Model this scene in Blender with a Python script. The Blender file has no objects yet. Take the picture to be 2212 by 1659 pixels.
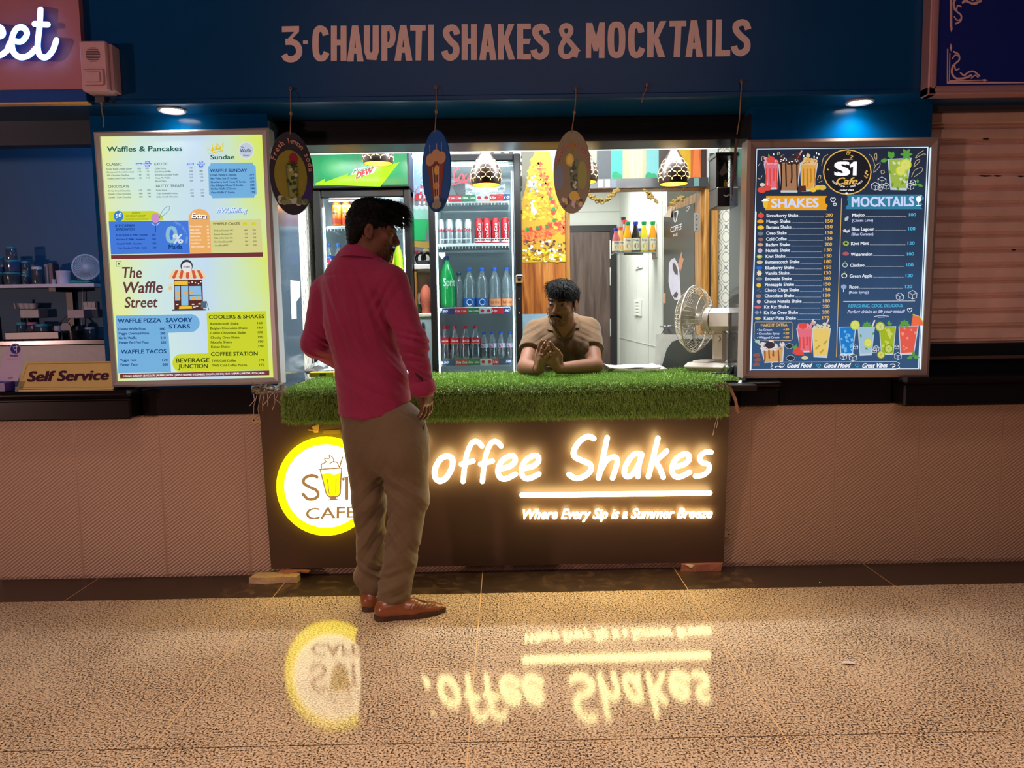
import bpy, math, random
import numpy as np
from mathutils import Vector, Matrix

# --- camera, world, lights, exposure
S = bpy.context.scene
COL = S.collection
rnd = random.Random(7)
IW, IH, F = 2212.0, 1659.0, 1660.0
CAM = np.array([0.0, -3.75, 1.29])
_y = np.array([-16.0, -159.5, F]); _y /= np.linalg.norm(_y)
_d = np.array([0.0165, 1.0, 0.0]); _d -= _y * _d.dot(_y); _d /= np.linalg.norm(_d)
_z = -_d
_x = np.cross(_y, _z)
W2C = np.stack([_x, _y, _z], axis=1)          # world -> (right, down, forward)
cam_data = bpy.data.cameras.new('camera'); cam = bpy.data.objects.new('camera', cam_data); COL.objects.link(cam)
cam_data.sensor_width = 36.0; cam_data.lens = F / IW * 36.0; cam_data.clip_start = 0.05
_R = np.stack([W2C[0], -W2C[1], -W2C[2]], axis=1)
cam.matrix_world = Matrix([[*_R[0], CAM[0]], [*_R[1], CAM[1]], [*_R[2], CAM[2]], [0, 0, 0, 1]])
S.camera = cam

def lin(c):
  r = []
  for v in c[:3]:
    v = v / 255.0
    r.append(v / 12.92 if v <= 0.04045 else ((v + 0.055) / 1.055) ** 2.4)
  return r

world = bpy.data.worlds.new('world'); S.world = world; world.use_nodes = True
world.node_tree.nodes['Background'].inputs[0].default_value = (0.5, 0.62, 1.0, 1)
world.node_tree.nodes['Background'].inputs[1].default_value = 0.018

def area(name, loc, target, sx, sy, energy, color, spread=None):
  d = bpy.data.lights.new(name, 'AREA'); d.shape = 'RECTANGLE'; d.size = sx; d.size_y = sy
  d.energy = energy; d.color = color
  if spread: d.spread = spread
  o = bpy.data.objects.new(name, d); COL.objects.link(o); o.location = loc
  o.rotation_euler = (Vector(target) - Vector(loc)).to_track_quat('-Z', 'Y').to_euler()
  return o
def spot(name, loc, target, energy, color, angle, blend=0.6, r=0.03):
  d = bpy.data.lights.new(name, 'SPOT'); d.energy = energy; d.color = color
  d.spot_size = math.radians(angle); d.spot_blend = blend; d.shadow_soft_size = r
  o = bpy.data.objects.new(name, d); COL.objects.link(o); o.location = loc
  o.rotation_euler = (Vector(target) - Vector(loc)).to_track_quat('-Z', 'Y').to_euler()
  return o
def point(name, loc, energy, color, r=0.03):
  d = bpy.data.lights.new(name, 'POINT'); d.energy = energy; d.color = color; d.shadow_soft_size = r
  o = bpy.data.objects.new(name, d); COL.objects.link(o); o.location = loc
  return o
# warm concourse lamp behind the viewer, a lit shopfront off to the left, the kiosk's own ceiling tubes
area('concourse_lamp', (0.3, -6.6, 4.3), (0.0, -0.6, 0.6), 5.0, 2.0, 46, (1.0, 0.60, 0.60))
area('concourse_floor_fill', (0.2, -2.7, 4.6), (0.2, -2.5, 0.0), 5.0, 1.6, 58, (1.0, 0.72, 0.54), math.radians(74))  # unseen overhead fill, added to brighten the floor
area('opposite_shop_lamp', (-7.4, -6.6, 1.15), (0.6, 0.0, 0.7), 0.3, 0.3, 175, (1.0, 0.58, 0.52))
area('kiosk_tube', (0.15, 0.62, 2.62), (0.15, 0.75, 0.0), 2.2, 0.25, 58, (0.90, 0.97, 1.0))
area('opening_led_strip', (0.04, 0.42, 2.20), (0.04, 0.30, 0.9), 2.1, 0.06, 50, (0.93, 0.98, 1.0))
area('store_room_tube', (0.6, 3.2, 2.70), (0.6, 3.2, 0.0), 0.9, 1.6, 62, (0.97, 1.0, 0.97))
area('waffle_kitchen_bounce_fill', (-1.9, 0.35, 2.45), (-2.2, 1.1, 1.1), 0.9, 0.2, 17, (0.26, 0.52, 1.0))  # unseen fill added in place of blue light bounced off the soffit
S.view_settings.view_transform = 'Standard'; S.view_settings.look = 'None'
S.view_settings.exposure = 0.0; S.view_settings.gamma = 1.0
S.view_settings.use_curve_mapping = False
S.cycles.use_denoising = True
S.cycles.max_bounces = 7; S.cycles.diffuse_bounces = 3; S.cycles.glossy_bounces = 3
S.cycles.transmission_bounces = 4; S.cycles.transparent_max_bounces = 10
S.cycles.sample_clamp_indirect = 6.0
S.cycles.caustics_reflective = False; S.cycles.caustics_refractive = False

# --- picture <-> place
def ray(px, py):
  c = np.array([px - IW / 2, py - IH / 2, F])
  d = W2C.T @ c
  return d / d[1]                          # per metre of depth along +Y
def Q(px, py, D):                            # point at depth D (metres in front of the viewer)
  return CAM + ray(px, py) * D
def QY(px, py, Y):
  return Q(px, py, Y - CAM[1])
def ground(px, py, z=0.0):
  d = ray(px, py)
  return CAM + d * ((z - CAM[2]) / d[2])
def proj(p):
  c = W2C @ (np.asarray(p) - CAM)
  return c[0] / c[2] * F + IW / 2, c[1] / c[2] * F + IH / 2

class Plane:                                 # a real surface; points on it looked up along the line of sight
  def __init__(self, p0, n):
    self.p0 = np.asarray(p0, float); self.n = np.asarray(n, float) / np.linalg.norm(n)
  def P(self, px, py, off=0.0):
    d = ray(px, py)
    t = (self.p0 + self.n * off - CAM).dot(self.n) / d.dot(self.n)
    return CAM + d * t
class LPlane:                                # a surface with its own axes in metres
  def __init__(self, o, U, V):
    self.o = np.asarray(o, float); self.U = np.asarray(U, float); self.V = np.asarray(V, float)
    self.n = np.cross(self.U, self.V); self.n /= np.linalg.norm(self.n)
  def P(self, u, v, off=0.0):
    return self.o + self.U * u + self.V * v + self.n * off
def YP(Y): return Plane((0, Y, 0), (0, -1, 0))

# --- materials
MATS = {}
def _nodes(name):
  m = bpy.data.materials.new(name); m.use_nodes = True
  nt = m.node_tree; b = nt.nodes['Principled BSDF']
  return m, nt, b
def N(nt, t, **kw):
  n = nt.nodes.new(t)
  for k, v in kw.items():
    if k in n.inputs.keys(): n.inputs[k].default_value = v
    else: setattr(n, k, v)
  return n
def objco(nt, scale=(1, 1, 1), rot=(0, 0, 0), loc=(0, 0, 0)):
  tc = N(nt, 'ShaderNodeTexCoord'); mp = N(nt, 'ShaderNodeMapping')
  mp.inputs['Scale'].default_value = scale; mp.inputs['Rotation'].default_value = rot; mp.inputs['Location'].default_value = loc
  nt.links.new(tc.outputs['Object'], mp.inputs[0]); return mp.outputs[0]
def worldco(nt, scale=(1, 1, 1), rot=(0, 0, 0), loc=(0, 0, 0)):
  tc = N(nt, 'ShaderNodeNewGeometry'); mp = N(nt, 'ShaderNodeMapping')
  mp.inputs['Scale'].default_value = scale; mp.inputs['Rotation'].default_value = rot; mp.inputs['Location'].default_value = loc
  nt.links.new(tc.outputs['Position'], mp.inputs[0]); return mp.outputs[0]
def mixc(nt, fac, a, b):
  n = N(nt, 'ShaderNodeMix', data_type='RGBA')
  L = nt.links.new
  if hasattr(fac, 'links'): L(fac, n.inputs[0])
  else: n.inputs[0].default_value = fac
  for i, v in ((6, a), (7, b)):
    if hasattr(v, 'links'): L(v, n.inputs[i])
    else: n.inputs[i].default_value = (*v, 1)
  return n.outputs[2]
def math_(nt, op, a, b=0.0, c=0.0):
  n = N(nt, 'ShaderNodeMath', operation=op)
  for i, v in enumerate((a, b, c)):
    if hasattr(v, 'links'): nt.links.new(v, n.inputs[i])
    else: n.inputs[i].default_value = v
  return n.outputs[0]
def ramp(nt, fac, stops):
  n = N(nt, 'ShaderNodeValToRGB'); cr = n.color_ramp
  while len(cr.elements) < len(stops): cr.elements.new(0.5)
  for e, (p, c) in zip(cr.elements, stops):
    e.position = p; e.color = (*c, 1)
  nt.links.new(fac, n.inputs[0]); return n.outputs[0]
def bump(nt, b, h, strength=0.3, dist=0.002):
  n = N(nt, 'ShaderNodeBump'); n.inputs['Strength'].default_value = strength; n.inputs['Distance'].default_value = dist
  nt.links.new(h, n.inputs['Height']); nt.links.new(n.outputs[0], b.inputs['Normal'])

def M(name, rgb, rough=0.5, metal=0.0, emit=0.0, ecol=None, var=0.10, scale=30.0, bmp=0.0, spec=0.5, sss=0.0, coat=0.0, sheen=0.0):
  if name in MATS: return MATS[name]
  m, nt, b = _nodes(name)
  c = lin(rgb)
  co = objco(nt)
  nz = N(nt, 'ShaderNodeTexNoise'); nz.inputs['Scale'].default_value = scale; nz.inputs['Detail'].default_value = 3
  nt.links.new(co, nz.inputs['Vector'])
  if emit == 0 or var > 0.1:
    col = mixc(nt, nz.outputs['Fac'], [v * (1 - var * 1.6) for v in c], [min(1, v * (1 + var * 1.6)) for v in c])
    nt.links.new(col, b.inputs['Base Color'])
  else:
    b.inputs['Base Color'].default_value = (*c, 1)
  b.inputs['Roughness'].default_value = rough; b.inputs['Metallic'].default_value = metal
  b.inputs['Specular IOR Level'].default_value = spec
  if coat: b.inputs['Coat Weight'].default_value = coat; b.inputs['Coat Roughness'].default_value = 0.06
  if sheen: b.inputs['Sheen Weight'].default_value = sheen
  if sss:
    b.inputs['Subsurface Weight'].default_value = sss; b.inputs['Subsurface Radius'].default_value = (0.01, 0.004, 0.002)
  if emit:
    e = lin(ecol) if ecol else c
    b.inputs['Emission Color'].default_value = (*e, 1); b.inputs['Emission Strength'].default_value = emit
    if not ecol: b.inputs['Base Color'].default_value = (*[v * 0.25 for v in c], 1)
  if bmp: bump(nt, b, nz.outputs['Fac'], bmp, 0.003)
  MATS[name] = m
  return m
def pr(rgb, k=0.78):                          # backlit print ink
  return M('backlit_ink_%d_%d_%d' % tuple(rgb), rgb, rough=0.12, emit=k, var=0.0)
def ink(rgb):                                 # ordinary printed ink
  return M('ink_%d_%d_%d' % tuple(rgb), rgb, rough=0.4, var=0.05)
def glassy(name, tint, refl=0.12, rough=0.02, opac=0.0, ocol=(255, 255, 255)):
  if name in MATS: return MATS[name]
  m = bpy.data.materials.new(name); m.use_nodes = True; nt = m.node_tree; nt.nodes.clear()
  out = N(nt, 'ShaderNodeOutputMaterial'); tr = N(nt, 'ShaderNodeBsdfTransparent'); gl = N(nt, 'ShaderNodeBsdfGlossy')
  tr.inputs[0].default_value = (*lin(tint), 1); gl.inputs['Roughness'].default_value = rough
  lw = N(nt, 'ShaderNodeLayerWeight'); lw.inputs['Blend'].default_value = 0.25
  mx = N(nt, 'ShaderNodeMixShader')
  f = math_(nt, 'MULTIPLY_ADD', lw.outputs['Facing'], 0.55, refl)
  f = math_(nt, 'MINIMUM', f, 0.9)
  nt.links.new(f, mx.inputs[0]); nt.links.new(tr.outputs[0], mx.inputs[1]); nt.links.new(gl.outputs[0], mx.inputs[2])
  last = mx.outputs[0]
  if opac:
    df = N(nt, 'ShaderNodeBsdfDiffuse'); df.inputs[0].default_value = (*lin(ocol), 1)
    m2 = N(nt, 'ShaderNodeMixShader'); m2.inputs[0].default_value = opac
    nt.links.new(last, m2.inputs[1]); nt.links.new(df.outputs[0], m2.inputs[2]); last = m2.outputs[0]
  nt.links.new(last, out.inputs[0]); MATS[name] = m
  return m

# --- mesh building
class MB:
  def __init__(self): self.inc = 0; self.v = []; self.f = []; self.m = []; self.mats = []; self.n = 0
  def mi(self, mat):
    if mat not in self.mats: self.mats.append(mat)
    return self.mats.index(mat)
  def add(self, verts, faces, mat):
    i = self.mi(mat); o = self.n
    self.v.extend([tuple(p) for p in verts]); self.n += len(verts)
    for f in faces: self.f.append(tuple(k + o for k in f)); self.m.append(i)
    return self
  def box(self, c, s, mat, rz=0.0, bev=0.0, taper=1.0):
    x, y, z = s[0] / 2, s[1] / 2, s[2] / 2
    if bev <= 0:
      vs = [(-x, -y, -z), (x, -y, -z), (x, y, -z), (-x, y, -z), (-x * taper, -y * taper, z), (x * taper, -y * taper, z), (x * taper, y * taper, z), (-x * taper, y * taper, z)]
      fs = [(3, 2, 1, 0), (4, 5, 6, 7), (0, 1, 5, 4), (1, 2, 6, 5), (2, 3, 7, 6), (3, 0, 4, 7)]
    else:
      b = min(bev, x * .95, y * .95, z * .95)
      vs = []; fs = []
      lv = [(-z, x - b, y - b), (-z + b, x, y), (z - b, x, y), (z, x - b, y - b)]
      for (zz, xx, yy) in lv:
        c_ = b if abs(xx - x) < 1e-9 else b * 0.5
        vs += [(-xx + c_, -yy, zz), (xx - c_, -yy, zz), (xx, -yy + c_, zz), (xx, yy - c_, zz), (xx - c_, yy, zz), (-xx + c_, yy, zz), (-xx, yy - c_, zz), (-xx, -yy + c_, zz)]
      for l in range(3):
        for k in range(8):
          a = l * 8 + k; d = l * 8 + (k + 1) % 8
          fs.append((a, d, d + 8, a + 8))
      fs.append(tuple(range(7, -1, -1))); fs.append(tuple(range(24, 32)))
    cs, sn = math.cos(rz), math.sin(rz)
    vs = [(c[0] + p[0] * cs - p[1] * sn, c[1] + p[0] * sn + p[1] * cs, c[2] + p[2]) for p in vs]
    return self.add(vs, fs, mat)
  def bx(self, x0, x1, y0, y1, z0, z1, mat, bev=0.0):
    return self.box(((x0 + x1) / 2, (y0 + y1) / 2, (z0 + z1) / 2), (abs(x1 - x0), abs(y1 - y0), abs(z1 - z0)), mat, bev=bev)
  def lathe(self, c, prof, mat, n=20, axis=(0, 0, 1), caps=True, a0=0.0):
    ax = np.asarray(axis, float); ax /= np.linalg.norm(ax)
    t = np.array([1.0, 0, 0]) if abs(ax[0]) < 0.9 else np.array([0, 1.0, 0])
    u = np.cross(ax, t); u /= np.linalg.norm(u); w = np.cross(ax, u); c = np.asarray(c, float)
    vs = []; fs = []
    for (r, h) in prof:
      for k in range(n):
        a = a0 + 2 * math.pi * k / n
        vs.append(c + ax * h + (u * math.cos(a) + w * math.sin(a)) * r)
    for i in range(len(prof) - 1):
      for k in range(n):
        a = i * n + k; b = i * n + (k + 1) % n
        fs.append((a, b, b + n, a + n))
    if caps:
      if prof[0][0] > 1e-6: fs.append(tuple(range(n - 1, -1, -1)))
      if prof[-1][0] > 1e-6: fs.append(tuple(range((len(prof) - 1) * n, len(prof) * n)))
    return self.add(vs, fs, mat)
  def tube(self, pts, r, mat, n=8, closed=False, caps=True):
    P = [np.asarray(p, float) for p in pts]; m = len(P)
    rs = r if hasattr(r, '__len__') else [r] * m
    vs = []; fs = []; prev = None
    for i in range(m):
      if closed: t = P[(i + 1) % m] - P[i - 1]
      else: t = P[min(i + 1, m - 1)] - P[max(i - 1, 0)]
      t = t / (np.linalg.norm(t) + 1e-12)
      if prev is None:
        q = np.array([0, 0, 1.0]) if abs(t[2]) < 0.9 else np.array([1.0, 0, 0])
        u = np.cross(t, q)
      else: u = prev - t * prev.dot(t)
      u /= np.linalg.norm(u) + 1e-12; prev = u; w = np.cross(t, u)
      for k in range(n):
        a = 2 * math.pi * k / n
        vs.append(P[i] + (u * math.cos(a) + w * math.sin(a)) * rs[i])
    last = m if closed else m - 1
    for i in range(last):
      for k in range(n):
        a = i * n + k; b = i * n + (k + 1) % n; j = ((i + 1) % m) * n
        fs.append((a, b, j + (k + 1) % n, j + k))
    if caps and not closed:
      fs.append(tuple(range(n - 1, -1, -1))); fs.append(tuple(range((m - 1) * n, m * n)))
    return self.add(vs, fs, mat)
  def ball(self, c, r, mat, n=12, m=8):
    r = r if hasattr(r, '__len__') else (r, r, r)
    vs = []; fs = []
    for i in range(m + 1):
      th = math.pi * i / m
      for k in range(n):
        a = 2 * math.pi * k / n
        vs.append((c[0] + r[0] * math.sin(th) * math.cos(a), c[1] + r[1] * math.sin(th) * math.sin(a), c[2] - r[2] * math.cos(th)))
    for i in range(m):
      for k in range(n):
        a = i * n + k; b = i * n + (k + 1) % n
        fs.append((a, b, b + n, a + n))
    return self.add(vs, fs, mat)
  # ---- flat shapes on a surface
  def poly(self, pts, pl, mat, off=0.001, depth=0.0):
    self.inc = (self.inc + 1) % 120; off += self.inc * 3e-6
    A = [pl.P(x, y, off) for x, y in pts]; n = len(A)
    ar = sum(pts[i][0] * pts[(i + 1) % n][1] - pts[(i + 1) % n][0] * pts[i][1] for i in range(n))
    fl = ar < 0 if isinstance(pl, LPlane) else ar > 0
    if fl: A = A[::-1]; pts = pts[::-1]
    if not depth: return self.add(A, [tuple(range(n))], mat)
    B = [pl.P(x, y, off - depth) for x, y in pts]
    fs = [tuple(range(n)), tuple(range(2 * n - 1, n - 1, -1))]
    for i in range(n):
      j = (i + 1) % n; fs.append((j, i, i + n, j + n))
    return self.add(A + B, fs, mat)
  def ell(self, cx, cy, rx, ry, pl, mat, off=0.001, n=28, depth=0.0, a0=0.0, a1=2 * math.pi, rot=0.0):
    full = abs(a1 - a0 - 2 * math.pi) < 1e-6
    k = n if full else n + 1
    pts = []
    for i in range(k):
      a = a0 + (a1 - a0) * i / n
      x, y = rx * math.cos(a), ry * math.sin(a)
      pts.append((cx + x * math.cos(rot) - y * math.sin(rot), cy + x * math.sin(rot) + y * math.cos(rot)))
    return self.poly(pts, pl, mat, off, depth)
  def stroke(self, pts, w, pl, mat, off=0.001, depth=0.0, smooth=True, closed=False, cap='round', taper=None):
    P = [np.array(p, float) for p in pts]
    if smooth and len(P) > 2:
      out = []; m = len(P); seg = range(m if closed else m - 1)
      for i in seg:
        p0 = P[i - 1] if (i > 0 or closed) else P[0]; p1 = P[i]; p2 = P[(i + 1) % m]
        p3 = P[(i + 2) % m] if (closed or i + 2 < m) else P[-1]
        for s in range(6):
          t = s / 6
          out.append(0.5 * ((2 * p1) + (-p0 + p2) * t + (2 * p0 - 5 * p1 + 4 * p2 - p3) * t * t + (-p0 + 3 * p1 - 3 * p2 + p3) * t ** 3))
      if not closed: out.append(P[-1])
      P = out
    m = len(P); L = []; R = []
    for i in range(m):
      a = P[i - 1] if (i > 0 or closed) else P[i]; b = P[(i + 1) % m] if (i < m - 1 or closed) else P[i]
      t = b - a; t = t / (np.linalg.norm(t) + 1e-9); nn = np.array([-t[1], t[0]])
      hw = w / 2 * (taper(i / max(1, m - 1)) if taper else 1)
      if not smooth and 0 < i < m - 1:
        t1 = (P[i] - P[i - 1]); t1 /= np.linalg.norm(t1); c_ = max(0.4, abs(t1.dot(t)))
        hw /= c_
      L.append(P[i] + nn * hw); R.append(P[i] - nn * hw)
    last = m if closed else m - 1
    for i in range(last):
      j = (i + 1) % m
      self.poly([tuple(L[i]), tuple(L[j]), tuple(R[j]), tuple(R[i])], pl, mat, off, depth)
    if cap == 'round' and not closed:
      for e in (0, m - 1):
        self.ell(P[e][0], P[e][1], w / 2 * (taper(float(e > 0)) if taper else 1) + 1e-4, w / 2 * (taper(float(e > 0)) if taper else 1) + 1e-4, pl, mat, off, 10, depth)
    return self
  def text(self, s, x0, y0, x1, h, pl, mat, off=0.0015, bold=0.0, shear=0.0, y1=None, sp=1.0):
    vs, fs, w, cap = glyphs(s, bold, shear, sp)
    A = pl.P(x0, y0, off); B = pl.P(x1, y0 if y1 is None else y1, off)
    up = -1 if isinstance(pl, Plane) else 1
    H = pl.P(x0, y0 + up * h, off) - A
    U = (B - A) / w; V = H / cap
    vv = [A + U * x + V * y + pl.n * z for x, y, z in vs]
    return self.add(vv, fs, mat)
  def arctext(self, s, cx, cy, rx, ry, a0, a1, h, pl, mat, off=0.0015, bold=0.0):
    n = len(s)
    for i, ch in enumerate(s):
      if ch == ' ': continue
      a = a0 + (a1 - a0) * (i + 0.5) / n
      vs, fs, w, cap = glyphs(ch, bold, 0.0, 1.0)
      k = h / cap
      dx, dy = -rx * math.sin(a), ry * math.cos(a)
      if a1 < a0: dx, dy = -dx, -dy
      t = np.array([dx, dy]); t /= np.linalg.norm(t); nn = np.array([-t[1], t[0]])
      if isinstance(pl, Plane): nn = -nn
      c = np.array([cx + rx * math.cos(a), cy + ry * math.sin(a)])
      P2 = [(*(c + t * (x - w / 2) * k + nn * y * k), z) for x, y, z in vs]
      self.add([pl.P(p[0], p[1], off + p[2]) for p in P2], fs, mat)
    return self

_GL = {}
def glyphs(s, bold=0.0, shear=0.0, sp=1.0):
  key = (s, bold, shear, sp)
  if key in _GL: return _GL[key]
  c = bpy.data.curves.new('t', 'FONT'); c.body = s; c.size = 1.0; c.shear = shear
  c.resolution_u = 3; c.fill_mode = 'FRONT'; c.space_character = sp
  o = bpy.data.objects.new('t', c); COL.objects.link(o)
  dg = bpy.context.evaluated_depsgraph_get(); dg.update()
  me = o.evaluated_get(dg).to_mesh()
  vs = [(v.co.x, v.co.y) for v in me.vertices]; fs = [tuple(p.vertices) for p in me.polygons]
  o.evaluated_get(dg).to_mesh_clear()
  bpy.data.objects.remove(o); bpy.data.curves.remove(c)
  if not vs: vs = [(0, 0), (.1, 0), (.1, .1)]; fs = []
  x0 = min(v[0] for v in vs); x1 = max(v[0] for v in vs)
  n = len(vs)                              # heavier weights: the outline laid down four times, slightly apart
  sh = [(0, 0)] if bold <= 0 else [(-bold, -bold * .5), (bold, -bold * .5), (-bold, bold * .5), (bold, bold * .5)]
  fs = [tuple(i + k * n for i in f) for k in range(len(sh)) for f in fs]
  vs = [(x - x0 + dx, y + dy, k * 2.5e-5) for k, (dx, dy) in enumerate(sh) for x, y in vs]
  _GL[key] = (vs, fs, max(1e-3, x1 - x0), 0.73)
  return _GL[key]

def link(name, me, parent=None, loc=None):
  o = bpy.data.objects.new(name, me); COL.objects.link(o)
  if loc is not None: o.location = loc
  if parent is not None: o.parent = parent
  return o
def wpos(o):
  p = Vector((0, 0, 0))
  while o is not None: p = p + o.location; o = o.parent
  return np.array(p)
def obj(name, mb, parent=None, smooth=False, origin=None, label=None, angle=40):
  V = np.array(mb.v, float)
  if origin is None:
    origin = np.array([(V[:, 0].min() + V[:, 0].max()) / 2, (V[:, 1].min() + V[:, 1].max()) / 2, V[:, 2].min()])
  origin = np.asarray(origin, float)
  me = bpy.data.meshes.new(name); me.from_pydata([tuple(p) for p in (V - origin)], [], mb.f)
  for m in mb.mats: me.materials.append(m)
  me.polygons.foreach_set('material_index', mb.m)
  if smooth:
    me.polygons.foreach_set('use_smooth', [True] * len(mb.f))
    try: me.set_sharp_from_angle(angle=math.radians(angle))
    except Exception: pass
  me.update()
  base = wpos(parent) if parent is not None else np.zeros(3)
  o = link(name, me, parent, tuple(origin - base))
  if label: o['label'] = label
  return o
def arrmesh(name, V, F4, mat, parent=None, smooth=True, origin=None):
  origin = np.asarray(origin if origin is not None else V.mean(0), float)
  me = bpy.data.meshes.new(name); me.from_pydata((V - origin).tolist(), [], F4.tolist())
  for m in (mat if isinstance(mat, (list, tuple)) else [mat]): me.materials.append(m)
  if smooth: me.polygons.foreach_set('use_smooth', [True] * len(me.polygons))
  me.update()
  base = wpos(parent) if parent is not None else np.zeros(3)
  return link(name, me, parent, tuple(origin - base))
def tag(o, label, cat, group=None, kind=None):
  o['label'] = label; o['category'] = cat
  if group: o['group'] = group
  if kind: o['kind'] = kind
  return o
def thing(name, label, cat, loc, group=None):
  o = bpy.data.objects.new(name, None); COL.objects.link(o); o.empty_display_size = 0.05
  o.location = tuple(float(v) for v in loc)
  return tag(o, label, cat, group)
def struct(name, mb, parent=None, smooth=False, label=None, cat=None, origin=None):
  o = obj(name, mb, parent, smooth, origin=origin)
  if parent is None:
    o['kind'] = 'structure'
    o['label'] = label; o['category'] = cat
  return o
def dup(root, loc, label=None, group=None):
  r = root.copy(); COL.objects.link(r); r.location = tuple(float(v) for v in loc)
  if label: r['label'] = label
  if group: r['group'] = group
  for ch in list(root.children):
    c = ch.copy(); COL.objects.link(c); c.parent = r
    for g in list(ch.children):
      d = g.copy(); COL.objects.link(d); d.parent = c
  return r
ORD = ['first', 'second', 'third', 'fourth', 'fifth', 'sixth', 'seventh', 'eighth', 'ninth', 'tenth']
# --- surface materials of the setting
def mat_floor():
  m, nt, b = _nodes('speckled_granite'); L = nt.links.new
  co = worldco(nt)
  n1 = N(nt, 'ShaderNodeTexNoise'); n1.inputs['Scale'].default_value = 135; n1.inputs['Detail'].default_value = 4; n1.inputs['Roughness'].default_value = 0.68
  L(co, n1.inputs['Vector'])
  n2 = N(nt, 'ShaderNodeTexNoise'); n2.inputs['Scale'].default_value = 3.0; n2.inputs['Detail'].default_value = 3; L(co, n2.inputs['Vector'])
  f = math_(nt, 'MULTIPLY_ADD', n2.outputs['Fac'], 0.10, -0.05); f = math_(nt, 'ADD', n1.outputs['Fac'], f)
  col = ramp(nt, f, [(0.385, lin((40, 30, 27))), (0.44, lin((98, 78, 65))), (0.48, lin((186, 160, 134))), (0.62, lin((226, 204, 176)))])
  sp = N(nt, 'ShaderNodeSeparateXYZ'); L(co, sp.inputs[0])
  fx = math_(nt, 'PINGPONG', math_(nt, 'ADD', sp.outputs[0], 0.130 + 951.0), 0.4755)
  jx = math_(nt, 'LESS_THAN', fx, 0.0017)
  jy = math_(nt, 'LESS_THAN', math_(nt, 'ABSOLUTE', math_(nt, 'ADD', sp.outputs[1], 1.554)), 0.0018)
  jy2 = math_(nt, 'LESS_THAN', math_(nt, 'ABSOLUTE', math_(nt, 'ADD', sp.outputs[1], 2.70)), 0.0018)
  col = mixc(nt, jx, col, lin((228, 190, 140)))
  col = mixc(nt, math_(nt, 'MAXIMUM', jy, jy2), col, lin((70, 48, 36)))
  L(col, b.inputs['Base Color'])
  L(math_(nt, 'MULTIPLY_ADD', n2.outputs['Fac'], 0.06, 0.04), b.inputs['Roughness'])
  b.inputs['Specular IOR Level'].default_value = 0.22
  bump(nt, b, n1.outputs['Fac'], 0.018, 0.002)
  return m
def mat_strip():
  m, nt, b = _nodes('dark_granite_strip'); L = nt.links.new
  co = worldco(nt)
  n1 = N(nt, 'ShaderNodeTexNoise'); n1.inputs['Scale'].default_value = 240; L(co, n1.inputs['Vector'])
  n2 = N(nt, 'ShaderNodeTexNoise'); n2.inputs['Scale'].default_value = 9; n2.inputs['Detail'].default_value = 9; n2.inputs['Distortion'].default_value = 2.2; L(co, n2.inputs['Vector'])
  base = mixc(nt, n1.outputs['Fac'], lin((38, 28, 24)), lin((66, 50, 42)))
  dirt = ramp(nt, n2.outputs['Fac'], [(0.52, (0, 0, 0)), (0.72, (1, 1, 1))])
  sp = N(nt, 'ShaderNodeSeparateXYZ'); L(co, sp.inputs[0])
  near = math_(nt, 'LESS_THAN', math_(nt, 'ABSOLUTE', math_(nt, 'ADD', sp.outputs[0], 0.1)), 1.25)
  dirt = math_(nt, 'MULTIPLY', math_(nt, 'MULTIPLY', dirt, near), 0.32)
  col = mixc(nt, dirt, base, lin((150, 118, 80)))
  fx = math_(nt, 'PINGPONG', math_(nt, 'ADD', sp.outputs[0], 0.130 + 951.0), 0.4755)
  col = mixc(nt, math_(nt, 'LESS_THAN', fx, 0.0017), col, lin((205, 165, 120)))
  L(col, b.inputs['Base Color']); b.inputs['Roughness'].default_value = 0.32
  return m
TJX = [float(Q(x, y, 3.72)[0]) for x, y in ((170.5, 1085), (352, 1072), (530, 1072), (1782, 1047), (1961, 1048), (2146, 1048))]
TJP = (TJX[5] - TJX[3] + TJX[2] - TJX[0]) / 4; TJ0 = -TJX[1]
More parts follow.
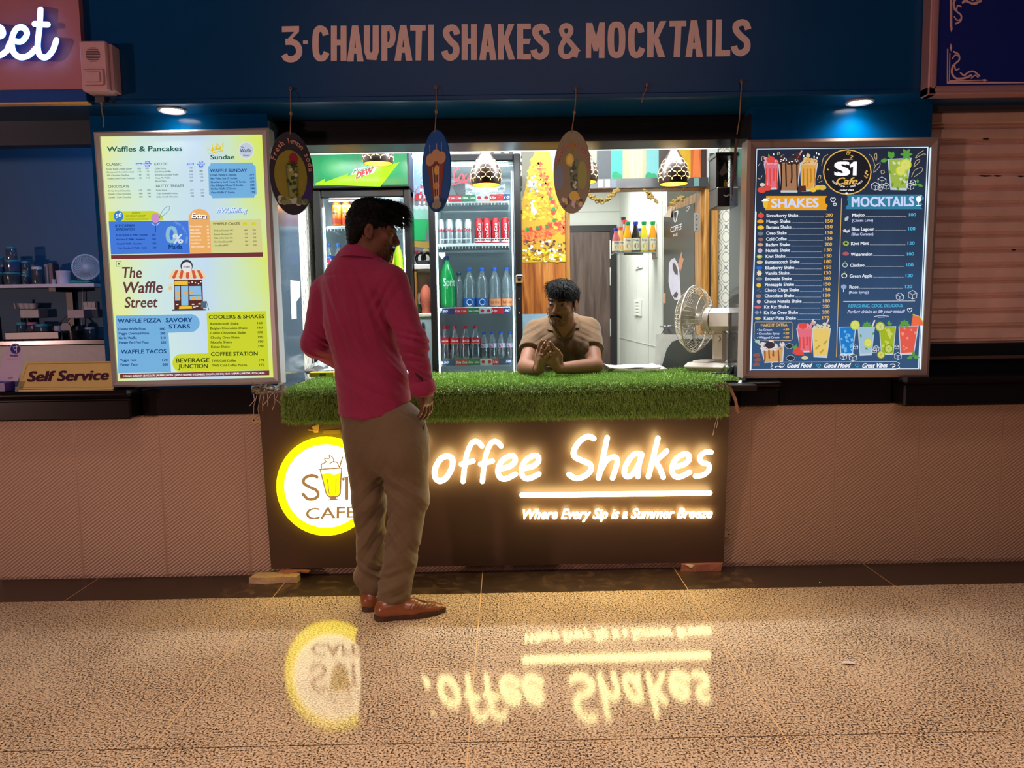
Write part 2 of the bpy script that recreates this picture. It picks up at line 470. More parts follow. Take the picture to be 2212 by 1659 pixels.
def mat_tile():
  m, nt, b = _nodes('embossed_beige_tile'); L = nt.links.new
  co = worldco(nt)
  sp = N(nt, 'ShaderNodeSeparateXYZ'); L(co, sp.inputs[0])
  nz = N(nt, 'ShaderNodeTexNoise'); nz.inputs['Scale'].default_value = 14; nz.inputs['Detail'].default_value = 4; L(co, nz.inputs['Vector'])
  d = math_(nt, 'SUBTRACT', math_(nt, 'MULTIPLY', sp.outputs[0], 0.74), sp.outputs[2])
  d = math_(nt, 'MULTIPLY_ADD', nz.outputs['Fac'], 0.006, d)
  s = math_(nt, 'SINE', math_(nt, 'MULTIPLY', d, 2 * math.pi / 0.0168))
  fx = math_(nt, 'PINGPONG', math_(nt, 'ADD', sp.outputs[0], TJ0 + 20 * TJP), TJP / 2)
  jw = math_(nt, 'LESS_THAN', fx, 0.0085); jn = math_(nt, 'LESS_THAN', fx, 0.0010)
  s = math_(nt, 'MULTIPLY', s, math_(nt, 'SUBTRACT', 1.0, jw))
  f = math_(nt, 'MULTIPLY_ADD', s, 0.5, 0.5)
  col = mixc(nt, f, lin((172, 140, 116)), lin((206, 172, 144)))
  big = N(nt, 'ShaderNodeTexNoise'); big.inputs['Scale'].default_value = 1.7; L(co, big.inputs['Vector'])
  col = mixc(nt, math_(nt, 'MULTIPLY', big.outputs['Fac'], 0.25), col, lin((150, 120, 92)))
  grime = math_(nt, 'MULTIPLY', math_(nt, 'LESS_THAN', math_(nt, 'MULTIPLY_ADD', nz.outputs['Fac'], -0.06, sp.outputs[2]), -0.012), 0.45)
  col = mixc(nt, grime, col, lin((96, 68, 50)))
  col = mixc(nt, jn, col, lin((150, 118, 96)))
  L(col, b.inputs['Base Color']); b.inputs['Roughness'].default_value = 0.42
  bump(nt, b, s, 0.55, 0.0016)
  return m
def mat_paint(name='glossy_blue_paint', rough=0.30, c1=(0, 54, 102), c2=(0, 72, 122)):
  m, nt, b = _nodes(name); L = nt.links.new
  co = worldco(nt)
  n1 = N(nt, 'ShaderNodeTexNoise'); n1.inputs['Scale'].default_value = 2.3; n1.inputs['Detail'].default_value = 5; L(co, n1.inputs['Vector'])
  n2 = N(nt, 'ShaderNodeTexNoise'); n2.inputs['Scale'].default_value = 60; L(co, n2.inputs['Vector'])
  col = mixc(nt, n1.outputs['Fac'], lin(c1), lin(c2))
  chip = ramp(nt, n2.outputs['Fac'], [(0.765, (0, 0, 0)), (0.78, (1, 1, 1))])
  col = mixc(nt, math_(nt, 'MULTIPLY', chip, 0.5), col, lin((20, 30, 48)))
  L(col, b.inputs['Base Color']); b.inputs['Roughness'].default_value = rough; b.inputs['Specular IOR Level'].default_value = 0.22
  bump(nt, b, n1.outputs['Fac'], 0.12, 0.01)
  return m
def mat_ogee():
  m, nt, b = _nodes('ogee_wallpaper'); L = nt.links.new
  co = worldco(nt); sp = N(nt, 'ShaderNodeSeparateXYZ'); L(co, sp.inputs[0])
  h = math_(nt, 'ADD', sp.outputs[0], sp.outputs[1])
  a = math_(nt, 'COSINE', math_(nt, 'MULTIPLY', h, 2 * math.pi / 0.105))
  c = math_(nt, 'COSINE', math_(nt, 'MULTIPLY', sp.outputs[2], 2 * math.pi / 0.135))
  s = math_(nt, 'ADD', a, c)
  o = math_(nt, 'ABSOLUTE', s)
  w1 = math_(nt, 'LESS_THAN', math_(nt, 'ABSOLUTE', math_(nt, 'SUBTRACT', o, 0.95)), 0.20)
  w2 = math_(nt, 'LESS_THAN', math_(nt, 'ABSOLUTE', s), 0.09)
  col = mixc(nt, w1, lin((232, 230, 218)), lin((176, 168, 148)))
  col = mixc(nt, w2, col, lin((128, 130, 126)))
  L(col, b.inputs['Base Color']); b.inputs['Roughness'].default_value = 0.55
  return m
def mat_wood(name, c1, c2, c3, sc=1.0, rough=0.35, axis=2):
  if name in MATS: return MATS[name]
  m, nt, b = _nodes(name); L = nt.links.new
  scl = [16 * sc, 16 * sc, 16 * sc]; scl[axis] = 1.3 * sc
  co = worldco(nt, scl)
  n = N(nt, 'ShaderNodeTexNoise'); n.inputs['Scale'].default_value = 1.6; n.inputs['Detail'].default_value = 6; n.inputs['Distortion'].default_value = 0.9; L(co, n.inputs['Vector'])
  col = ramp(nt, n.outputs['Fac'], [(0.33, lin(c1)), (0.5, lin(c2)), (0.66, lin(c3))])
  L(col, b.inputs['Base Color']); b.inputs['Roughness'].default_value = rough
  MATS[name] = m; return m
def mat_damask():
  m, nt, b = _nodes('damask_wallpaper'); L = nt.links.new
  co = worldco(nt)
  v = N(nt, 'ShaderNodeTexVoronoi'); v.inputs['Scale'].default_value = 17; v.feature = 'DISTANCE_TO_EDGE'; L(co, v.inputs['Vector'])
  w = N(nt, 'ShaderNodeTexWave'); w.inputs['Scale'].default_value = 6; w.inputs['Distortion'].default_value = 9; L(co, w.inputs['Vector'])
  f = math_(nt, 'ADD', v.outputs[0], math_(nt, 'MULTIPLY', w.outputs['Fac'], 0.3))
  L(ramp(nt, f, [(0.2, lin((64, 62, 50))), (0.3, lin((214, 210, 196)))]), b.inputs['Base Color']); b.inputs['Roughness'].default_value = 0.4
  return m

BLUE = mat_paint(); BLUE2 = mat_paint('wet_blue_paint', 0.15, (0, 70, 126), (0, 88, 146)); TILE = mat_tile(); OGEE = mat_ogee(); DAMASK = mat_damask()
BLACKG = M('black_polished_granite', (22, 19, 20), rough=0.16, var=0.3, scale=300)
WHITEW = M('white_wall_panel', (226, 228, 220), rough=0.5, var=0.03, scale=3)
CEIL = M('ceiling_white', (225, 228, 228), rough=0.7)
BLACKM = M('black_powder_coat', (14, 14, 16), rough=0.4)
ALU = M('brushed_aluminium', (196, 184, 178), rough=0.34, metal=0.85, var=0.04)
CHROME = M('chrome', (225, 225, 228), rough=0.15, metal=1.0)
KWALL = M('kitchen_wall', (40, 92, 126), rough=0.6, var=0.04, scale=2)
WHITEP = M('white_plastic', (226, 226, 224), rough=0.4)
CREAMP = M('cream_plastic', (222, 210, 190), rough=0.4)
BROWNW = mat_wood('brown_door_laminate', (70, 56, 52), (92, 74, 68), (108, 90, 82), 0.8)
TEAK = mat_wood('orange_teak_laminate', (120, 62, 22), (176, 104, 44), (206, 140, 70), 0.9)
PINE = mat_wood('varnished_pine', (128, 84, 36), (168, 116, 52), (192, 142, 76), 1.2)

# --- floor
b = MB(); b.add([(-7, -9, 0), (7, -9, 0), (7, -0.335, 0), (-7, -0.335, 0)], [(0, 1, 2, 3)], mat_floor())
struct('floor', b, label='polished speckled granite floor of the concourse', cat='floor')
b = MB(); b.add([(-7, -0.335, 0), (7, -0.335, 0), (7, 0.0, 0), (-7, 0.0, 0)], [(0, 1, 2, 3)], mat_strip())
struct('trim_1', b, label='dark granite strip along the foot of the shopfronts', cat='floor trim')
b = MB(); b.bx(-4.2, 4.2, 0.13, 5.2, -0.05, 0.0, M('kiosk_floor_tile', (96, 92, 88), rough=0.4))
struct('floor.001', b, label='plain floor inside the kiosk and rooms behind', cat='floor')

# --- low front wall
b = MB(); b.bx(-4.2, 4.2, -0.03, 0.12, 0.0, 0.806, TILE)
struct('wall_front', b, label='low front wall of beige tiles embossed with diagonal lines', cat='wall')
xl = Q(284, 870, 3.63)[0]
def ledge(nm, x0, x1, y0, zt, zb, label):
  bb = MB(); bb.bx(x0, x1, y0, 0.14, zb, zt - 0.034, BLACKG, bev=0.008)
  bb.bx(x0 - 0.012, x1 + 0.012, y0 - 0.022, 0.15, zt - 0.034, zt, BLACKG, bev=0.014)
  bb.bx(x0 - 0.004, x1 + 0.004, y0 - 0.008, 0.14, zt - 0.05, zt - 0.034, BLACKG, bev=0.006)
  return struct(nm, bb, label=label, cat='ledge')
ledge('trim_2', -4.2, xl, -0.135, 0.943, 0.803, 'deep black granite ledge under the yellow sign')
b = MB(); b.bx(xl + 0.014, -1.2, -0.035, 0.14, 0.8065, 0.940, BLACKG)
struct('trim_3', b, label='shallow black granite band under the yellow menu lightbox', cat='ledge')
xr0 = Q(1680, 850, 3.70)[0]; xr1 = Q(1950, 850, 3.63)[0]
ledge('trim_4', 1.125, xr0, -0.075, 0.936, 0.8065, 'short black granite ledge beside the right end of the counter')
b = MB(); b.bx(xr0 + 0.014, xr1 - 0.014, -0.035, 0.14, 0.8065, 0.940, BLACKG)
struct('trim_5', b, label='shallow black granite band under the dark menu lightbox', cat='ledge')
ledge('trim_6', xr1, 4.2, -0.135, 0.943, 0.803, 'deep black granite ledge under the roller shutter')

# --- blue fascia, soffit, pilasters
FY = -0.23; FZ = float(QY(1106, 215, FY)[2])
b = MB(); b.bx(-4.4, 4.4, FY, 0.0, FZ + 0.012, 4.1, BLUE)
b.bx(-4.4, 4.4, FY - 0.006, FY + 0.03, FZ, FZ + 0.022, BLUE, bev=0.004)
b.bx(-4.4, 4.4, 0.0, 0.2, FZ + 0.012, 4.1, BLUE)
fascia = struct('wall_fascia', b, label='blue painted fascia over the kiosk with hand painted lettering', cat='fascia')
XL0 = QY(203, 400, 0)[0]; XL1 = -1.108; XR0 = 1.19; XR1 = QY(2012, 300, 0)[0]
b = MB(); b.bx(XL0, XL1, 0.0, 0.10, 0.9, FZ + 0.012, BLUE2)
struct('wall_left_pilaster', b, label='blue pilaster behind the yellow menu lightbox', cat='pilaster')
b = MB(); b.bx(XR0, XR1, 0.0, 0.10, 0.9, FZ + 0.012, BLUE2)
struct('wall_right_pilaster', b, label='blue pilaster behind the dark menu lightbox', cat='pilaster')
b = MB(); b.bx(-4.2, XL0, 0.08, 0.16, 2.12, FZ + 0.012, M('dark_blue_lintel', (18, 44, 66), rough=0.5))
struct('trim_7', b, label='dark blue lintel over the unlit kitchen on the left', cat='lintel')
b = MB(); b.bx(XL1, XR0, 0.14, 0.34, 2.112, FZ + 0.012, BLACKM, bev=0.006)
b.bx(XL1, XR0, 0.13, 0.15, 2.112, 2.124, BLACKM); b.bx(XL1, XR0, 0.132, 0.14, 2.19, 2.203, BLACKM)
struct('trim_8', b, label='black roller shutter box across the top of the kiosk opening', cat='shutter box')
b = MB(); b.bx(XL1, XR0, 0.2, 0.36, FZ + 0.012, 4.0, CEIL)
struct('wall_over_opening', b, label='inner wall above the kiosk opening', cat='wall')
# polished reveals either side of the opening
REV = M('polished_blue_grey_stone', (74, 88, 104), rough=0.14, var=0.12, scale=6)
REVD = M('polished_dark_stone', (40, 42, 46), rough=0.1, var=0.25, scale=9)
b = MB(); b.bx(XL1, XL1 + 0.012, 0.0, 0.44, 0.9, 2.2, REV); b.bx(XL1 - 0.04, XL1, 0.1, 0.44, 0.0, 2.3, REV)
struct('wall_left_reveal', b, label='polished grey reveal left of the kiosk opening', cat='reveal')
b = MB(); b.bx(XR0 - 0.012, XR0, 0.0, 0.30, 0.9, 2.2, REVD); b.bx(XR0, XR0 + 0.04, 0.1, 0.30, 0.0, 2.3, REVD)
struct('wall_right_reveal', b, label='polished dark reveal right of the kiosk opening', cat='reveal')

# --- kiosk room and store room behind it
BY = 1.45
DX0, DX1, DZ = QY(1232, 700, BY)[0], QY(1518, 700, BY)[0], QY(1380, 409, BY)[2]
b = MB(); b.bx(-1.30, -1.148, 0.44, 1.6, 0.0, 2.75, OGEE)
struct('wall_left', b, label='ogee patterned wallpaper wall left of the fridge', cat='wall')
b = MB(); b.bx(-1.3, DX0 - 0.02, BY, BY + 0.09, 0.0, 2.75, DAMASK); b.bx(DX0 - 0.02, DX1 + 0.09, BY, BY + 0.09, DZ + 0.03, 2.75, WHITEW)
b.bx(DX1 + 0.10, 1.95, BY, BY + 0.09, 0.0, 2.75, OGEE)
struct('wall_back', b, label='back wall of the kiosk with patterned wallpaper', cat='wall')
b = MB(); b.bx(1.95, 2.0, 0.3, 1.6, 0.0, 2.75, OGEE)
b.bx(1.23, 1.95, 0.28, 0.31, 0.0, 2.75, REVD)
struct('wall_right', b, label='right wall of the kiosk', cat='wall')
b = MB(); b.bx(-4.2, 2.0, 0.2, 5.2, 2.75, 2.8, CEIL)
struct('ceiling', b, label='white ceiling inside the kiosk', cat='ceiling')
# teak panel beside the doorway
tx0, tx1 = QY(1100, 600, BY)[0], DX0 - 0.004
b = MB(); b.bx(tx0, tx1, BY - 0.014, BY, 0.9, QY(1170, 560, BY)[2] + 0.3, TEAK)
struct('trim_9', b, label='orange teak laminate panel under the garland poster', cat='wall panel')
b = MB(); b.bx(tx0, tx1, BY - 0.016, BY, 0.0, QY(1170, 678, BY)[2], M('pale_blue_laminate', (150, 186, 206), rough=0.35))
struct('trim_10', b, label='pale blue laminate panel below the teak panel', cat='wall panel')
# doorway lining
b = MB(); b.bx(DX0 - 0.03, DX0, BY - 0.03, BY + 0.12, 0, DZ + 0.03, PINE, bev=0.004)
b.bx(DX1, DX1 + 0.095, BY - 0.03, BY + 0.12, 0, DZ + 0.03, PINE, bev=0.006); b.bx(DX0, DX1, BY - 0.03, BY + 0.12, DZ, DZ + 0.03, PINE, bev=0.004)
b.bx(DX1 + 0.03, DX1 + 0.042, BY - 0.034, BY + 0.1, 0, DZ, M('dark_groove', (40, 24, 12), rough=0.7))
struct('door_1', b, label='varnished pine lining of the store room doorway', cat='door frame')
# steel and tile strip over the doorway
b = MB(); zs = QY(1380, 388, BY)[2]; zt_ = QY(1380, 408, BY)[2]
sx0 = QY(1236, 400, BY)[0]; sx1 = QY(1526, 400, BY)[0]
STEEL = M('dark_mirror_strip', (120, 118, 118), rough=0.12, metal=0.7, var=0.2, scale=5)
b.bx(sx0, sx1, BY - 0.05, BY - 0.03, zt_, zs, STEEL)
for px_, c_ in ((1290, (178, 200, 204)), (1304, (188, 206, 208)), (1318, (120, 130, 140)), (1495, (120, 150, 144))):
  x_ = QY(px_, 400, BY)[0]; b.bx(x_, x_ + 0.035, BY - 0.053, BY - 0.05, zt_ + .004, zs - .004, M('strip_tile_%d' % px_, c_, rough=0.15))
struct('trim_11', b, label='dark mirror strip running over the doorway', cat='trim')
# store room shell
RX = 1.30; RY = 4.95
b = MB(); b.bx(-0.6, RX + .1, RY, RY + 0.1, 0, 2.75, WHITEW); struct('wall_store_back', b, label='white far wall of the store room', cat='wall')
b = MB(); b.bx(RX, RX + 0.08, BY + 1.02, RY, 0, 2.75, WHITEW); b.bx(RX, RX + .7, BY + .98, BY + 1.03, 0, 2.75, WHITEW)
struct('wall_store_right', b, label='white panelled right wall of the store room', cat='wall')
b = MB(); b.bx(RX + .62, RX + .7, BY + .09, BY + .98, 0, 2.75, WHITEW); b.bx(-0.7, -0.6, BY + 0.09, RY, 0, 2.75, WHITEW); struct('wall_store_left', b, label='white side walls of the store room', cat='wall')
# panel joints on the right wall
b = MB(); D2 = RY - CAM[1]
for k in range(4): b.bx(RX - 0.004, RX, 2.6 + k * 0.6, 2.606 + k * 0.6, 0, 2.75, M('panel_joint', (190, 192, 184), rough=0.5))
b.bx(RX - 0.004, RX, 2.4, RY, 1.255 - 0.30, 1.26 - 0.30, MATS['panel_joint']); b.bx(-.6, RX, RY - .004, RY, 2.36, 2.37, MATS['panel_joint'])
struct('trim_12', b, label='fine joints between the white wall panels', cat='trim')
# brown flush door at the far end
pf = YP(RY - 0.03)
def zq(py, px=1280): return pf.P(px, py)[2]
def xq(px): return pf.P(px, 650)[0]
b = MB(); fx0, fx1 = xq(1180), xq(1332)
BLK = M('black_door_frame', (34, 34, 38), rough=0.4)
b.bx(fx0, fx1, RY - 0.05, RY, zq(501), zq(487), BLK); b.bx(xq(1318), fx1, RY - 0.05, RY, 0, zq(501), BLK); b.bx(fx0, xq(1190), RY - 0.05, RY, 0, zq(501), BLK)
struct('door_2', b, label='black frame of the far store room door', cat='door frame')
d = thing('flush_door', 'brown laminate flush door at the back of the store room', 'door', (xq(1250), RY - 0.03, 0))
b = MB(); b.bx(xq(1190), xq(1318), RY - 0.04, RY - 0.005, 0.01, zq(502), BROWNW); obj('door_leaf', b, d)
for z in (zq(540), zq(598), zq(708)):
  b = MB(); b.bx(xq(1316.5), xq(1319), RY - 0.06, RY - 0.04, z - .10, z + .10, CHROME); obj('hinge', b, d)

# --- unlit kitchen on the left
b = MB(); b.bx(-4.2, -1.9, 1.20, 1.25, 0, 2.75, KWALL); struct('wall_kitchen_back', b, label='dim back wall of the unlit kitchen on the left', cat='wall')
b = MB(); b.bx(-1.95, -1.9, 0.1, 1.2, 0, 2.75, KWALL); b.bx(-4.25, -4.2, 0.1, 1.25, 0, 2.75, KWALL); struct('wall_kitchen_side', b, label='dim side walls of the unlit kitchen', cat='wall')

# --- painted shop name on the fascia
PAINT = M('cream_sign_paint', (232, 206, 198), rough=0.5, var=0.06, scale=40)
fp = YP(FY)
lb = MB()
sx, sy = 1050 / 2212.0, 280 / 590.0
def fs(x, y): return (590 + x * sx, 20 + y * sy)
def seg(pts, w=30, smooth=False, cap='butt', closed=False): lb.stroke([fs(*p) for p in pts], w * sx, fp, PAINT, 0.0012, smooth=smooth, cap=cap, closed=closed)
def pg(pts): lb.poly([fs(*p) for p in pts], fp, PAINT, 0.0012)
def Sx(x, w, t, bt):                               # S between t and bt
  h = bt - t; m = x + w / 2; a = 15
  seg([(x + w - 8, t + .28 * h), (x + w - 18, t + .13 * h), (m, t + .095 * h), (x + a, t + .17 * h), (x + a + 2, t + .32 * h), (m, t + .47 * h), (x + w - a, t + .60 * h), (x + w - a, t + .80 * h), (m, t + .905 * h), (x + 14, t + .86 * h), (x + 5, t + .72 * h)], 30, True)
def Ax(x0, x1, t, bt, a=None):
  m = (x0 + x1) / 2; h = bt - t
  pg([(m - 15, t), (m + 13, t), (x1, bt), (x1 - 30, bt), (m - 1, t + .38 * h), (x0 + 30, bt), (x0, bt)]); pg([(m - 18, t + .62 * h), (m + 18, t + .62 * h), (m + 24, t + .78 * h), (m - 24, t + .78 * h)])
pg([(40, 78), (118, 76), (118, 102), (40, 104)]); pg([(118, 84), (118, 102), (76, 146), (52, 150), (96, 102)])
seg([(56, 148), (92, 150), (115, 172), (116, 205), (92, 226), (62, 224), (50, 206)], 29, True)
pg([(136, 142), (158, 142), (158, 158), (136, 158)])
seg([(240, 118), (230, 94), (206, 90), (194, 118), (194, 190), (206, 220), (230, 220), (244, 196)], 29, True)
for x in (263, 307): pg([(x, 75), (x + 27, 75), (x + 27, 235), (x, 235)])
pg([(285, 138), (312, 138), (312, 164), (285, 164)])
Ax(336, 412, 74, 238)
seg([(427, 74), (427, 190), (438, 218), (456, 218), (467, 190), (467, 74)], 28)
pg([(493, 74), (520, 74), (520, 234), (493, 234)]); seg([(515, 88), (535, 88), (544, 108), (543, 140), (533, 160), (515, 162)], 27, True)
Ax(552, 634, 72, 234)
pg([(624, 72), (694, 72), (694, 97), (624, 97)]); pg([(649, 95), (678, 95), (674, 233), (648, 233)])
pg([(705, 70), (731, 70), (731, 233), (705, 233)])
Sx(774, 72, 68, 236)
for x in (858, 900): pg([(x, 68), (x + 27, 68), (x + 27, 231), (x, 231)])
pg([(880, 132), (905, 132), (905, 158), (880, 158)])
Ax(938, 1017, 67, 231)
pg([(1023, 67), (1050, 67), (1050, 230), (1023, 230)]); pg([(1098, 67), (1070, 67), (1046, 138), (1060, 160)]); pg([(1046, 140), (1068, 130), (1101, 229), (1072, 230)])
pg([(1110, 65), (1138, 65), (1138, 228), (1110, 228)])
for y in (65, 133, 203): pg([(1130, y), (1173, y), (1173 - (8 if y == 133 else 0), y + 26), (1130, y + 26)])
Sx(1180, 74, 64, 231)
seg([(1390, 196), (1350, 150), (1316, 110), (1316, 84), (1334, 74), (1352, 84), (1352, 108), (1324, 144), (1310, 176), (1314, 206), (1334, 215), (1356, 206), (1378, 170)], 24, True); pg([(1366, 186), (1392, 182), (1384, 222), (1362, 214)])
pg([(1424, 62), (1449, 62), (1447, 222), (1423, 222)]); pg([(1485, 60), (1510, 60), (1508, 222), (1482, 222)]); pg([(1424, 62), (1452, 62), (1470, 122), (1485, 60), (1510, 60), (1478, 190), (1458, 190)])
seg([(1540, 90), (1565, 70), (1586, 92), (1586, 184), (1565, 208), (1540, 188)], 29, True, closed=True)
seg([(1676, 106), (1668, 80), (1648, 72), (1632, 96), (1632, 180), (1646, 207), (1668, 202), (1680, 176)], 29, True)
pg([(1703, 56), (1733, 56), (1731, 219), (1702, 219)]); pg([(1790, 53), (1760, 54), (1728, 132), (1744, 150)]); pg([(1728, 134), (1752, 124), (1784, 217), (1752, 218)])
pg([(1804, 53), (1880, 52), (1880, 78), (1804, 79)]); pg([(1830, 76), (1858, 76), (1852, 217), (1822, 218)])
Ax(1876, 1956, 50, 217)
pg([(1972, 48), (2000, 48), (1998, 215), (1972, 215)])
pg([(2016, 46), (2042, 46), (2040, 214), (2012, 214)]); pg([(2036, 186), (2080, 185), (2080, 213), (2036, 214)])
Sx(2092, 78, 44, 215)
obj('painted_lettering', lb, fascia, label='cream hand painted capitals reading 3-CHAUPATI SHAKES & MOCKTAILS')
# --- lightbox frames
def frame_box(mb, outer, inner, Yf, Yb, mat):
  """Aluminium snap frame: outer / inner corners (photo points on the front plane, clockwise from top left), real depth."""
  pf_ = YP(Yf); o = [pf_.P(*p) for p in outer]; i = [pf_.P(*p) for p in inner]
  bk = [np.array([p[0], Yb, p[2]]) for p in o]; ib = [np.array([p[0], Yf + 0.014, p[2]]) for p in i]
  m = [(a * 0.62 + c * 0.38) + np.array([0, -0.006, 0]) for a, c in zip(o, i)]
  vs = o + m + i + ib + bk; fs = []
  for k in range(4):
    j = (k + 1) % 4
    fs += [(k, k + 4, j + 4, j), (k + 4, k + 8, j + 8, j + 4), (k + 8, k + 12, j + 12, j + 8), (k, j, j + 16, k + 16)]
  fs.append((16, 17, 18, 19))
  mb.add(vs, fs, mat)
def quad_on(mb, pts, Y, mat): mb.poly(pts, YP(Y), mat, off=0.0)

# --- left lightbox: waffle menu
BF = -0.085
lo = [(202, 285), (580, 276), (607, 829), (243, 836)]
li = [(214.7, 294.2), (566, 290), (590.6, 815.7), (252.7, 823.8)]
t = thing('menu_lightbox', 'backlit yellow and pale blue waffle menu lightbox left of the kiosk', 'menu board', QY(424, 836, BF))
b = MB(); frame_box(b, lo, li, BF, -0.0, M('satin_silver_frame', (176, 172, 170), rough=0.42, metal=0.15, var=0.03)); obj('frame', b, t)
PB = YP(BF + 0.010)
def mat_waffle():
  m, nt, bs = _nodes('backlit_waffle_print'); L = nt.links.new
  co = objco(nt); sp = N(nt, 'ShaderNodeSeparateXYZ'); L(co, sp.inputs[0])
  nz = N(nt, 'ShaderNodeTexNoise'); nz.inputs['Scale'].default_value = 2.2; L(co, nz.inputs['Vector'])
  f = math_(nt, 'ADD', math_(nt, 'MULTIPLY', sp.outputs[0], 1.25), math_(nt, 'MULTIPLY_ADD', nz.outputs['Fac'], 0.5, 0.2))
  col = ramp(nt, f, [(0.02, lin((228, 240, 160))), (0.22, lin((208, 238, 228))), (0.55, lin((196, 224, 246))), (0.78, lin((206, 234, 196))), (0.98, lin((220, 238, 70)))])
  L(col, bs.inputs['Emission Color']); bs.inputs['Emission Strength'].default_value = 0.92
  bs.inputs['Base Color'].default_value = (0.12, 0.12, 0.10, 1); bs.inputs['Roughness'].default_value = 0.12
  return m
b = MB(); quad_on(b, li, BF + 0.010, mat_waffle()); obj('backlit_panel', b, t)
k2 = 420 / 2212.0
def c2(x, y): return (190 + x * k2, 260 + y * k2)
def c3(x, y): return (190 + x * k2, 540 + y * k2)
GRN, DGR, NAVY, WHT = pr((34, 96, 84)), pr((70, 104, 96)), pr((14, 64, 128)), pr((250, 252, 255), 1.0)
SKY, BLU, MAR, ORG, CRE, LIM = pr((124, 190, 240)), pr((74, 132, 236)), pr((122, 58, 62)), pr((250, 188, 112)), pr((226, 226, 152)), pr((214, 228, 52))
BRN, DBR = pr((104, 62, 66)), pr((66, 78, 20))
def C(mb, mp, pts, mat, off=0.0012): mb.poly([mp(*p) for p in pts], PB, mat, off)
def E(mb, mp, x, y, rx, ry, mat, off=0.0014, **k): q = mp(x, y); mb.ell(q[0], q[1], rx * k2, ry * k2, PB, mat, off, n=24, **k)
def T(mb, mp, s, x0, y0, x1, h, mat, y1=None, off=0.0024, bold=0.012, shear=0.0):
  a = mp(x0, y0); e = mp(x1, y1 if y1 is not None else y0 - (x1 - x0) * 0.012)
  mb.text(s, a[0], a[1], e[0], h * k2, PB, mat, off, bold=bold, shear=shear, y1=e[1])
def SK(mb, mp, pts, w, mat, off=0.002, **k): mb.stroke([mp(*p) for p in pts], w * k2, PB, mat, off, **k)
g = MB()     # colour blocks
C(g, c2, [(1368, 525), (1392, 512), (1396, 486), (1872, 481), (1880, 508), (1908, 520), (1920, 838), (1896, 850), (1892, 880), (1412, 886), (1404, 860), (1378, 846)], SKY)
C(g, c2, [(236, 1036), (740, 1030), (800, 1050), (846, 1090), (862, 1136), (240, 1150)], LIM)
C(g, c2, [(236, 1150), (1142, 1140), (1160, 1508), (262, 1525)], BLU)
C(g, c2, [(1390, 1140), (1968, 1124), (1990, 1500), (1405, 1508)], CRE)
arch = [(1162, 1508), (1144, 1130)] + [(1267 + 123 * math.cos(a), 1122 - 116 * math.sin(a)) for a in np.linspace(math.pi, 0, 13)] + [(1404, 1508)]
C(g, c2, arch, ORG, 0.0016)
C(g, c2, [(262, 1534), (1990, 1500), (1992, 1552), (264, 1580)], MAR)
for (x0, x1, cr) in ((545, 620, 0), (632, 720, 1), (1127, 1205, 0), (1242, 1330, 1)):
  C(g, c2, [(x0, 486), (x1, 484), (x1, 508), (x0, 511)], BLU, 0.0018)
  if cr: C(g, c2, [(x0 + 20, 464), (x1 - 20, 463), (x1 - 18, 528), (x0 + 20, 529)], BLU, 0.0016)
for x in (1762, 1862): C(g, c2, [(x, 1160), (x + 46, 1158), (x + 48, 1190), (x, 1192)], LIM, 0.0018)
E(g, c2, 1800, 342, 88, 98, pr((232, 240, 244)), 0.0016); E(g, c2, 1800, 342, 78, 86, pr((206, 220, 236)), 0.0019)
E(g, c2, 348, 1090, 54, 62, pr((64, 140, 214)), 0.0018)
blue = [(318, 746), (1170, 731)] + [(1172 + 100 * math.cos(a), 832 - 102 * math.sin(a)) for a in np.linspace(1.5, -1.5, 10)] + [(916, 942), (946, 1390), (345, 1402)]
C(g, c3, blue, SKY)
yel = [(1350, 712), (2026, 694), (2060, 1366), (1070, 1392)] + [(1060 + 100 * math.cos(a), 1286 - 102 * math.sin(a)) for a in np.linspace(4.6, 1.7, 10)] + [(1370, 1174)]
C(g, c3, yel, LIM)
C(g, c3, [(362, 1410), (2063, 1370), (2063, 1424), (365, 1462)], MAR, 0.0018)
SK(g, c3, [(322, 130), (376, 128), (378, 185), (324, 188)], 5, pr((34, 122, 84)), smooth=False, closed=True); E(g, c3, 350, 158, 11, 12, pr((34, 122, 84)))
obj('printed_colour_block', g, t)
g = MB()     # pictures: crown, spoon, scoop, little shop
YEL = pr((236, 214, 40))
SK(g, c2, [(1345, 312), (1420, 350), (1410, 265), (1455, 320), (1468, 258), (1500, 312), (1535, 255), (1535, 345), (1375, 380)], 9, YEL, smooth=False, closed=True)
C(g, c2, [(1395, 350), (1415, 300), (1440, 332), (1465, 295), (1490, 322), (1515, 300), (1515, 332)], YEL)
SK(g, c2, [(815, 1100), (850, 1030), (900, 980), (928, 985), (915, 1030), (860, 1080), (815, 1110)], 5, pr((90, 130, 190)), closed=True)
E(g, c2, 768, 1110, 50, 55, pr((214, 160, 210))); SK(g, c2, [(725, 1170), (768, 1195), (812, 1165)], 10, pr((190, 210, 250))); SK(g, c2, [(768, 1195), (768, 1270)], 9, pr((30, 60, 140)))
RST, CRM, DKB, YLW = pr((224, 96, 64)), pr((250, 226, 180)), pr((96, 52, 46)), pr((250, 208, 70))
C(g, c3, [(978, 340), (1300, 336), (1312, 676), (984, 684)], DKB, 0.0014)
for i in range(11):
  x0, x1 = 966 + i * 30.5, 966 + (i + 1) * 30.5; X0, X1 = 918 + i * 39.4, 918 + (i + 1) * 39.4
  C(g, c3, [(x0, 232), (x1, 232), (X1, 308), (X0, 310)], RST if i % 2 else CRM, 0.0018); E(g, c3, (X0 + X1) / 2, 310, 19.5, 18, RST if i % 2 else CRM, 0.0018)
E(g, c3, 1122, 182, 70, 72, pr((54, 62, 84)), 0.0019); E(g, c3, 1124, 196, 58, 60, pr((244, 246, 246)), 0.0022)
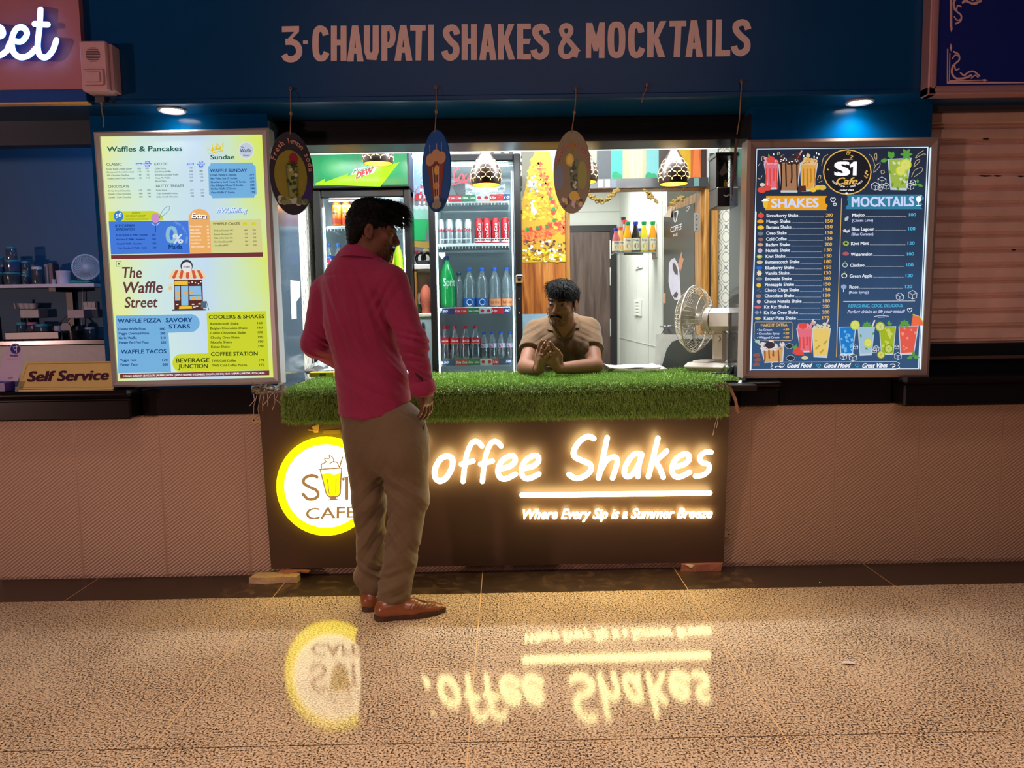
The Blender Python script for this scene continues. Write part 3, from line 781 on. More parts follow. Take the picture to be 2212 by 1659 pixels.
C(g, c3, [(984, 352), (1136, 349), (1136, 396), (984, 398)], YLW, 0.0018)
for q in ([(988, 412), (1046, 410), (1048, 575), (992, 577)], [(1058, 410), (1140, 408), (1142, 630), (1062, 632)], [(1152, 412), (1286, 410), (1292, 508), (1156, 512)], [(1156, 520), (1292, 516), (1294, 568), (1158, 572)]): C(g, c3, q, pr((150, 206, 246)), 0.0018)
for x, y in ((1025, 490), (1110, 488), (1172, 486), (1030, 550), (1200, 548), (1262, 546)): E(g, c3, x, y, 22, 17, pr((240, 190, 90)), 0.0021)
for x in (1150, 1185, 1222, 1258, 1286): E(g, c3, x, 372 + 12 * math.sin(x), 7, 7, WHT, 0.0021)
C(g, c3, [(1040, 640), (1180, 636), (1186, 668), (1034, 672)], YLW, 0.0019); C(g, c3, [(958, 676), (1340, 672), (1340, 688), (958, 692)], pr((60, 64, 84)), 0.0016)
for x, y in ((1015, 620), (1196, 618), (1240, 640), (1210, 650), (1270, 612)): C(g, c3, [(x - 14, y - 7), (x + 14, y - 7), (x + 14, y + 7), (x - 14, y + 7)], pr((250, 238, 226)), 0.002)
C(g, c3, [(1290, 584), (1346, 582), (1352, 660), (1284, 664)], pr((84, 112, 130)), 0.0018); SK(g, c3, [(1288, 580), (1280, 686)], 6, DKB, smooth=False); SK(g, c3, [(1346, 580), (1376, 684)], 6, DKB, smooth=False)
SK(g, c3, [(905, 396), (965, 392)], 4, YLW, smooth=False); E(g, c3, 936, 434, 22, 25, pr((240, 216, 150)))
obj('printed_picture', g, t)
g = MB()     # wording
T(g, c2, 'Waffles & Pancakes', 218, 356, 1072, 60, GRN, bold=0.02); T(g, c2, 'Sundae', 1395, 444, 1665, 54, GRN, bold=0.02)
T(g, c2, 'The', 1740, 315, 1775, 20, NAVY); T(g, c2, 'Waffle', 1735, 362, 1860, 40, NAVY, shear=0.3); T(g, c2, 'Street', 1768, 406, 1835, 20, NAVY, bold=0.02)
for s, x0, y, x1 in (('CLASSIC', 210, 516, 385), ('EXOTIC', 757, 512, 907), ('CHOCOLATE', 230, 768, 468), ('NUTTY TREATS', 775, 762, 1090)): T(g, c2, s, x0, y, x1, 31, DGR)
rows = [('Honey Butter / Maple Butter', 212, 563, 500, '100', 565, 655), ('Butterscotch Crunch Overload', 215, 598, 520, '110', 567, 658), ('Milk Chocolate Overflow', 218, 635, 465, '130', 569, 661), ('Cookie Cream / Oreo Overload', 222, 671, 528, '140', 571, 664),
    ('Kit Kat Crunch Chocolate', 233, 811, 480, '170', 580, 675), ('Nutella / Oreo Chocolate', 235, 847, 485, '180', 582, 678), ('Double / Triple Chocolate', 237, 885, 492, '190', 584, 680),
    ('Coffee Mocha', 760, 557, 885, '170', 1150, 1268), ('Red Velvet Waffle', 762, 593, 945, '180', 1152, 1270), ('Brownie Chocolate Waffle', 765, 629, 1028, '190', 1154, 1272), ('Nutty Me Waffle', 768, 664, 932, '210', 1156, 1274), ('Biscoff Bliss', 770, 700, 890, '220', 1158, 1276),
    ('Rocky Road', 777, 804, 893, '210', 1163, 1282), ('Triple Cookie & Crunchy', 780, 841, 1018, '220', 1165, 1284), ('Dubai Kunafa Chocolate', 782, 878, 1028, '290', 1168, 1286)]
for s, x0, y, x1, p, a, e in rows:
  T(g, c2, s, x0, y, x1, 19, DGR); T(g, c2, p, a, y - 6, a + 38, 18, DGR); T(g, c2, p, e, y - 8, e + 36, 18, DGR)
T(g, c2, 'WAFFLE SUNDAY', 1390, 590, 1808, 36, NAVY, bold=0.02)
for s, x0, y, x1, p, a in (('Dream Vanilla IC Sundae', 1393, 632, 1688, '179', 1843), ('Red Velvet Soft IC Sundae', 1395, 672, 1698, '179', 1845), ('Strawberry Swirl Frenzy IC Sundae', 1397, 712, 1800, '179', 1847), ('Nut & Belgian Choco IC Sundae', 1399, 751, 1765, '199', 1849), ('Kit Kat Waffle IC Sundae', 1400, 790, 1690, '199', 1851), ('Oreo Waffle IC Sundae', 1402, 831, 1670, '199', 1853)):
  T(g, c2, s, x0, y, x1, 23, NAVY, bold=0.02); T(g, c2, p, a, y - 2, a + 44, 23, NAVY, bold=0.02)
for s, x0, x1, y in (('Waffles', 552, 612, 506), ('Pancakes', 638, 714, 504), ('Mini', 660, 692, 482), ('4Pcs', 662, 694, 524), ('Waffles', 1135, 1197, 502), ('Pancakes', 1248, 1324, 500), ('Mini', 1270, 1302, 479), ('4Pcs', 1272, 1304, 520)): T(g, c2, s, x0, y, x1, 14, WHT)
T(g, c2, '50', 318, 1112, 380, 44, WHT, y1=1090, bold=0.02)
for s, x0, y, x1, h in (('Add Any', 498, 1061, 595, 18), ('ICE CREAM SCOOP', 432, 1097, 655, 20), ('(Vanilla/Choco/Strawberry)', 422, 1131, 682, 16)): T(g, c2, s, x0, y, x1, h, pr((120, 130, 20)))
T(g, c2, 'ICE CREAM', 312, 1215, 525, 32, NAVY, bold=0.02); T(g, c2, 'SANDWICH', 320, 1253, 525, 30, NAVY, bold=0.02)
for s, x0, y, x1, p in (('Kit Kat Brownie IC Waffle - Chocolate', 322, 1314, 680, '220'), ('Red Velvet IC Waffle - Strawberry', 326, 1364, 648, '220'), ('Nutella IC Waffle - Chocolate', 330, 1413, 610, '250'), ('Triple Chocolate IC Waffle - Vanilla', 332, 1461, 670, '250')):
  T(g, c2, s, x0, y, x1, 19, pr((16, 50, 150)), bold=0.03); T(g, c2, p, 728 + (y - 1314) * .06, y - 4, 768 + (y - 1314) * .06, 19, pr((16, 50, 150)), bold=0.03)
T(g, c2, '0', 892, 1392, 1010, 195, pr((150, 206, 230)), bold=0.03); T(g, c2, '%', 968, 1398, 1078, 108, pr((220, 236, 250)), bold=0.03, off=0.003)
T(g, c2, 'Maida', 920, 1462, 1070, 50, NAVY, bold=0.03)
q = c2(940, 1340); g.arctext('100% GUILT FREE', q[0], q[1], 172 * k2, 172 * k2, -1.35, 0.35, 26 * k2, PB, pr((150, 190, 250)), 0.0024)
T(g, c2, 'Extra', 1186, 1118, 1352, 62, pr((70, 64, 70)), y1=1126, bold=0.05, shear=0.2); T(g, c2, 'Extra', 1180, 1110, 1346, 62, WHT, y1=1118, off=0.003, bold=0.03, shear=0.2)
for i, (s, x1, p) in enumerate((('Extra Sprinkles', 1296, '20'), ('Extra Oreo', 1266, '20'), ('Extra Nutella', 1284, '30'), ('Kit Kat Bits', 1268, '30'), ('Extra Spread', 1285, '30'), ('Extra Nuts', 1262, '40'), ('Extra Cone Layer', 1322, '100'))):
  T(g, c2, s, 1160 + i * 2, 1214 + i * 38.5, x1 + i, 17, pr((255, 240, 220), 0.95)); T(g, c2, p, 1350 + i * 2, 1214 + i * 38.5, 1372 + i * 2, 17, pr((255, 240, 220), 0.95))
T(g, c2, '#Waffeling', 1462, 1056, 1816, 62, pr((90, 150, 230)), y1=1050, bold=0.045, shear=0.3); T(g, c2, '#Waffeling', 1458, 1052, 1812, 62, pr((226, 238, 255), 0.95), y1=1046, off=0.003, shear=0.3)
T(g, c2, 'WAFFLE CAKES', 1420, 1191, 1725, 30, DBR)
for s, x0, y, x1 in (('Death by Chocolate WC', 1433, 1263, 1652), ('Brownie Chocolate WC', 1435, 1306, 1645), ('Kitkat & Oreo Cream WC', 1437, 1348, 1647), ('Red Velvet Dream WC', 1440, 1391, 1646), ('Lotus Biscoff WC', 1443, 1433, 1598)):
  T(g, c2, s, x0, y, x1, 20, DBR); T(g, c2, '450', 1780 + (y - 1263) * .05, y - 5, 1815 + (y - 1263) * .05, 18, DBR); T(g, c2, '350', 1872 + (y - 1263) * .06, y - 6, 1908 + (y - 1263) * .06, 18, DBR)
T(g, c3, 'The', 390, 318, 610, 130, BRN, bold=0.02, shear=0.12, y1=316); T(g, c3, 'Waffle', 402, 490, 846, 132, BRN, bold=0.02, shear=0.12, y1=482); T(g, c3, 'Street', 420, 656, 790, 126, BRN, bold=0.02, shear=0.12, y1=650)
T(g, c3, 'Waffle', 1086, 206, 1160, 26, NAVY, shear=0.3, off=0.003)
for s, x0, y, x1, h, c in (('WAFFLE PIZZA', 340, 828, 830, 48, NAVY), ('SAVORY', 886, 822, 1185, 50, NAVY), ('STARS', 922, 894, 1160, 50, NAVY), ('WAFFLE TACOS', 375, 1180, 890, 46, NAVY), ('COOLERS & SHAKES', 1376, 783, 2003, 44, DBR), ('COFFEE STATION', 1400, 1206, 1930, 46, DBR), ('BEVERAGE', 1002, 1282, 1380, 52, DBR), ('JUNCTION', 1030, 1346, 1362, 48, DBR)): T(g, c3, s, x0, y, x1, h, c, bold=0.022)
for s, x0, y, x1, p, a in (('Cheesy Waffle Pizza', 345, 912, 653, '180', 820), ('Veggie Overload Pizza', 347, 963, 695, '200', 822), ('Garlic Waffle', 350, 1014, 555, '210', 826), ('Paneer Peri Peri Pizza', 355, 1065, 690, '250', 830), ('Veggie Taco', 367, 1266, 553, '170', 846), ('Paneer Taco', 372, 1317, 563, '200', 850)):
  T(g, c3, s, x0, y, x1, 28, NAVY, bold=0.025); T(g, c3, p, a, y - 1, a + 58, 28, NAVY, bold=0.025)
for s, x0, y, x1, p, a in (('Butterscotch Shake', 1388, 852, 1713, '160', 1928), ('Belgian Chocolate Shake', 1391, 904, 1812, '160', 1930), ('Coffee Chocolate Shake', 1393, 957, 1795, '170', 1933), ('Chunky Oreo Shake', 1395, 1010, 1722, '190', 1936), ('Nutella Shake', 1398, 1062, 1638, '190', 1938), ('Kitkat Shake', 1401, 1115, 1613, '190', 1940), ('TWS Cold Coffee', 1407, 1274, 1685, '170', 1947), ('TWS Cold Coffee Mocha', 1411, 1326, 1810, '170', 1950)):
  T(g, c3, s, x0, y, x1, 27, DBR, bold=0.02); T(g, c3, p, a, y - 8, a + 56, 26, DBR, bold=0.02)
T(g, c3, 'MOHALI | GURGAON | BANGALORE | MUMBAI | BHOPAL | JAMMU | NAGPUR | HYDERABAD | KOLKATA | ROHINI | HISAR | RAJPURA | AMRITSAR | MOGA | AGRA', 405, 1445, 2010, 22, WHT, y1=1408)
obj('printed_wording', g, t)

# --- right lightbox: shakes and mocktails menu
lo = [(1615, 302), (2031, 296), (2006, 815), (1604, 817)]
li = [(1632, 318), (2013.5, 314), (1991, 799.5), (1619.5, 801)]
t = thing('menu_lightbox', 'backlit navy shakes and mocktails menu lightbox right of the kiosk', 'menu board', QY(1806, 816, BF))
b = MB(); frame_box(b, lo, li, BF, -0.0, M('bronze_aluminium_frame', (158, 140, 130), rough=0.40, metal=0.2, var=0.03)); obj('frame', b, t)
def mat_navy():
  m, nt, bs = _nodes('backlit_navy_print'); L = nt.links.new
  co = objco(nt); sp = N(nt, 'ShaderNodeSeparateXYZ'); L(co, sp.inputs[0])
  nz = N(nt, 'ShaderNodeTexNoise'); nz.inputs['Scale'].default_value = 3; nz.inputs['Detail'].default_value = 3; L(co, nz.inputs['Vector'])
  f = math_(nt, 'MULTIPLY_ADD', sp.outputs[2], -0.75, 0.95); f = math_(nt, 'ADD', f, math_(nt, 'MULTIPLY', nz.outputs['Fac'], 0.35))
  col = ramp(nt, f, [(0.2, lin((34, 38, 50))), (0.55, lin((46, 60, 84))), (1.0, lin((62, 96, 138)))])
  L(col, bs.inputs['Emission Color']); bs.inputs['Emission Strength'].default_value = 0.75
  bs.inputs['Base Color'].default_value = (0.01, 0.012, 0.02, 1); bs.inputs['Roughness'].default_value = 0.06
  return m
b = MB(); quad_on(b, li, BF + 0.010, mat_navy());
LED = M('led_edge_glow', (214, 232, 246), emit=1.15)
obj('backlit_panel', b, t)
b = MB(); b.stroke([(li[0][0] + 3, li[0][1] + 4), (li[1][0] - 9, li[1][1] + 4), (li[2][0] - 7, li[2][1] - 3), (li[3][0] + 3, li[3][1] - 3)], 1.6, PB, LED, 0.0016, smooth=False, closed=True)
b.stroke([(li[1][0] - 3, li[1][1] + 6), (li[2][0] - 3, li[2][1] - 4)], 4.5, PB, LED, 0.0014, smooth=False); b.stroke([(li[0][0] + 1, li[0][1] + 140), (li[3][0] + 1, li[3][1] - 1)], 2.5, PB, LED, 0.0014, smooth=False)
obj('edge_glow', b, t)
k2 = 450 / 2212.0
def c7(x, y): return (1600 + x * k2, 280 + y * k2)
def c8(x, y): return (1600 + x * k2, 540 + y * k2)
GOLD, CYAN, LIL = pr((246, 196, 96)), pr((86, 196, 240)), pr((206, 214, 250), 0.95)
PINK, RED, AMB, CHO, GLS = pr((240, 120, 140)), pr((236, 84, 76)), pr((238, 180, 84)), pr((176, 128, 92)), pr((206, 222, 236))
LEAF, LIMG, GLG = pr((96, 170, 72)), pr((206, 224, 60)), pr((168, 196, 84))
g = MB()
def glass(mp, pts, col, top=None, rim=GLS, cubes=0, seed=0):
  C(g, mp, pts, rim, 0.0012)
  cx = sum(p[0] for p in pts) / 4; cy = sum(p[1] for p in pts) / 4
  inner = [(cx + (p[0] - cx) * 0.90, cy + (p[1] - cy) * (0.86 if p[1] > cy else 0.97)) for p in pts]
  C(g, mp, inner, col, 0.0015)
  r_ = random.Random(seed)
  for _ in range(cubes):
    u, v = r_.uniform(.12, .88), r_.uniform(.06, .85)
    x = (pts[0][0] * (1 - u) + pts[1][0] * u) * (1 - v) + (pts[3][0] * (1 - u) + pts[2][0] * u) * v; y = pts[0][1] * (1 - v) + pts[2][1] * v; s = r_.uniform(9, 20)
    C(g, mp, [(x - s, y - s * .6), (x + s * .5, y - s), (x + s, y + s * .5), (x - s * .4, y + s)], top or rim, 0.0018)
def drips(mp, xs, y0, y1, col, w=9):
  for i, x in enumerate(xs): SK(g, mp, [(x, y0), (x + 3, (y0 + y1) / 2), (x + (6 if i % 2 else -4), y1 - 40 * (i % 3))], w, col, 0.0019)
def cream(mp, cx, y, w, col, dots=None, seed=1):
  r_ = random.Random(seed)
  for i in range(16): E(g, mp, cx + r_.uniform(-.5, .5) * w, y - abs(r_.gauss(0, .22)) * w * .7, w * .13, w * .11, col, 0.0018)
  if dots:
    for i in range(14): E(g, mp, cx + r_.uniform(-.45, .45) * w, y - abs(r_.gauss(0, .22)) * w * .7, 7, 5, dots, 0.0022)
def leaf(mp, x, y, a, l=46, col=LEAF):
  dx, dy = math.cos(a), math.sin(a); nx, ny = -dy, dx
  C(g, mp, [(x, y), (x + dx * l * .35 + nx * l * .28, y + dy * l * .35 + ny * l * .28), (x + dx * l * .75 + nx * l * .2, y + dy * l * .75 + ny * l * .2), (x + dx * l, y + dy * l), (x + dx * l * .75 - nx * l * .2, y + dy * l * .75 - ny * l * .2), (x + dx * l * .35 - nx * l * .28, y + dy * l * .35 - ny * l * .28)], col, 0.0021)
def lime(mp, x, y, r, rim=LIMG, core=pr((232, 238, 130))):
  E(g, mp, x, y, r, r * 1.02, rim, 0.0022); E(g, mp, x, y, r * .8, r * .82, core, 0.0025)
  for a in range(6): SK(g, mp, [(x, y), (x + r * .75 * math.cos(a * 1.05), y + r * .75 * math.sin(a * 1.05))], 3, rim, 0.0028, smooth=False)
def cube(mp, x, y, s):
  SK(g, mp, [(x - s, y - s * .5), (x, y - s), (x + s, y - s * .4), (x + s * .9, y + s * .7), (x, y + s), (x - s * .9, y + s * .6)], 3.5, WHT, 0.002, smooth=False, closed=True); SK(g, mp, [(x - s, y - s * .5), (x, y), (x + s, y - s * .4)], 3, WHT, 0.002, smooth=False); SK(g, mp, [(x, y), (x, y + s)], 3, WHT, 0.002, smooth=False)
glass(c7, [(245, 360), (405, 352), (388, 636), (290, 640)], PINK); drips(c7, (270, 310, 350, 380), 420, 620, RED, 16); cream(c7, 335, 360, 150, pr((244, 170, 186)), RED)
E(g, c7, 318, 318, 46, 36, RED, 0.0023); leaf(c7, 305, 290, -1.9, 34)
glass(c7, [(628, 360), (822, 350), (772, 655), (645, 660)], AMB); drips(c7, (665, 705, 745, 785), 420, 640, pr((206, 132, 40)), 12); cream(c7, 722, 362, 170, pr((240, 206, 150)), CHO, 3)
C(g, c7, [(680, 330), (718, 288), (760, 330)], AMB, 0.0022)
glass(c7, [(400, 352), (642, 350), (602, 668), (426, 668)], CHO); drips(c7, (430, 478, 540, 596), 360, 640, pr((46, 30, 28)), 15); cream(c7, 520, 350, 210, pr((70, 52, 50)), WHT, 5)
SK(g, c7, [(598, 318), (650, 222)], 16, pr((222, 180, 180)), smooth=False, cap='butt'); SK(g, c7, [(606, 300), (640, 240)], 5, RED, 0.0024, smooth=False)
for x, y, r, c in ((225, 640, 46, RED), (285, 620, 40, RED), (230, 585, 28, pr((240, 220, 190))), (770, 640, 34, YLW), (820, 615, 36, YLW), (868, 615, 40, pr((236, 200, 80)))): E(g, c7, x, y, r, r * .7, c, 0.0022)
C(g, c7, [(612, 600), (690, 594), (695, 656), (616, 660)], pr((86, 52, 44)), 0.0022)
# roundel
E(g, c7, 1132, 450, 258, 242, GOLD, 0.0011); E(g, c7, 1132, 450, 246, 230, pr((36, 34, 40)), 0.0013)
C(g, c7, [(1104, 272), (1172, 270), (1160, 308), (1118, 309)], GOLD); SK(g, c7, [(1172, 278), (1192, 284), (1168, 302)], 7, GOLD); SK(g, c7, [(1092, 316), (1186, 314)], 9, GOLD)
for x in (1130, 1146, 1160): SK(g, c7, [(x, 264), (x - 6, 250), (x + 6, 240), (x, 228)], 5, GOLD)
for s in (-1, 1):
  for i in range(7): E(g, c7, 1132 + s * (205 - 8 * (i % 2)) + s * 12 * math.sin(i * 2.1), 425 + i * 14, 12, 7, GOLD, rot=0.7 * s * (1 if i % 2 else -1))
E(g, c7, 1124, 676, 14, 10, WHT)
# doodles
DOO = pr((232, 206, 160))
for pts in ([(860, 380), (880, 300), (925, 262)], [(1365, 262), (1400, 300), (1425, 380)], [(1440, 330), (1420, 280), (1440, 248), (1446, 300), (1436, 330)], [(1412, 455), (1428, 390), (1478, 352), (1470, 400), (1415, 455)], [(1530, 455), (1500, 470), (1490, 440), (1520, 432), (1524, 452)], [(1855, 300), (1890, 255), (1940, 222)], [(1865, 300), (1930, 262), (1965, 262)], [(1838, 398), (1860, 335), (1900, 318), (1890, 350), (1838, 398)], [(1815, 500), (1850, 430), (1920, 405), (1925, 440), (1845, 500)], [(815, 535), (830, 490), (850, 488), (846, 520)], [(830, 560), (865, 545)], [(185, 385), (205, 360)], [(225, 330), (225, 290), (255, 290), (248, 312)], [(392, 270), (392, 245), (412, 240), (408, 262)], [(425, 292), (440, 272), (460, 268)], [(215, 520), (228, 488)], [(180, 515), (205, 528)]): SK(g, c7, pts, 5, DOO)
for x, y in ((670, 280), (715, 258), (805, 250), (830, 262), (780, 290), (812, 300), (350, 262)): E(g, c7, x, y, 6, 12, WHT)
# mojito glass
glass(c7, [(1560, 312), (1815, 300), (1762, 645), (1590, 640)], GLG, pr((224, 236, 190)), cubes=14, seed=4)
for x, y in ((1610, 560), (1660, 600), (1720, 590), (1600, 470), (1740, 540)): leaf(c7, x, y, x, 50, pr((120, 170, 50)))
lime(c7, 1752, 372, 62); lime(c7, 1700, 436, 54)
for a, l in ((-1.9, 90), (-1.3, 84)): leaf(c7, 1600, 312, a, l)
for a in range(6): leaf(c7, 1760, 262, a * 1.05, 66)
leaf(c7, 1560, 318, 2.9, 80); leaf(c7, 1880, 570, -1.6, 46); leaf(c7, 1880, 580, .4, 60); leaf(c7, 1880, 580, 2.9, 50)
for x, y, s in ((1500, 545, 44), (1430, 600, 42), (1545, 600, 34), (1805, 600, 36), (1830, 560, 28), (1480, 620, 26)): cube(c7, x, y, s)
# brush strokes behind the two headings
def brush(mp, x0, x1, y0, y1, col, seed):
  r_ = random.Random(seed); pts = [(x0 + r_.uniform(0, 40), y0 + i * (y1 - y0) / 6) for i in range(7)][::-1] + [(x1 - r_.uniform(0, 60), y0 + i * (y1 - y0) / 6) for i in range(7)]
  C(g, mp, pts, col, 0.0012)
brush(c7, 232, 935, 705, 856, pr((246, 176, 44)), 2); brush(c7, 1115, 1960, 690, 845, pr((58, 138, 172)), 3)
C(g, c7, [(232, 760), (292, 755), (280, 830), (248, 832)], YLW, 0.0018); SK(g, c7, [(228, 756), (298, 752)], 9, WHT); SK(g, c7, [(262, 752), (296, 728)], 5, WHT); E(g, c7, 262, 742, 24, 12, WHT, 0.0016)
E(g, c7, 1890, 738, 27, 32, WHT, 0.0018); SK(g, c7, [(1888, 765), (1886, 802)], 6, WHT); SK(g, c7, [(1862, 806), (1910, 804)], 7, WHT); SK(g, c7, [(1895, 712), (1920, 700)], 6, WHT)
def heart(mp, x, y, s, col, w=5): SK(g, mp, [(x, y + s * .9), (x - s, y - s * .05), (x - s * .75, y - s * .75), (x - s * .2, y - s * .7), (x, y - s * .25), (x + s * .2, y - s * .7), (x + s * .75, y - s * .75), (x + s, y - s * .05)], w, col, closed=True)
heart(c7, 980, 745, 26, WHT); heart(c7, 1000, 795, 17, WHT); heart(c8, 1795, 638, 24, WHT)
SK(g, c7, [(1072, 726), (1016, 2416)], 7, GOLD, smooth=False, cap='butt')
# row icons
ICON = [(215, 912, 32, 28, RED), (210, 975, 36, 20, pr((246, 176, 60))), (212, 1040, 36, 22, YLW), (210, 1104, 32, 20, pr((120, 132, 150))), (212, 1166, 28, 18, pr((160, 116, 104))), (207, 1222, 30, 18, pr((230, 176, 130))), (205, 1285, 26, 24, pr((214, 196, 220))), (200, 1348, 30, 22, pr((186, 206, 90)))]
for x, y, rx, ry, c in ICON: E(g, c7, x, y, rx, ry, c)
E(g, c7, 200, 1348, 13, 9, pr((240, 240, 200)), 0.002); leaf(c7, 215, 892, -1.6, 24)
for x, y, rx, ry, c in ((202, 130, 32, 20, pr((226, 206, 160))), (197, 190, 32, 20, pr((60, 120, 214))), (196, 307, 32, 18, pr((150, 146, 146))), (192, 374, 25, 24, YLW), (190, 490, 28, 20, pr((176, 136, 126))), (192, 548, 22, 20, pr((226, 206, 210))), (182, 606, 38, 16, pr((226, 110, 120))), (172, 664, 22, 18, pr((150, 160, 180))), (212, 662, 10, 16, pr((170, 180, 200))), (182, 726, 32, 16, pr((220, 196, 120)))): E(g, c8, x, y, rx, ry, c)
for a in range(7): leaf(c8, 196, 246, a * .9, 32, pr((250, 240, 200)))
for x, y in ((180, 430), (205, 440), (196, 415)): E(g, c8, x, y, 9, 6, pr((150, 130, 120)))
E(g, c8, 1116, 40, 34, 20, pr((190, 96, 110))); E(g, c8, 1108, 160, 28, 26, GLS); E(g, c8, 1108, 160, 20, 18, pr((54, 74, 104)), 0.0018); E(g, c8, 1100, 272, 30, 26, WHT); E(g, c8, 1100, 274, 22, 18, pr((54, 74, 104)), 0.0018); E(g, c8, 1095, 390, 30, 24, pr((150, 180, 226))); SK(g, c8, [(1095, 414), (1092, 442)], 7, WHT); leaf(c8, 1105, 145, -1.4, 30); leaf(c8, 1100, 252, -1.3, 28)
leaf(c7, 1106, 972, -0.95, 66, pr((190, 214, 220))); E(g, c7, 1118, 1208, 32, 25, GLG); E(g, c7, 1118, 1208, 14, 11, pr((40, 50, 40)), 0.002)
for i in range(3): SK(g, c7, [(1088 + i * 4, 1072 + i * 9), (1108, 1062 + i * 9), (1126, 1074 + i * 9), (1155, 1066 + i * 9)], 5, WHT)
SK(g, c8, [(1092, 546), (1850, 541)], 4, WHT, smooth=False); cube(c8, 1690, 495, 40); cube(c8, 1826, 475, 46)
SK(g, c8, [(1418, 706), (1495, 698), (1570, 704)], 4, WHT); SK(g, c8, [(1458, 716), (1530, 712)], 4, WHT)
# extra box and lower drinks
SK(g, c8, [(160, 764), (538, 766), (556, 784), (550, 944), (532, 962), (158, 956), (140, 940), (146, 780)], 4, DOO, smooth=False, closed=True)
glass(c8, [(590, 830), (768, 828), (752, 1086), (636, 1090)], PINK); drips(c8, (625, 665, 705, 735), 930, 1080, RED, 20); cream(c8, 690, 825, 150, pr((244, 150, 170)), None, 7); E(g, c8, 660, 805, 44, 34, RED, 0.0024)
glass(c8, [(756, 828), (958, 830), (918, 1146), (774, 1140)], pr((244, 214, 120))); cream(c8, 858, 826, 165, pr((226, 224, 196)), pr((130, 140, 80)), 9)
for i in range(14): E(g, c8, 800 + (i * 37) % 120, 960 + (i * 53) % 150, 11, 8, pr((196, 176, 60)), 0.002)
for x in (745, 905): SK(g, c8, [(x, 795), (x + 30, 735)], 15, pr((240, 210, 210)), smooth=False, cap='butt')
glass(c8, [(210, 1035), (462, 1025), (450, 1190), (252, 1200)], pr((226, 172, 108))); drips(c8, (255, 300, 345, 400), 1070, 1185, pr((150, 96, 60)), 16); cream(c8, 335, 1050, 220, pr((236, 224, 220)), pr((60, 50, 54)), 11); E(g, c8, 310, 1010, 52, 36, pr((66, 56, 66)), 0.0025)
E(g, c8, 515, 1020, 46, 32, pr((52, 58, 76))); E(g, c8, 528, 1148, 48, 32, pr((52, 58, 76))); SK(g, c8, [(470, 1020), (515, 990), (560, 1020), (515, 1050)], 4, GLS, closed=True); SK(g, c8, [(482, 1148), (528, 1118), (576, 1148), (528, 1180)], 4, GLS, closed=True)
C(g, c8, [(548, 1096), (570, 1040), (610, 1035), (670, 1085), (672, 1120), (600, 1115)], RED, 0.002); leaf(c8, 585, 1050, -2.4, 50); leaf(c8, 590, 1045, -1.6, 44)
for x, y in ((168, 1110), (180, 1160), (166, 1212)): C(g, c8, [(x - 38, y), (x, y - 18), (x + 38, y - 8), (x + 30, y + 22), (x - 30, y + 24)], pr((150, 96, 84)), 0.002)
C(g, c8, [(150, 962), (205, 962), (205, 1015)], pr((206, 206, 170)), 0.002); E(g, c8, 176, 970, 26, 18, pr((170, 214, 190)), 0.0022); E(g, c8, 682, 1145, 36, 20, pr((226, 214, 170)))
glass(c8, [(1040, 818), (1226, 812), (1190, 1118), (1062, 1122)], pr((38, 132, 216)), pr((120, 196, 246)), cubes=18, seed=2); lime(c8, 1215, 798, 50)
glass(c8, [(1242, 818), (1426, 815), (1392, 1118), (1264, 1124)], pr((170, 206, 232)), pr((226, 240, 248)), cubes=14, seed=5); lime(c8, 1354, 985, 46)
for a in range(5): leaf(c8, 1342, 810, -.2 - a * .7, 54)
for x, y in ((1280, 930), (1400, 905), (1320, 1040)): leaf(c8, x, y, x, 38)
SK(g, c8, [(1398, 812), (1424, 745)], 16, pr((236, 226, 226)), smooth=False, cap='butt')
glass(c8, [(1468, 812), (1650, 808), (1622, 1112), (1490, 1116)], pr((172, 196, 46)), pr((216, 226, 110)), cubes=18, seed=6); lime(c8, 1482, 815, 52, pr((150, 180, 40)), pr((226, 230, 150))); lime(c8, 1572, 1050, 48, pr((120, 160, 30)), pr((214, 226, 120))); leaf(c8, 1565, 800, -1.3, 56); leaf(c8, 1565, 800, -.5, 50)
glass(c8, [(1675, 812), (1890, 804), (1842, 1108), (1694, 1116)], pr((240, 100, 84)), pr((250, 160, 140)), cubes=8, seed=8)
C(g, c8, [(1810, 808), (1830, 684), (1890, 705), (1928, 755), (1938, 802)], pr((250, 120, 84)), 0.0022); SK(g, c8, [(1832, 686), (1892, 708), (1930, 758), (1938, 800)], 12, LIMG, 0.0025)
for a in range(5): leaf(c8, 1740, 800, -.1 - a * .75, 62)
lime(c8, 1490, 1112, 42, pr((150, 170, 40)), pr((226, 226, 120)))
for x, y, s in ((1090, 1130, 36), (1190, 1140, 40), (1220, 1030, 24), (1440, 1045, 30), (1420, 1070, 24), (1670, 1125, 38), (1658, 1030, 22)): cube(c8, x, y, s)
leaf(c8, 1830, 1130, .2, 70); leaf(c8, 1830, 1130, 2.8, 70); leaf(c8, 1830, 1130, -1.4, 60)
SK(g, c8, [(345, 1192), (1655, 1186), (1690, 1206), (1672, 1226), (1690, 1250), (1640, 1268), (345, 1270), (318, 1250), (338, 1230), (320, 1208)], 4, WHT, smooth=False, closed=True)
heart(c8, 440, 1225, 22, WHT); heart(c8, 828, 1228, 20, CYAN); heart(c8, 1238, 1226, 20, CYAN); SK(g, c8, [(365, 1245), (395, 1232), (425, 1246)], 8, WHT); SK(g, c8, [(1590, 1215), (1625, 1212), (1640, 1232), (1612, 1244)], 8, WHT)
obj('printed_picture', g, t)
g = MB()
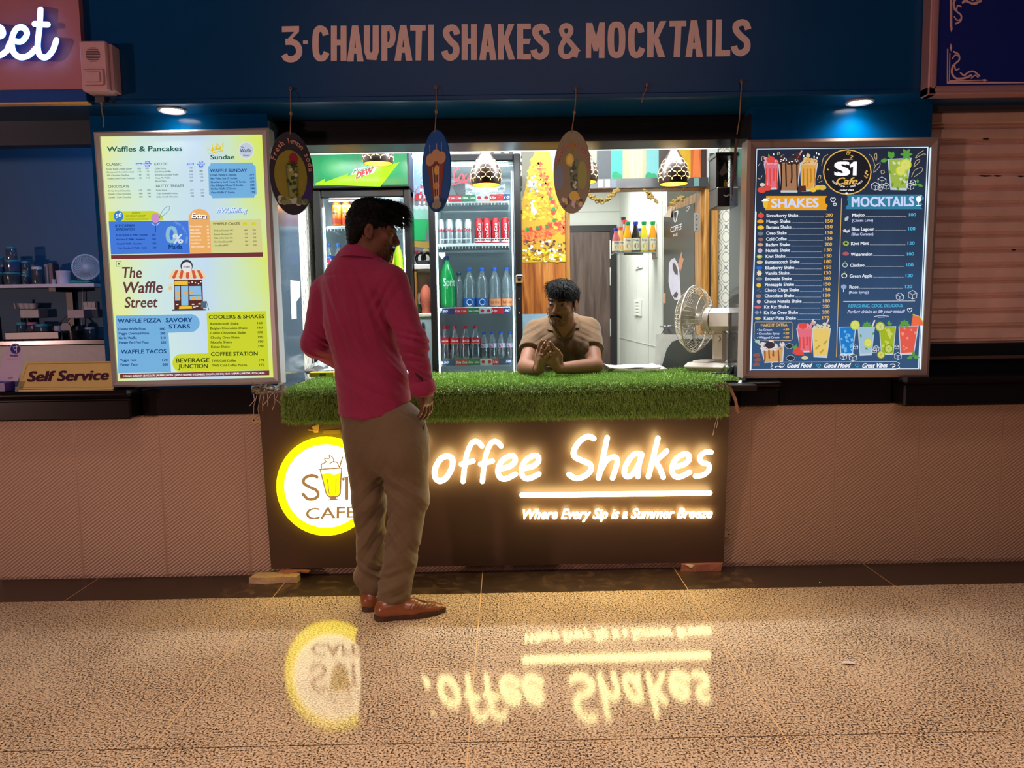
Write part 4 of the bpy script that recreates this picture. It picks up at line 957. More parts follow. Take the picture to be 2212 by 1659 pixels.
T(g, c7, 'S', 1010, 486, 1145, 150, WHT, bold=0.05); C(g, c7, [(1196, 340), (1234, 339), (1230, 486), (1190, 486)], WHT, 0.002); C(g, c7, [(1200, 340), (1200, 392), (1160, 404), (1160, 372)], WHT, 0.002); T(g, c7, 'Cafe', 1018, 582, 1238, 76, GOLD, bold=0.03, shear=0.35)
q = c7(1132, 420); g.arctext('GOOD FOOD • GOOD MOOD', q[0], q[1], 218 * k2, 196 * k2, math.pi - .72, .72, 17 * k2, PB, WHT, 0.0026, 0.02)
T(g, c7, 'GREAT VIBES', 1052, 651, 1200, 14, WHT, bold=0.03)
T(g, c7, 'SHAKES', 330, 828, 824, 100, LIL, bold=0.034, off=0.003)
T(g, c7, 'MOCKTAILS', 1182, 818, 1838, 106, LIL, bold=0.034, off=0.003)
def row(mp, s, x0, x1, y, p, a, col, dots=True):
  T(g, mp, s, x0, y, x1, 36, pr((232, 240, 250), 0.95), bold=0.022, y1=y - 4); T(g, mp, p, a, y - 5, a + 73, 36, col, bold=0.025, y1=y - 6)
  if dots:
    x = x1 + 16
    while x < a - 22: E(g, mp, x, y - 4, 3.2, 3.4, pr((206, 214, 226)), 0.002); x += 11.5
for s, x0, x1, y, p, a in (('Strawberry Shake', 275, 610, 930, '200', 904), ('Mango Shake', 275, 527, 992, '150', 903), ('Banana Shake', 274, 537, 1053, '150', 902), ('Oreo Shake', 273, 487, 1117, '130', 900), ('Cold Coffee', 271, 487, 1180, '120', 898), ('Badam Shake', 270, 525, 1240, '200', 895), ('Nutella Shake', 268, 523, 1300, '150', 893), ('Kiwi Shake', 266, 472, 1362, '150', 892)): row(c7, s, x0, x1, y, p, a, GOLD)
for s, x0, x1, y, p, a in (('Butterscotch Shake', 264, 623, 145, '180', 890), ('Blueberry Shake', 264, 567, 205, '150', 888), ('Vanilla Shake', 263, 515, 264, '130', 886), ('Brownie Shake', 262, 542, 324, '200', 882), ('Pineapple Shake', 260, 565, 384, '150', 880), ('Choco Chips Shake', 257, 620, 444, '150', 877), ('Chocolate Shake', 255, 567, 504, '150', 876), ('Choco Nutella Shake', 253, 645, 563, '180', 874), ('Kit Kat Shake', 251, 510, 622, '200', 870), ('Kit Kat Oreo Shake', 249, 607, 682, '200', 868), ('Kesar Pista Shake', 247, 585, 742, '170', 868)): row(c8, s, x0, x1, y, p, a, GOLD)
for mp, s, x0, x1, y, p, a in ((c7, 'Mojito', 1185, 1315, 926, '100', 1788), (c7, 'Blue Lagoon', 1180, 1418, 1074, '100', 1780), (c7, 'Kiwi Mint', 1173, 1360, 1227, '120', 1773), (c7, 'Watermelon', 1170, 1398, 1342, '100', 1767), (c8, 'Chickoo', 1163, 1313, 180, '100', 1760), (c8, 'Green Apple', 1158, 1398, 293, '120', 1753), (c8, 'Rose', 1155, 1250, 410, '120', 1747)): row(mp, s, x0, x1, y, p, a, CYAN)
T(g, c7, '(Classic Lime)', 1183, 978, 1405, 30, LIL, bold=0.015); T(g, c7, '(Blue Curacao)', 1177, 1124, 1408, 30, LIL, bold=0.015); T(g, c8, '(Rose Syrup)', 1150, 463, 1357, 30, LIL, bold=0.015)
T(g, c8, 'REFRESHING. COOL. DELICIOUS.', 1143, 611, 1725, 36, CYAN, bold=0.02, shear=0.2, y1=606); T(g, c8, 'Perfect drinks to lift your mood!', 1132, 674, 1745, 38, LIL, bold=0.015, shear=0.4, y1=668)
T(g, c8, 'MAKE IT EXTRA', 216, 813, 495, 30, GOLD, bold=0.03)
for s, x1, y, p in (('• Ice Cream', 333, 860, '+30'), ('• Chocolate Syrup', 412, 900, '+20'), ('• Whipped Cream', 410, 942, '+20')): T(g, c8, s, 172, y, x1, 24, LIL, bold=0.02); T(g, c8, p, 452, y - 3, 512, 26, GOLD, bold=0.025)
for s, x0, x1 in (('Good Food', 495, 760), ('Good Mood', 888, 1170), ('Great Vibes', 1293, 1560)): T(g, c8, s, x0, 1250, x1, 48, pr((240, 246, 255), 1.0), bold=0.03, shear=0.4, y1=1246)
obj('printed_wording', g, t)

# --- neighbour's sign, top left
NY = -0.262; npn = YP(NY)
t = thing('shop_sign', 'pink sign panel with white lit script letters at the top left', 'sign', QY(90, 222, NY))
PNK = M('pink_sign_panel', (182, 116, 122), rough=0.45, var=0.04, scale=4)
x1 = npn.P(176, 100)[0]; z0 = npn.P(90, 193)[2]
b = MB(); b.bx(-3.6, x1, NY, FY, z0, 3.4, PNK); obj('panel', b, t)
b = MB(); za = npn.P(90, 221)[2]; b.bx(-3.6, x1 + 0.004, NY + 0.004, FY, za, z0, M('royal_blue_panel', (10, 70, 150), rough=0.35)); obj('lower_band', b, t, label='royal blue band under the pink panel')
b = MB(); b.bx(-3.6, x1 + 0.012, NY - 0.002, FY, za - 0.008, za, M('ochre_edge_strip', (226, 176, 96), rough=0.4)); obj('edge_strip', b, t)
NEON = M('white_led_letter', (150, 205, 255), emit=7.0, ecol=(150, 205, 255)); SIDE = M('blue_letter_side', (0, 70, 160), rough=0.3, emit=0.8, ecol=(0, 90, 220))
kk = 600 / 2212.0
for nm, paths in (('letter_e', [[(-60, 300), (20, 280), (10, 225), (-40, 220), (-80, 300), (-60, 420), (0, 440), (60, 400)]]), ('letter_e', [[(60, 400), (90, 330), (170, 330), (215, 270), (185, 220), (130, 230), (95, 310), (105, 410), (160, 455), (230, 440), (290, 380)]]), ('letter_t', [[(322, 75), (316, 200), (300, 360), (318, 440), (370, 455), (420, 400), (448, 320)], [(275, 190), (380, 196)]])):
  b = MB()
  for p in paths: b.stroke([(x * kk, y * kk) for x, y in p], 46 * kk, npn, NEON, 0.045, depth=0.004, smooth=True)
  o_ = obj(nm.split('_')[0], b, t, label='white lit script letter ' + nm[-1])
  b = MB()
  for p in paths: b.stroke([(x * kk, y * kk) for x, y in p], 50 * kk, npn, SIDE, 0.040, depth=0.038, smooth=True)
  obj('letter_side', b, o_)
# alarm sounder on the fascia
ax, az = QY(206, 196, FY - .09)[0], QY(206, 196, FY - 0.09)[2]
t = thing('alarm_sounder', 'pinkish wall mounted alarm box with a round grille beside the pink sign', 'alarm box', (ax, FY - .045, az))
ASH = M('off_white_enamel', (212, 170, 176), rough=0.32, var=0.04)
w_, h_ = 0.115, 0.208
b = MB(); b.bx(ax - w_ / 2, ax + w_ / 2, FY - 0.09, FY, az, az + h_, ASH, bev=0.006); b.bx(ax + w_ / 2 - .0, ax + w_ / 2 + .014, FY - 0.07, FY, az + .004, az + h_ * .97, ASH, bev=.004); obj('housing', b, t)
ap = LPlane((ax, FY - 0.09, az), (1, 0, 0), (0, 0, 1))
DG = M('dark_grille', (70, 56, 66), rough=0.5)
b = MB()
for i in range(9):
  v = 0.150 + (i - 4) * 0.0068; hw = math.sqrt(max(0, .031 ** 2 - (v - .150) ** 2)); b.poly([(-hw, v - .0017), (hw, v - .0017), (hw, v + .0017), (-hw, v + .0017)], ap, DG, 0.001)
obj('grille', b, t)
b = MB(); b.bx(ax - .043, ax + .043, FY - .098, FY - .09, az + .022, az + .088, ASH, bev=0.004); b.bx(ax - .03, ax + .03, FY - .104, FY - .098, az + .034, az + .076, ASH, bev=.005); obj('cover_plate', b, t)
b = MB(); b.bx(ax - .04, ax + .0, FY - .02, FY, az - .03, az - .004, M('wire_clip', (70, 76, 90), rough=0.5)); b.tube([(ax - .05, FY - .012, az - .01), (ax - .02, FY - .018, az - .035), (ax + .03, FY - .012, az - .03), (ax + .05, FY - .01, az - .01)], .0025, BLACKM, 6); obj('wire', b, t)

# --- framed blue panel, top right
PY = -0.30; pp = YP(PY)
t = thing('framed_sign', 'deep blue signboard with cream scroll ornament above the roller shutter', 'sign', QY(2120, 203, PY))
b = MB(); xL, zB = pp.P(2005, 204)[0], pp.P(2110, 203)[2]; fw = 0.038
FR = M('rose_aluminium', (206, 160, 158), rough=0.36, metal=0.5, var=0.03)
b.bx(xL, xL + fw, PY, FY, zB, 3.2, FR, bev=.005); b.bx(xL, 4.2, PY, FY, zB, zB + fw, FR, bev=.005); b.bx(xL + .012, xL + fw - .012, PY - .004, PY, zB + .012, 3.2, FR); b.bx(xL + .012, 4.2, PY - .004, PY, zB + .012, zB + fw - .012, FR); obj('frame', b, t)
b = MB(); b.bx(xL + fw, 4.2, PY + 0.012, FY, zB + fw, 3.2, M('deep_blue_vinyl', (14, 30, 118), rough=0.4, var=0.05)); obj('panel', b, t)
k8 = 262 / 869.0
def c9(x, y): return (1950 + x * k8, y * k8)
OC = M('cream_vinyl', (226, 184, 178), rough=0.5, var=.04); op = YP(PY + 0.012); b = MB()
def O(pts, w, **k): b.stroke([c9(*p) for p in pts], w * k8, op, OC, 0.0015, **k)
O([(346, -20), (346, 195)], 18, smooth=False, cap='butt'); O([(322, 350), (320, 592), (880, 592)], 9, smooth=False, cap='butt'); O([(338, 380), (334, 578), (600, 574)], 7, smooth=False, cap='butt')
for tr in (lambda x, y: (x, y), lambda x, y: (x + 14, 540 - y)):
  O([tr(360, 470), tr(352, 520), tr(380, 560), tr(440, 560), tr(490, 540)], 15); O([tr(352, 500), tr(372, 460), tr(404, 430), tr(400, 390), tr(365, 370)], 12)
  O([tr(372, 470), tr(380, 500), tr(404, 492)], 10); O([tr(356, 420), tr(375, 395), tr(395, 400)], 9); O([tr(415, 522), tr(440, 540), tr(470, 518), tr(510, 512), tr(550, 545)], 12); O([tr(490, 560), tr(520, 540), tr(540, 555)], 9)
for pts in ([(345, 308), (354, 340), (346, 372), (336, 340)], [(348, 232), (358, 205), (350, 170), (340, 205)], [(614, 574), (586, 566), (556, 574), (586, 583)]): b.poly([c9(*p) for p in pts], op, OC, 0.0016)
O([(430, 20), (470, -10)], 14); O([(440, 5), (500, 22), (560, 10)], 12)
obj('scroll_ornament', b, t)

# --- roller shutter, right
SY = 0.06; sp_ = YP(SY)
t = thing('roller_shutter', 'closed brown steel roller shutter of the shop on the right', 'shutter', (3.0, SY, 1.0))
zt, zb = sp_.P(2110, 243)[2], sp_.P(2110, 742)[2]; xs0 = XR1 - 0.02
prof = []; n = 15; p_ = (zt - zb) / n
for i in range(n):
  z = zt - i * p_
  prof += [(0.0, z), (-0.004, z - p_ * .06), (-0.006, z - p_ * .62), (0.006, z - p_ * .70), (0.002, z - p_ * .76), (-0.004, z - p_ * .82), (0.010, z - p_ * .90), (0.012, z - p_ * .97)]
vs = [];
for x in (xs0, 4.4): vs += [(x, SY + dy, z) for dy, z in prof]
m_ = len(prof); fs_ = [(i, i + 1, i + 1 + m_, i + m_) for i in range(m_ - 1)]
SHM = M('brown_shutter_steel', (228, 190, 172), rough=0.45, metal=0.05, var=0.16, scale=7)
b = MB(); b.add(vs, fs_, SHM); obj('curtain', b, t)
b = MB(); b.bx(xs0, 4.4, SY - .01, SY + .03, zb - 0.06, zb, BLACKM); b.bx(xs0, 4.4, SY - .025, SY + .02, zb - .075, zb - .06, M('dull_bottom_rail', (90, 66, 56), rough=.4)); obj('bottom_rail', b, t)
b = MB(); b.bx(xs0 - .01, 4.4, SY + .03, SY + .06, 0.9, zb, BLACKM); obj('recess_shade_sheet', b, t)  # black sheet stands in for the shade of the gap below the curtain
b = MB()
for x_, z_, w2 in ((2128, 380, 34), (2155, 380, 20), (2130, 300, 16), (2205, 381, 16), (2190, 540, 10)):
  c_ = sp_.P(x_, z_); b.poly([(x_ - w2 / 2, z_), (x_ - w2 / 4, z_ - 2), (x_ + w2 / 3, z_ - 1.5), (x_ + w2 / 2, z_ + .5), (x_, z_ + 2)], YP(SY - .006), M('shutter_rust', (40, 26, 22), rough=.8), .001)
obj('rust_mark', b, t)
b = MB(); b.bx(XR1 - 0.02, 4.3, 0.03, 0.12, zt, FZ + .02, M('grey_lintel', (70, 66, 70), rough=.5)); struct('trim_13', b, label='grey lintel above the roller shutter', cat='lintel')

# --- recessed downlights
def downlight(px, py, label):
  D_ = (FZ - CAM[2]) / ray(px, py)[2]; p = Q(px, py, D_)
  tt = thing('downlight', label, 'ceiling light', (p[0], p[1], FZ + .006), 'recessed downlights in the soffit')
  bb = MB(); bb.lathe((p[0], p[1], FZ + .012), [(.062, 0), (.064, -.006), (.058, -.011), (.050, -.007), (.048, 0.0)], M('downlight_ring', (206, 206, 206), rough=.35, metal=.4), 28, caps=False); obj('ring', bb, tt, True)
  bb = MB(); bb.lathe((p[0], p[1], FZ + .009), [(.048, 0), (.03, -.004), (.0001, -.006)], M('downlight_lens', (255, 246, 232), emit=14.0, ecol=(255, 238, 216)), 28, caps=False); obj('lens', bb, tt, True)
  spot('downlight_beam', (p[0], p[1], FZ - 0.01), (p[0], p[1] - .02, 0), 9, (1.0, 0.93, 0.86), 150, 0.8, 0.04)
  return p
p1 = downlight(372, 242, 'recessed downlight over the yellow menu lightbox')
p2 = downlight(1857, 224, 'recessed downlight over the dark menu lightbox')

# --- hanging oval drink plaques and loose strings
HEMP = M('hemp_string', (150, 116, 84), rough=0.9, var=.2, scale=200)
NAIL = M('rusty_nail', (110, 70, 50), rough=.6, metal=.5)
def string_mesh(pts, r=0.0022, knots=()):
  bb = MB(); bb.tube(pts, r, HEMP, 6)
  for k_ in knots: bb.ball(k_, (.007, .007, .009), HEMP, 8, 6)
  return bb
def plaque(name_label, cx, cy, rx_px, ry_px, hook, D_, yaw, draw, backcol):
  c = Q(cx, cy, D_); s = D_ / F
  ry = ry_px * s; rx = rx_px * s / math.cos(yaw)
  U = np.array([math.cos(yaw), math.sin(yaw), 0]); V = np.array([0, 0, 1.0]); lp = LPlane(c, U, V)
  tt = thing('hanging_plaque', name_label, 'hanging sign', c - V * ry, 'oval drink plaques hung from the fascia')
  bb = MB(); bb.ell(0, 0, rx, ry, lp, backcol, 0.003, n=48, depth=0.006); board = obj('board', bb, tt)
  g_ = MB(); draw(g_, lp, rx, ry); obj('printed_drink', g_, tt)
  h_ = QY(hook[0], hook[1], FY - .012); top = c + V * (ry - .012) + lp.n * .004
  mid = h_ * .45 + top * .55 + np.array([0.004, -.006, 0])
  st = string_mesh([h_, h_ * .8 + top * .2 + np.array([.003, -.012, 0]), mid, top], .0024, (h_, mid))
  st.tube([h_ + np.array([0, .014, 0]), h_ + np.array([0, -.014, 0])], .003, NAIL, 6)
  o_ = obj('string', st, tt); return tt
def d_lemon(g_, lp, rx, ry):
  Ei = lambda x, y, a, b_, c, o=0.004, **k: g_.ell(x * rx, y * ry, a * rx, b_ * ry, lp, ink(c), o, n=24, **k)
  Ei(-.05, -.06, .74, .62, (164, 158, 60), 0.0035); Ei(.55, -.4, .34, .36, (74, 64, 130), .0034); Ei(.1, .36, .20, .14, (176, 54, 70), .0040)
  g_.poly([(-.28 * rx, .18 * ry), (.30 * rx, .18 * ry), (.24 * rx, -.62 * ry), (-.2 * rx, -.62 * ry)], lp, ink((120, 136, 84)), .0042)
  g_.poly([(-.20 * rx, .12 * ry), (.20 * rx, .12 * ry), (.18 * rx, -.56 * ry), (-.14 * rx, -.56 * ry)], lp, ink((166, 176, 96)), .0045)
  r_ = random.Random(5)
  for _ in range(16): Ei(r_.uniform(-.2, .2), r_.uniform(-.5, .18), .08, .05, r_.choice([(70, 96, 50), (220, 226, 190), (190, 190, 70)]), .0048)
  for _ in range(26):
    x = r_.uniform(-.6, .6); Ei(x, -.72 + .12 * r_.random(), .13, .06, r_.choice([(226, 226, 214), (120, 140, 80), (160, 176, 120)]), .0044)
  for a in range(6): g_.stroke([(.02 * rx, .18 * ry), ((.02 + .25 * math.cos(a * .55)) * rx, (.18 + .13 * math.sin(a * .55)) * ry)], .004, lp, ink((46, 76, 40)), .005)
  g_.arctext('Fresh lemon soda', 0, -.02 * ry, rx * .78, ry * .74, 2.75, .10, .024, lp, ink((236, 176, 150)), .0055, .02)
def d_coffee(g_, lp, rx, ry):
  Ei = lambda x, y, a, b_, c, o=0.004: g_.ell(x * rx, y * ry, a * rx, b_ * ry, lp, ink(c), o, n=24)
  g_.poly([(-.66 * rx, .28 * ry), (.66 * rx, .28 * ry), (.30 * rx, -.66 * ry), (-.28 * rx, -.66 * ry)], lp, ink((118, 66, 44)), .0038)
  g_.poly([(.2 * rx, .28 * ry), (.62 * rx, .28 * ry), (.28 * rx, -.6 * ry), (.12 * rx, -.6 * ry)], lp, ink((156, 66, 60)), .0041)
  for x, y in ((-.38, .3), (0.02, .38), (.40, .3)): Ei(x, y, .32, .15, (206, 160, 116), .0044)
  Ei(.05, .02, .16, .12, (236, 190, 60), .0046); Ei(0, -.36, .22, .09, (226, 150, 60), .0046)
  for x in (-.18, .0, .18): g_.stroke([(x * rx * 1.2, .1 * ry), (x * rx * .8, -.62 * ry)], .005, lp, ink((220, 190, 160)), .0048, smooth=False)
  Ei(0, -.82, .34, .10, (222, 208, 176), .0044); Ei(0, -.70, .2, .1, (222, 208, 176), .0043)
  for x in (-.38, .1, .42): g_.stroke([(x * rx, .42 * ry), (x * rx * 1.05, .66 * ry)], .003, lp, ink((190, 196, 214)), .004, smooth=False)
def d_mojito(g_, lp, rx, ry):
  Ei = lambda x, y, a, b_, c, o=0.004: g_.ell(x * rx, y * ry, a * rx, b_ * ry, lp, ink(c), o, n=24)
  Ei(-.7, -.1, .26, .3, (120, 140, 160), .0034); Ei(.55, -.1, .26, .34, (150, 160, 70), .0034)
  g_.poly([(-.16 * rx, .3 * ry), (.36 * rx, .3 * ry), (.26 * rx, -.52 * ry), (-.06 * rx, -.52 * ry)], lp, ink((110, 128, 90)), .0038)
  r_ = random.Random(9)
  for _ in range(40):
    y = r_.uniform(-.45, .26); Ei(.10 + r_.uniform(-.17, .17), y, .06, .035, r_.choice([(40, 66, 44), (60, 90, 50), (206, 214, 196), (86, 120, 60)]), .0042)
  Ei(-.1, .30, .22, .15, (226, 200, 40), .0045); Ei(-.1, .30, .15, .10, (240, 222, 110), .0047)
  Ei(.1, -.58, .26, .12, (226, 200, 60), .0041); Ei(.05, .62, .14, .12, (150, 130, 30), .0038)
  for _ in range(24): Ei(r_.uniform(-.55, .6), -.72 + r_.uniform(-.1, .1), .1, .05, r_.choice([(214, 204, 206), (120, 100, 96), (70, 60, 50), (226, 200, 90)]), .004)
  g_.arctext('Lemon mint mojito', 0, .0, rx * .80, ry * .62, 2.85, .0, .022, lp, ink((196, 110, 100)), .0055, .02)
plaque('oval plaque picturing a fresh lemon soda glass, leftmost of three', 630, 375, 40, 86, (628, 192), 3.46, 0.55, d_lemon, ink((62, 60, 70)))
plaque('blue oval plaque picturing a tall iced coffee glass, middle of three', 943, 370, 32.5, 85, (942, 188), 3.47, -0.75, d_coffee, ink((34, 86, 160)))
plaque('beige oval plaque picturing a lemon mint drink, rightmost of three', 1236, 372, 37.5, 86, (1244, 192), 3.47, -0.5, d_mojito, ink((136, 130, 96)))
def loose(label, pts, Yo=-.012):
  P_ = [QY(x, y, FY + Yo) for x, y in pts]; bb = string_mesh(P_, .0026, (P_[0],)); bb.tube([P_[0] + np.array([0, .012, 0]), P_[0] + np.array([0, -.014, 0])], .003, NAIL, 6)
  return tag(obj('hanging_string', bb), label, 'string', 'loose strings on the fascia')
loose('short twisted string hanging from a nail under the letters CKT', [(1398, 183), (1395, 195), (1390, 205), (1386, 222)])
loose('long thin string hanging from a nail above the dark menu lightbox', [(1602, 176), (1600, 215), (1597, 260), (1592, 290)])
loose('pale twisted string hanging from the alarm box', [(219, 222), (220, 240), (224, 258), (223, 275)], -.02)
a_, e_ = QY(1591, 292, FY - .02), QY(1583, 432, FY - .02)
b = MB(); b.poly([(1588, 300), (1593, 300), (1589, 365), (1581, 438), (1580, 400)], YP(FY - .02), M('brown_ribbon', (96, 66, 56), rough=.6), 0, depth=.0015)
tag(obj('ribbon', b), 'brown ribbon dangling in front of the right reveal', 'ribbon')

# --- sign and payment stand on the left ledge
LZ = 0.943
t = thing('self_service_sign', 'yellow acrylic sign reading Self Service on the left ledge', 'sign', (QY(150, 840, -.1)[0], -.09, LZ))
ss = Plane((0, -.075, LZ), (0, -.93, .36))
YA = M('yellow_acrylic', (236, 208, 132), rough=.28, var=.03)
b = MB(); pts_ = [(36, 840.5), (55, 783), (246, 780), (246, 839)]; b.poly(pts_, ss, YA, 0.0, depth=.005); obj('panel', b, t)
b = MB(); b.stroke([(42, 837), (59, 786.5), (243, 783.5), (243, 836)], 1.0, ss, M('yellow_acrylic_edge', (176, 136, 50), rough=.4), .001, smooth=False, closed=True); obj('border_line', b, t)
b = MB(); b.text('Self Service', 60, 824, 234, 22.5, ss, M('maroon_vinyl', (74, 26, 52), rough=.4), .0015, bold=.04, shear=.22, y1=820); obj('lettering', b, t)
b = MB(); A = ss.P(40, 841); b.bx(A[0], ss.P(246, 841)[0], -.085, -.012, LZ, LZ + .004, YA); obj('foot', b, t)
t = thing('payment_stand', 'lilac acrylic payment stand with a round blue emblem on the left ledge', 'payment stand', (QY(20, 840, -.1)[0], -.1, LZ))
LIA = M('lilac_acrylic', (214, 196, 226), rough=.3, var=.02); PUR = M('violet_print', (66, 40, 140), rough=.35)
qs = Plane((0, -.08, LZ), (0, -.95, .31))
b = MB(); b.poly([(-8, 822), (12, 753), (24, 752), (51, 753), (38, 824)], qs, LIA, 0, depth=.004); b.ell(33, 754, 12.5, 12.5, qs, LIA, 0.0003, depth=.004); obj('panel', b, t)
b = MB(); b.ell(33, 754, 10.5, 10.5, qs, M('indigo_print', (56, 62, 168), rough=.3), .0016); obj('emblem', b, t)
b = MB(); WV = M('white_vinyl', (240, 236, 246), rough=.4)
b.stroke([(27.5, 749.5), (39, 748.5)], 1.7, qs, WV, .003, smooth=False); b.stroke([(30, 750), (30.2, 754), (32, 756), (35, 755.5)], 1.5, qs, WV, .003); b.stroke([(35.6, 749), (35.8, 761)], 1.6, qs, WV, .003, smooth=False); b.stroke([(34, 744.5), (36.4, 748)], 1.5, qs, WV, .003, smooth=False)
b.text('PhonePe', 21, 770, 38, 4.5, qs, PUR, .002, bold=.03, shear=.2); b.text('UPI', 17, 818, 27, 4, qs, M('grey_print', (130, 120, 140), rough=.4), .002, bold=.02, shear=.3); b.stroke([(15, 776), (40, 775)], .7, qs, MATS['grey_print'], .002, smooth=False); obj('lettering', b, t)
b = MB(); P0 = qs.P(-10, 843); P1 = qs.P(36, 843); b.bx(P0[0], P1[0] - .02, -.13, -.055, LZ, LZ + .046, PUR, bev=.003); obj('base', b, t)
# --- the counter: leaning dark sign box with lit letters
CZ0 = 0.046; CZ1 = 0.925
cpl = Plane((0, -0.07, CZ0), (0, -(CZ1 - CZ0), -0.12))
def CPp(px, py, off=0.0): return cpl.P(px, py, off)
tl, tr, br, bl = CPp(559, 866), CPp(1576, 862), CPp(1563, 1214), CPp(586, 1229)
up_ = np.array([0, -0.12, CZ1 - CZ0]) / math.hypot(0.12, CZ1 - CZ0)
tl = tl + up_ * ((CZ1 - tl[2]) / up_[2]); tr = tr + up_ * ((CZ1 - tr[2]) / up_[2])
counter = thing('counter', 'dark kiosk counter with lit cafe logo and lettering on its front', 'counter', (0.0, -0.1, 0.04))
DKP = M('dark_brown_acrylic', (82, 62, 50), rough=0.45, var=0.03, scale=6, spec=0.35)
b = MB(); bk = lambda p: np.array([p[0], -0.034, p[2]])
P4 = [tl, tr, br, bl]; B4 = [bk(p) for p in P4]
b.add([p - cpl.n * 0.004 for p in P4] + B4, [(0, 4, 5, 1), (1, 5, 6, 2), (2, 6, 7, 3), (3, 7, 4, 0), (4, 7, 6, 5)], M('black_ply_sides', (30, 24, 22), rough=.5)); obj('carcass', b, counter)
b = MB(); P5 = [p for p in P4]; b.add(P5 + [p - cpl.n * 0.004 for p in P5], [(3, 2, 1, 0), (0, 1, 5, 4), (1, 2, 6, 5), (2, 3, 7, 6), (3, 0, 4, 7)], DKP); obj('front_panel', b, counter)
b = MB(); b.bx(XL1 + .014, XR0 - .014, -.185, 0.62, CZ1 - .03, CZ1, M('dark_counter_slab', (40, 34, 32), rough=.4), bev=.004); obj('counter_top', b, counter)
b = MB(); b.bx(-1.1, 1.15, 0.13, 0.16, 0, CZ1 - .03, M('white_laminate', (206, 208, 206), rough=.4)); obj('back_panel', b, counter)
GLOW = M('warm_led_letter', (255, 222, 150), emit=14.0, ecol=(255, 236, 164))
k7 = 540 / 1906.0; k8 = 600 / 2118.0
def a7(x, y): return (540 + x * k7, 780 + y * k7)
def a8(x, y): return (1080 + x * k8, 780 + y * k8)
def letter(nm, paths, w=40):
  bb = MB()
  for p in paths: bb.stroke(p, w * k8, cpl, GLOW, 0.042, depth=0.016, smooth=len(p) > 2)
  obj('letter', bb, counter, label='white lit letter ' + nm)
def sh(mp, pts, dx=0, dy=0, sx=1, sy=1, ox=0, oy=0): return [mp((x - ox) * sx + ox + dx, (y - oy) * sy + oy + dy) for x, y in pts]
letter('C', [sh(a7, [(1330, 650), (1270, 625), (1190, 690), (1150, 800), (1175, 900), (1240, 925), (1310, 880)])], 48)
letter('o', [sh(a7, [(1505, 722), (1455, 745), (1412, 820), (1415, 890), (1450, 915), (1500, 885), (1540, 810), (1542, 745), (1505, 722)])], 42)
for dx in (0, 147):
  letter('f', [sh(a7, [(1768, 648), (1735, 615), (1695, 622), (1660, 690), (1640, 780), (1625, 918)], dx), sh(a7, [(1610, 786), (1702, 762)], dx)], 38)
E_ = [(1315, 808), (1395, 792), (1440, 755), (1436, 715), (1395, 712), (1340, 750), (1312, 815), (1325, 870), (1370, 884), (1445, 848)]
letter('e', [sh(a8, E_, -1327, 14)]); letter('e', [sh(a8, E_, -1148, 12)])
letter('S', [sh(a8, [(715, 590), (670, 575), (610, 610), (565, 680), (570, 730), (630, 760), (688, 790), (690, 835), (640, 880), (575, 892), (528, 865)])], 42)
letter('h', [sh(a8, [(818, 584), (752, 892)]), sh(a8, [(770, 830), (815, 755), (870, 730), (895, 755), (885, 810), (858, 892)])], 40)
letter('a', [sh(a8, [(1075, 708), (1020, 712), (965, 785), (948, 850), (968, 880), (1010, 862), (1060, 780), (1080, 715)]), sh(a8, [(1082, 712), (1060, 790), (1052, 880)])], 40)
letter('k', [sh(a8, [(1205, 588), (1132, 882)]), sh(a8, [(1272, 685), (1175, 775)]), sh(a8, [(1180, 770), (1215, 810), (1245, 885)])], 40)
letter('e', [sh(a8, E_)]); letter('s', [sh(a8, [(1610, 695), (1565, 695), (1525, 730), (1535, 770), (1590, 790), (1592, 830), (1550, 868), (1490, 876)])], 38)
b = MB(); b.stroke([a8(168, 1022), a8(1600, 1006)], 40 * k8, cpl, GLOW, 0.036, depth=.014, smooth=False); obj('light_bar', b, counter)
b = MB(); b.text('Where Every Sip is a Summer Breeze', *a8(178, 1205), a8(1618, 0)[0], 78 * k8, cpl, GLOW, 0.020, bold=0.022, shear=0.32, y1=a8(0, 1196)[1])
v0 = list(b.v); n0 = b.n; fc = list(b.f); b.add([np.array(p) - cpl.n * 0.005 for p in v0], fc, GLOW); obj('lit_tagline', b, counter)
# round logo
YRING = M('yellow_lit_ring', (255, 238, 0), emit=5.0, ecol=(255, 232, 0)); WDISC = M('white_lit_disc', (255, 244, 226), emit=6.0, ecol=(255, 236, 190))
lc = (704, 1050)
b = MB()
for i in range(64):
  a0, a1 = 2 * math.pi * i / 64, 2 * math.pi * (i + 1) / 64
  b.poly([(lc[0] + r * math.cos(a), lc[1] + r * math.sin(a)) for r, a in ((107, a0), (107, a1), (90, a1), (90, a0))], cpl, YRING, 0.040, depth=.036)
obj('logo_ring', b, counter)
b = MB(); b.ell(lc[0], lc[1], 91, 91, cpl, WDISC, 0.034, n=48, depth=.03); obj('logo_disc', b, counter)
LBR = M('logo_brown', (150, 112, 66), rough=.5, emit=1.2); LYE = M('logo_yellow', (255, 232, 0), emit=1.3, ecol=(255, 232, 0)); lo_ = 0.036
b = MB()
def G(pts, w, **k): b.stroke([a7(*p) for p in pts], w * k7, cpl, LBR, lo_ + .002, **k)
G([(512, 885), (470, 872), (418, 892), (410, 930), (450, 958), (505, 985), (520, 1022), (490, 1050), (440, 1050), (405, 1015)], 25)
G([(738, 1050), (738, 880), (712, 900)], 25, smooth=False)
b.poly([a7(548, 862), a7(600, 852), a7(640, 866), a7(694, 852), a7(688, 1010), a7(676, 1030), a7(600, 1030), a7(586, 1010)], cpl, LYE, lo_ + .001)
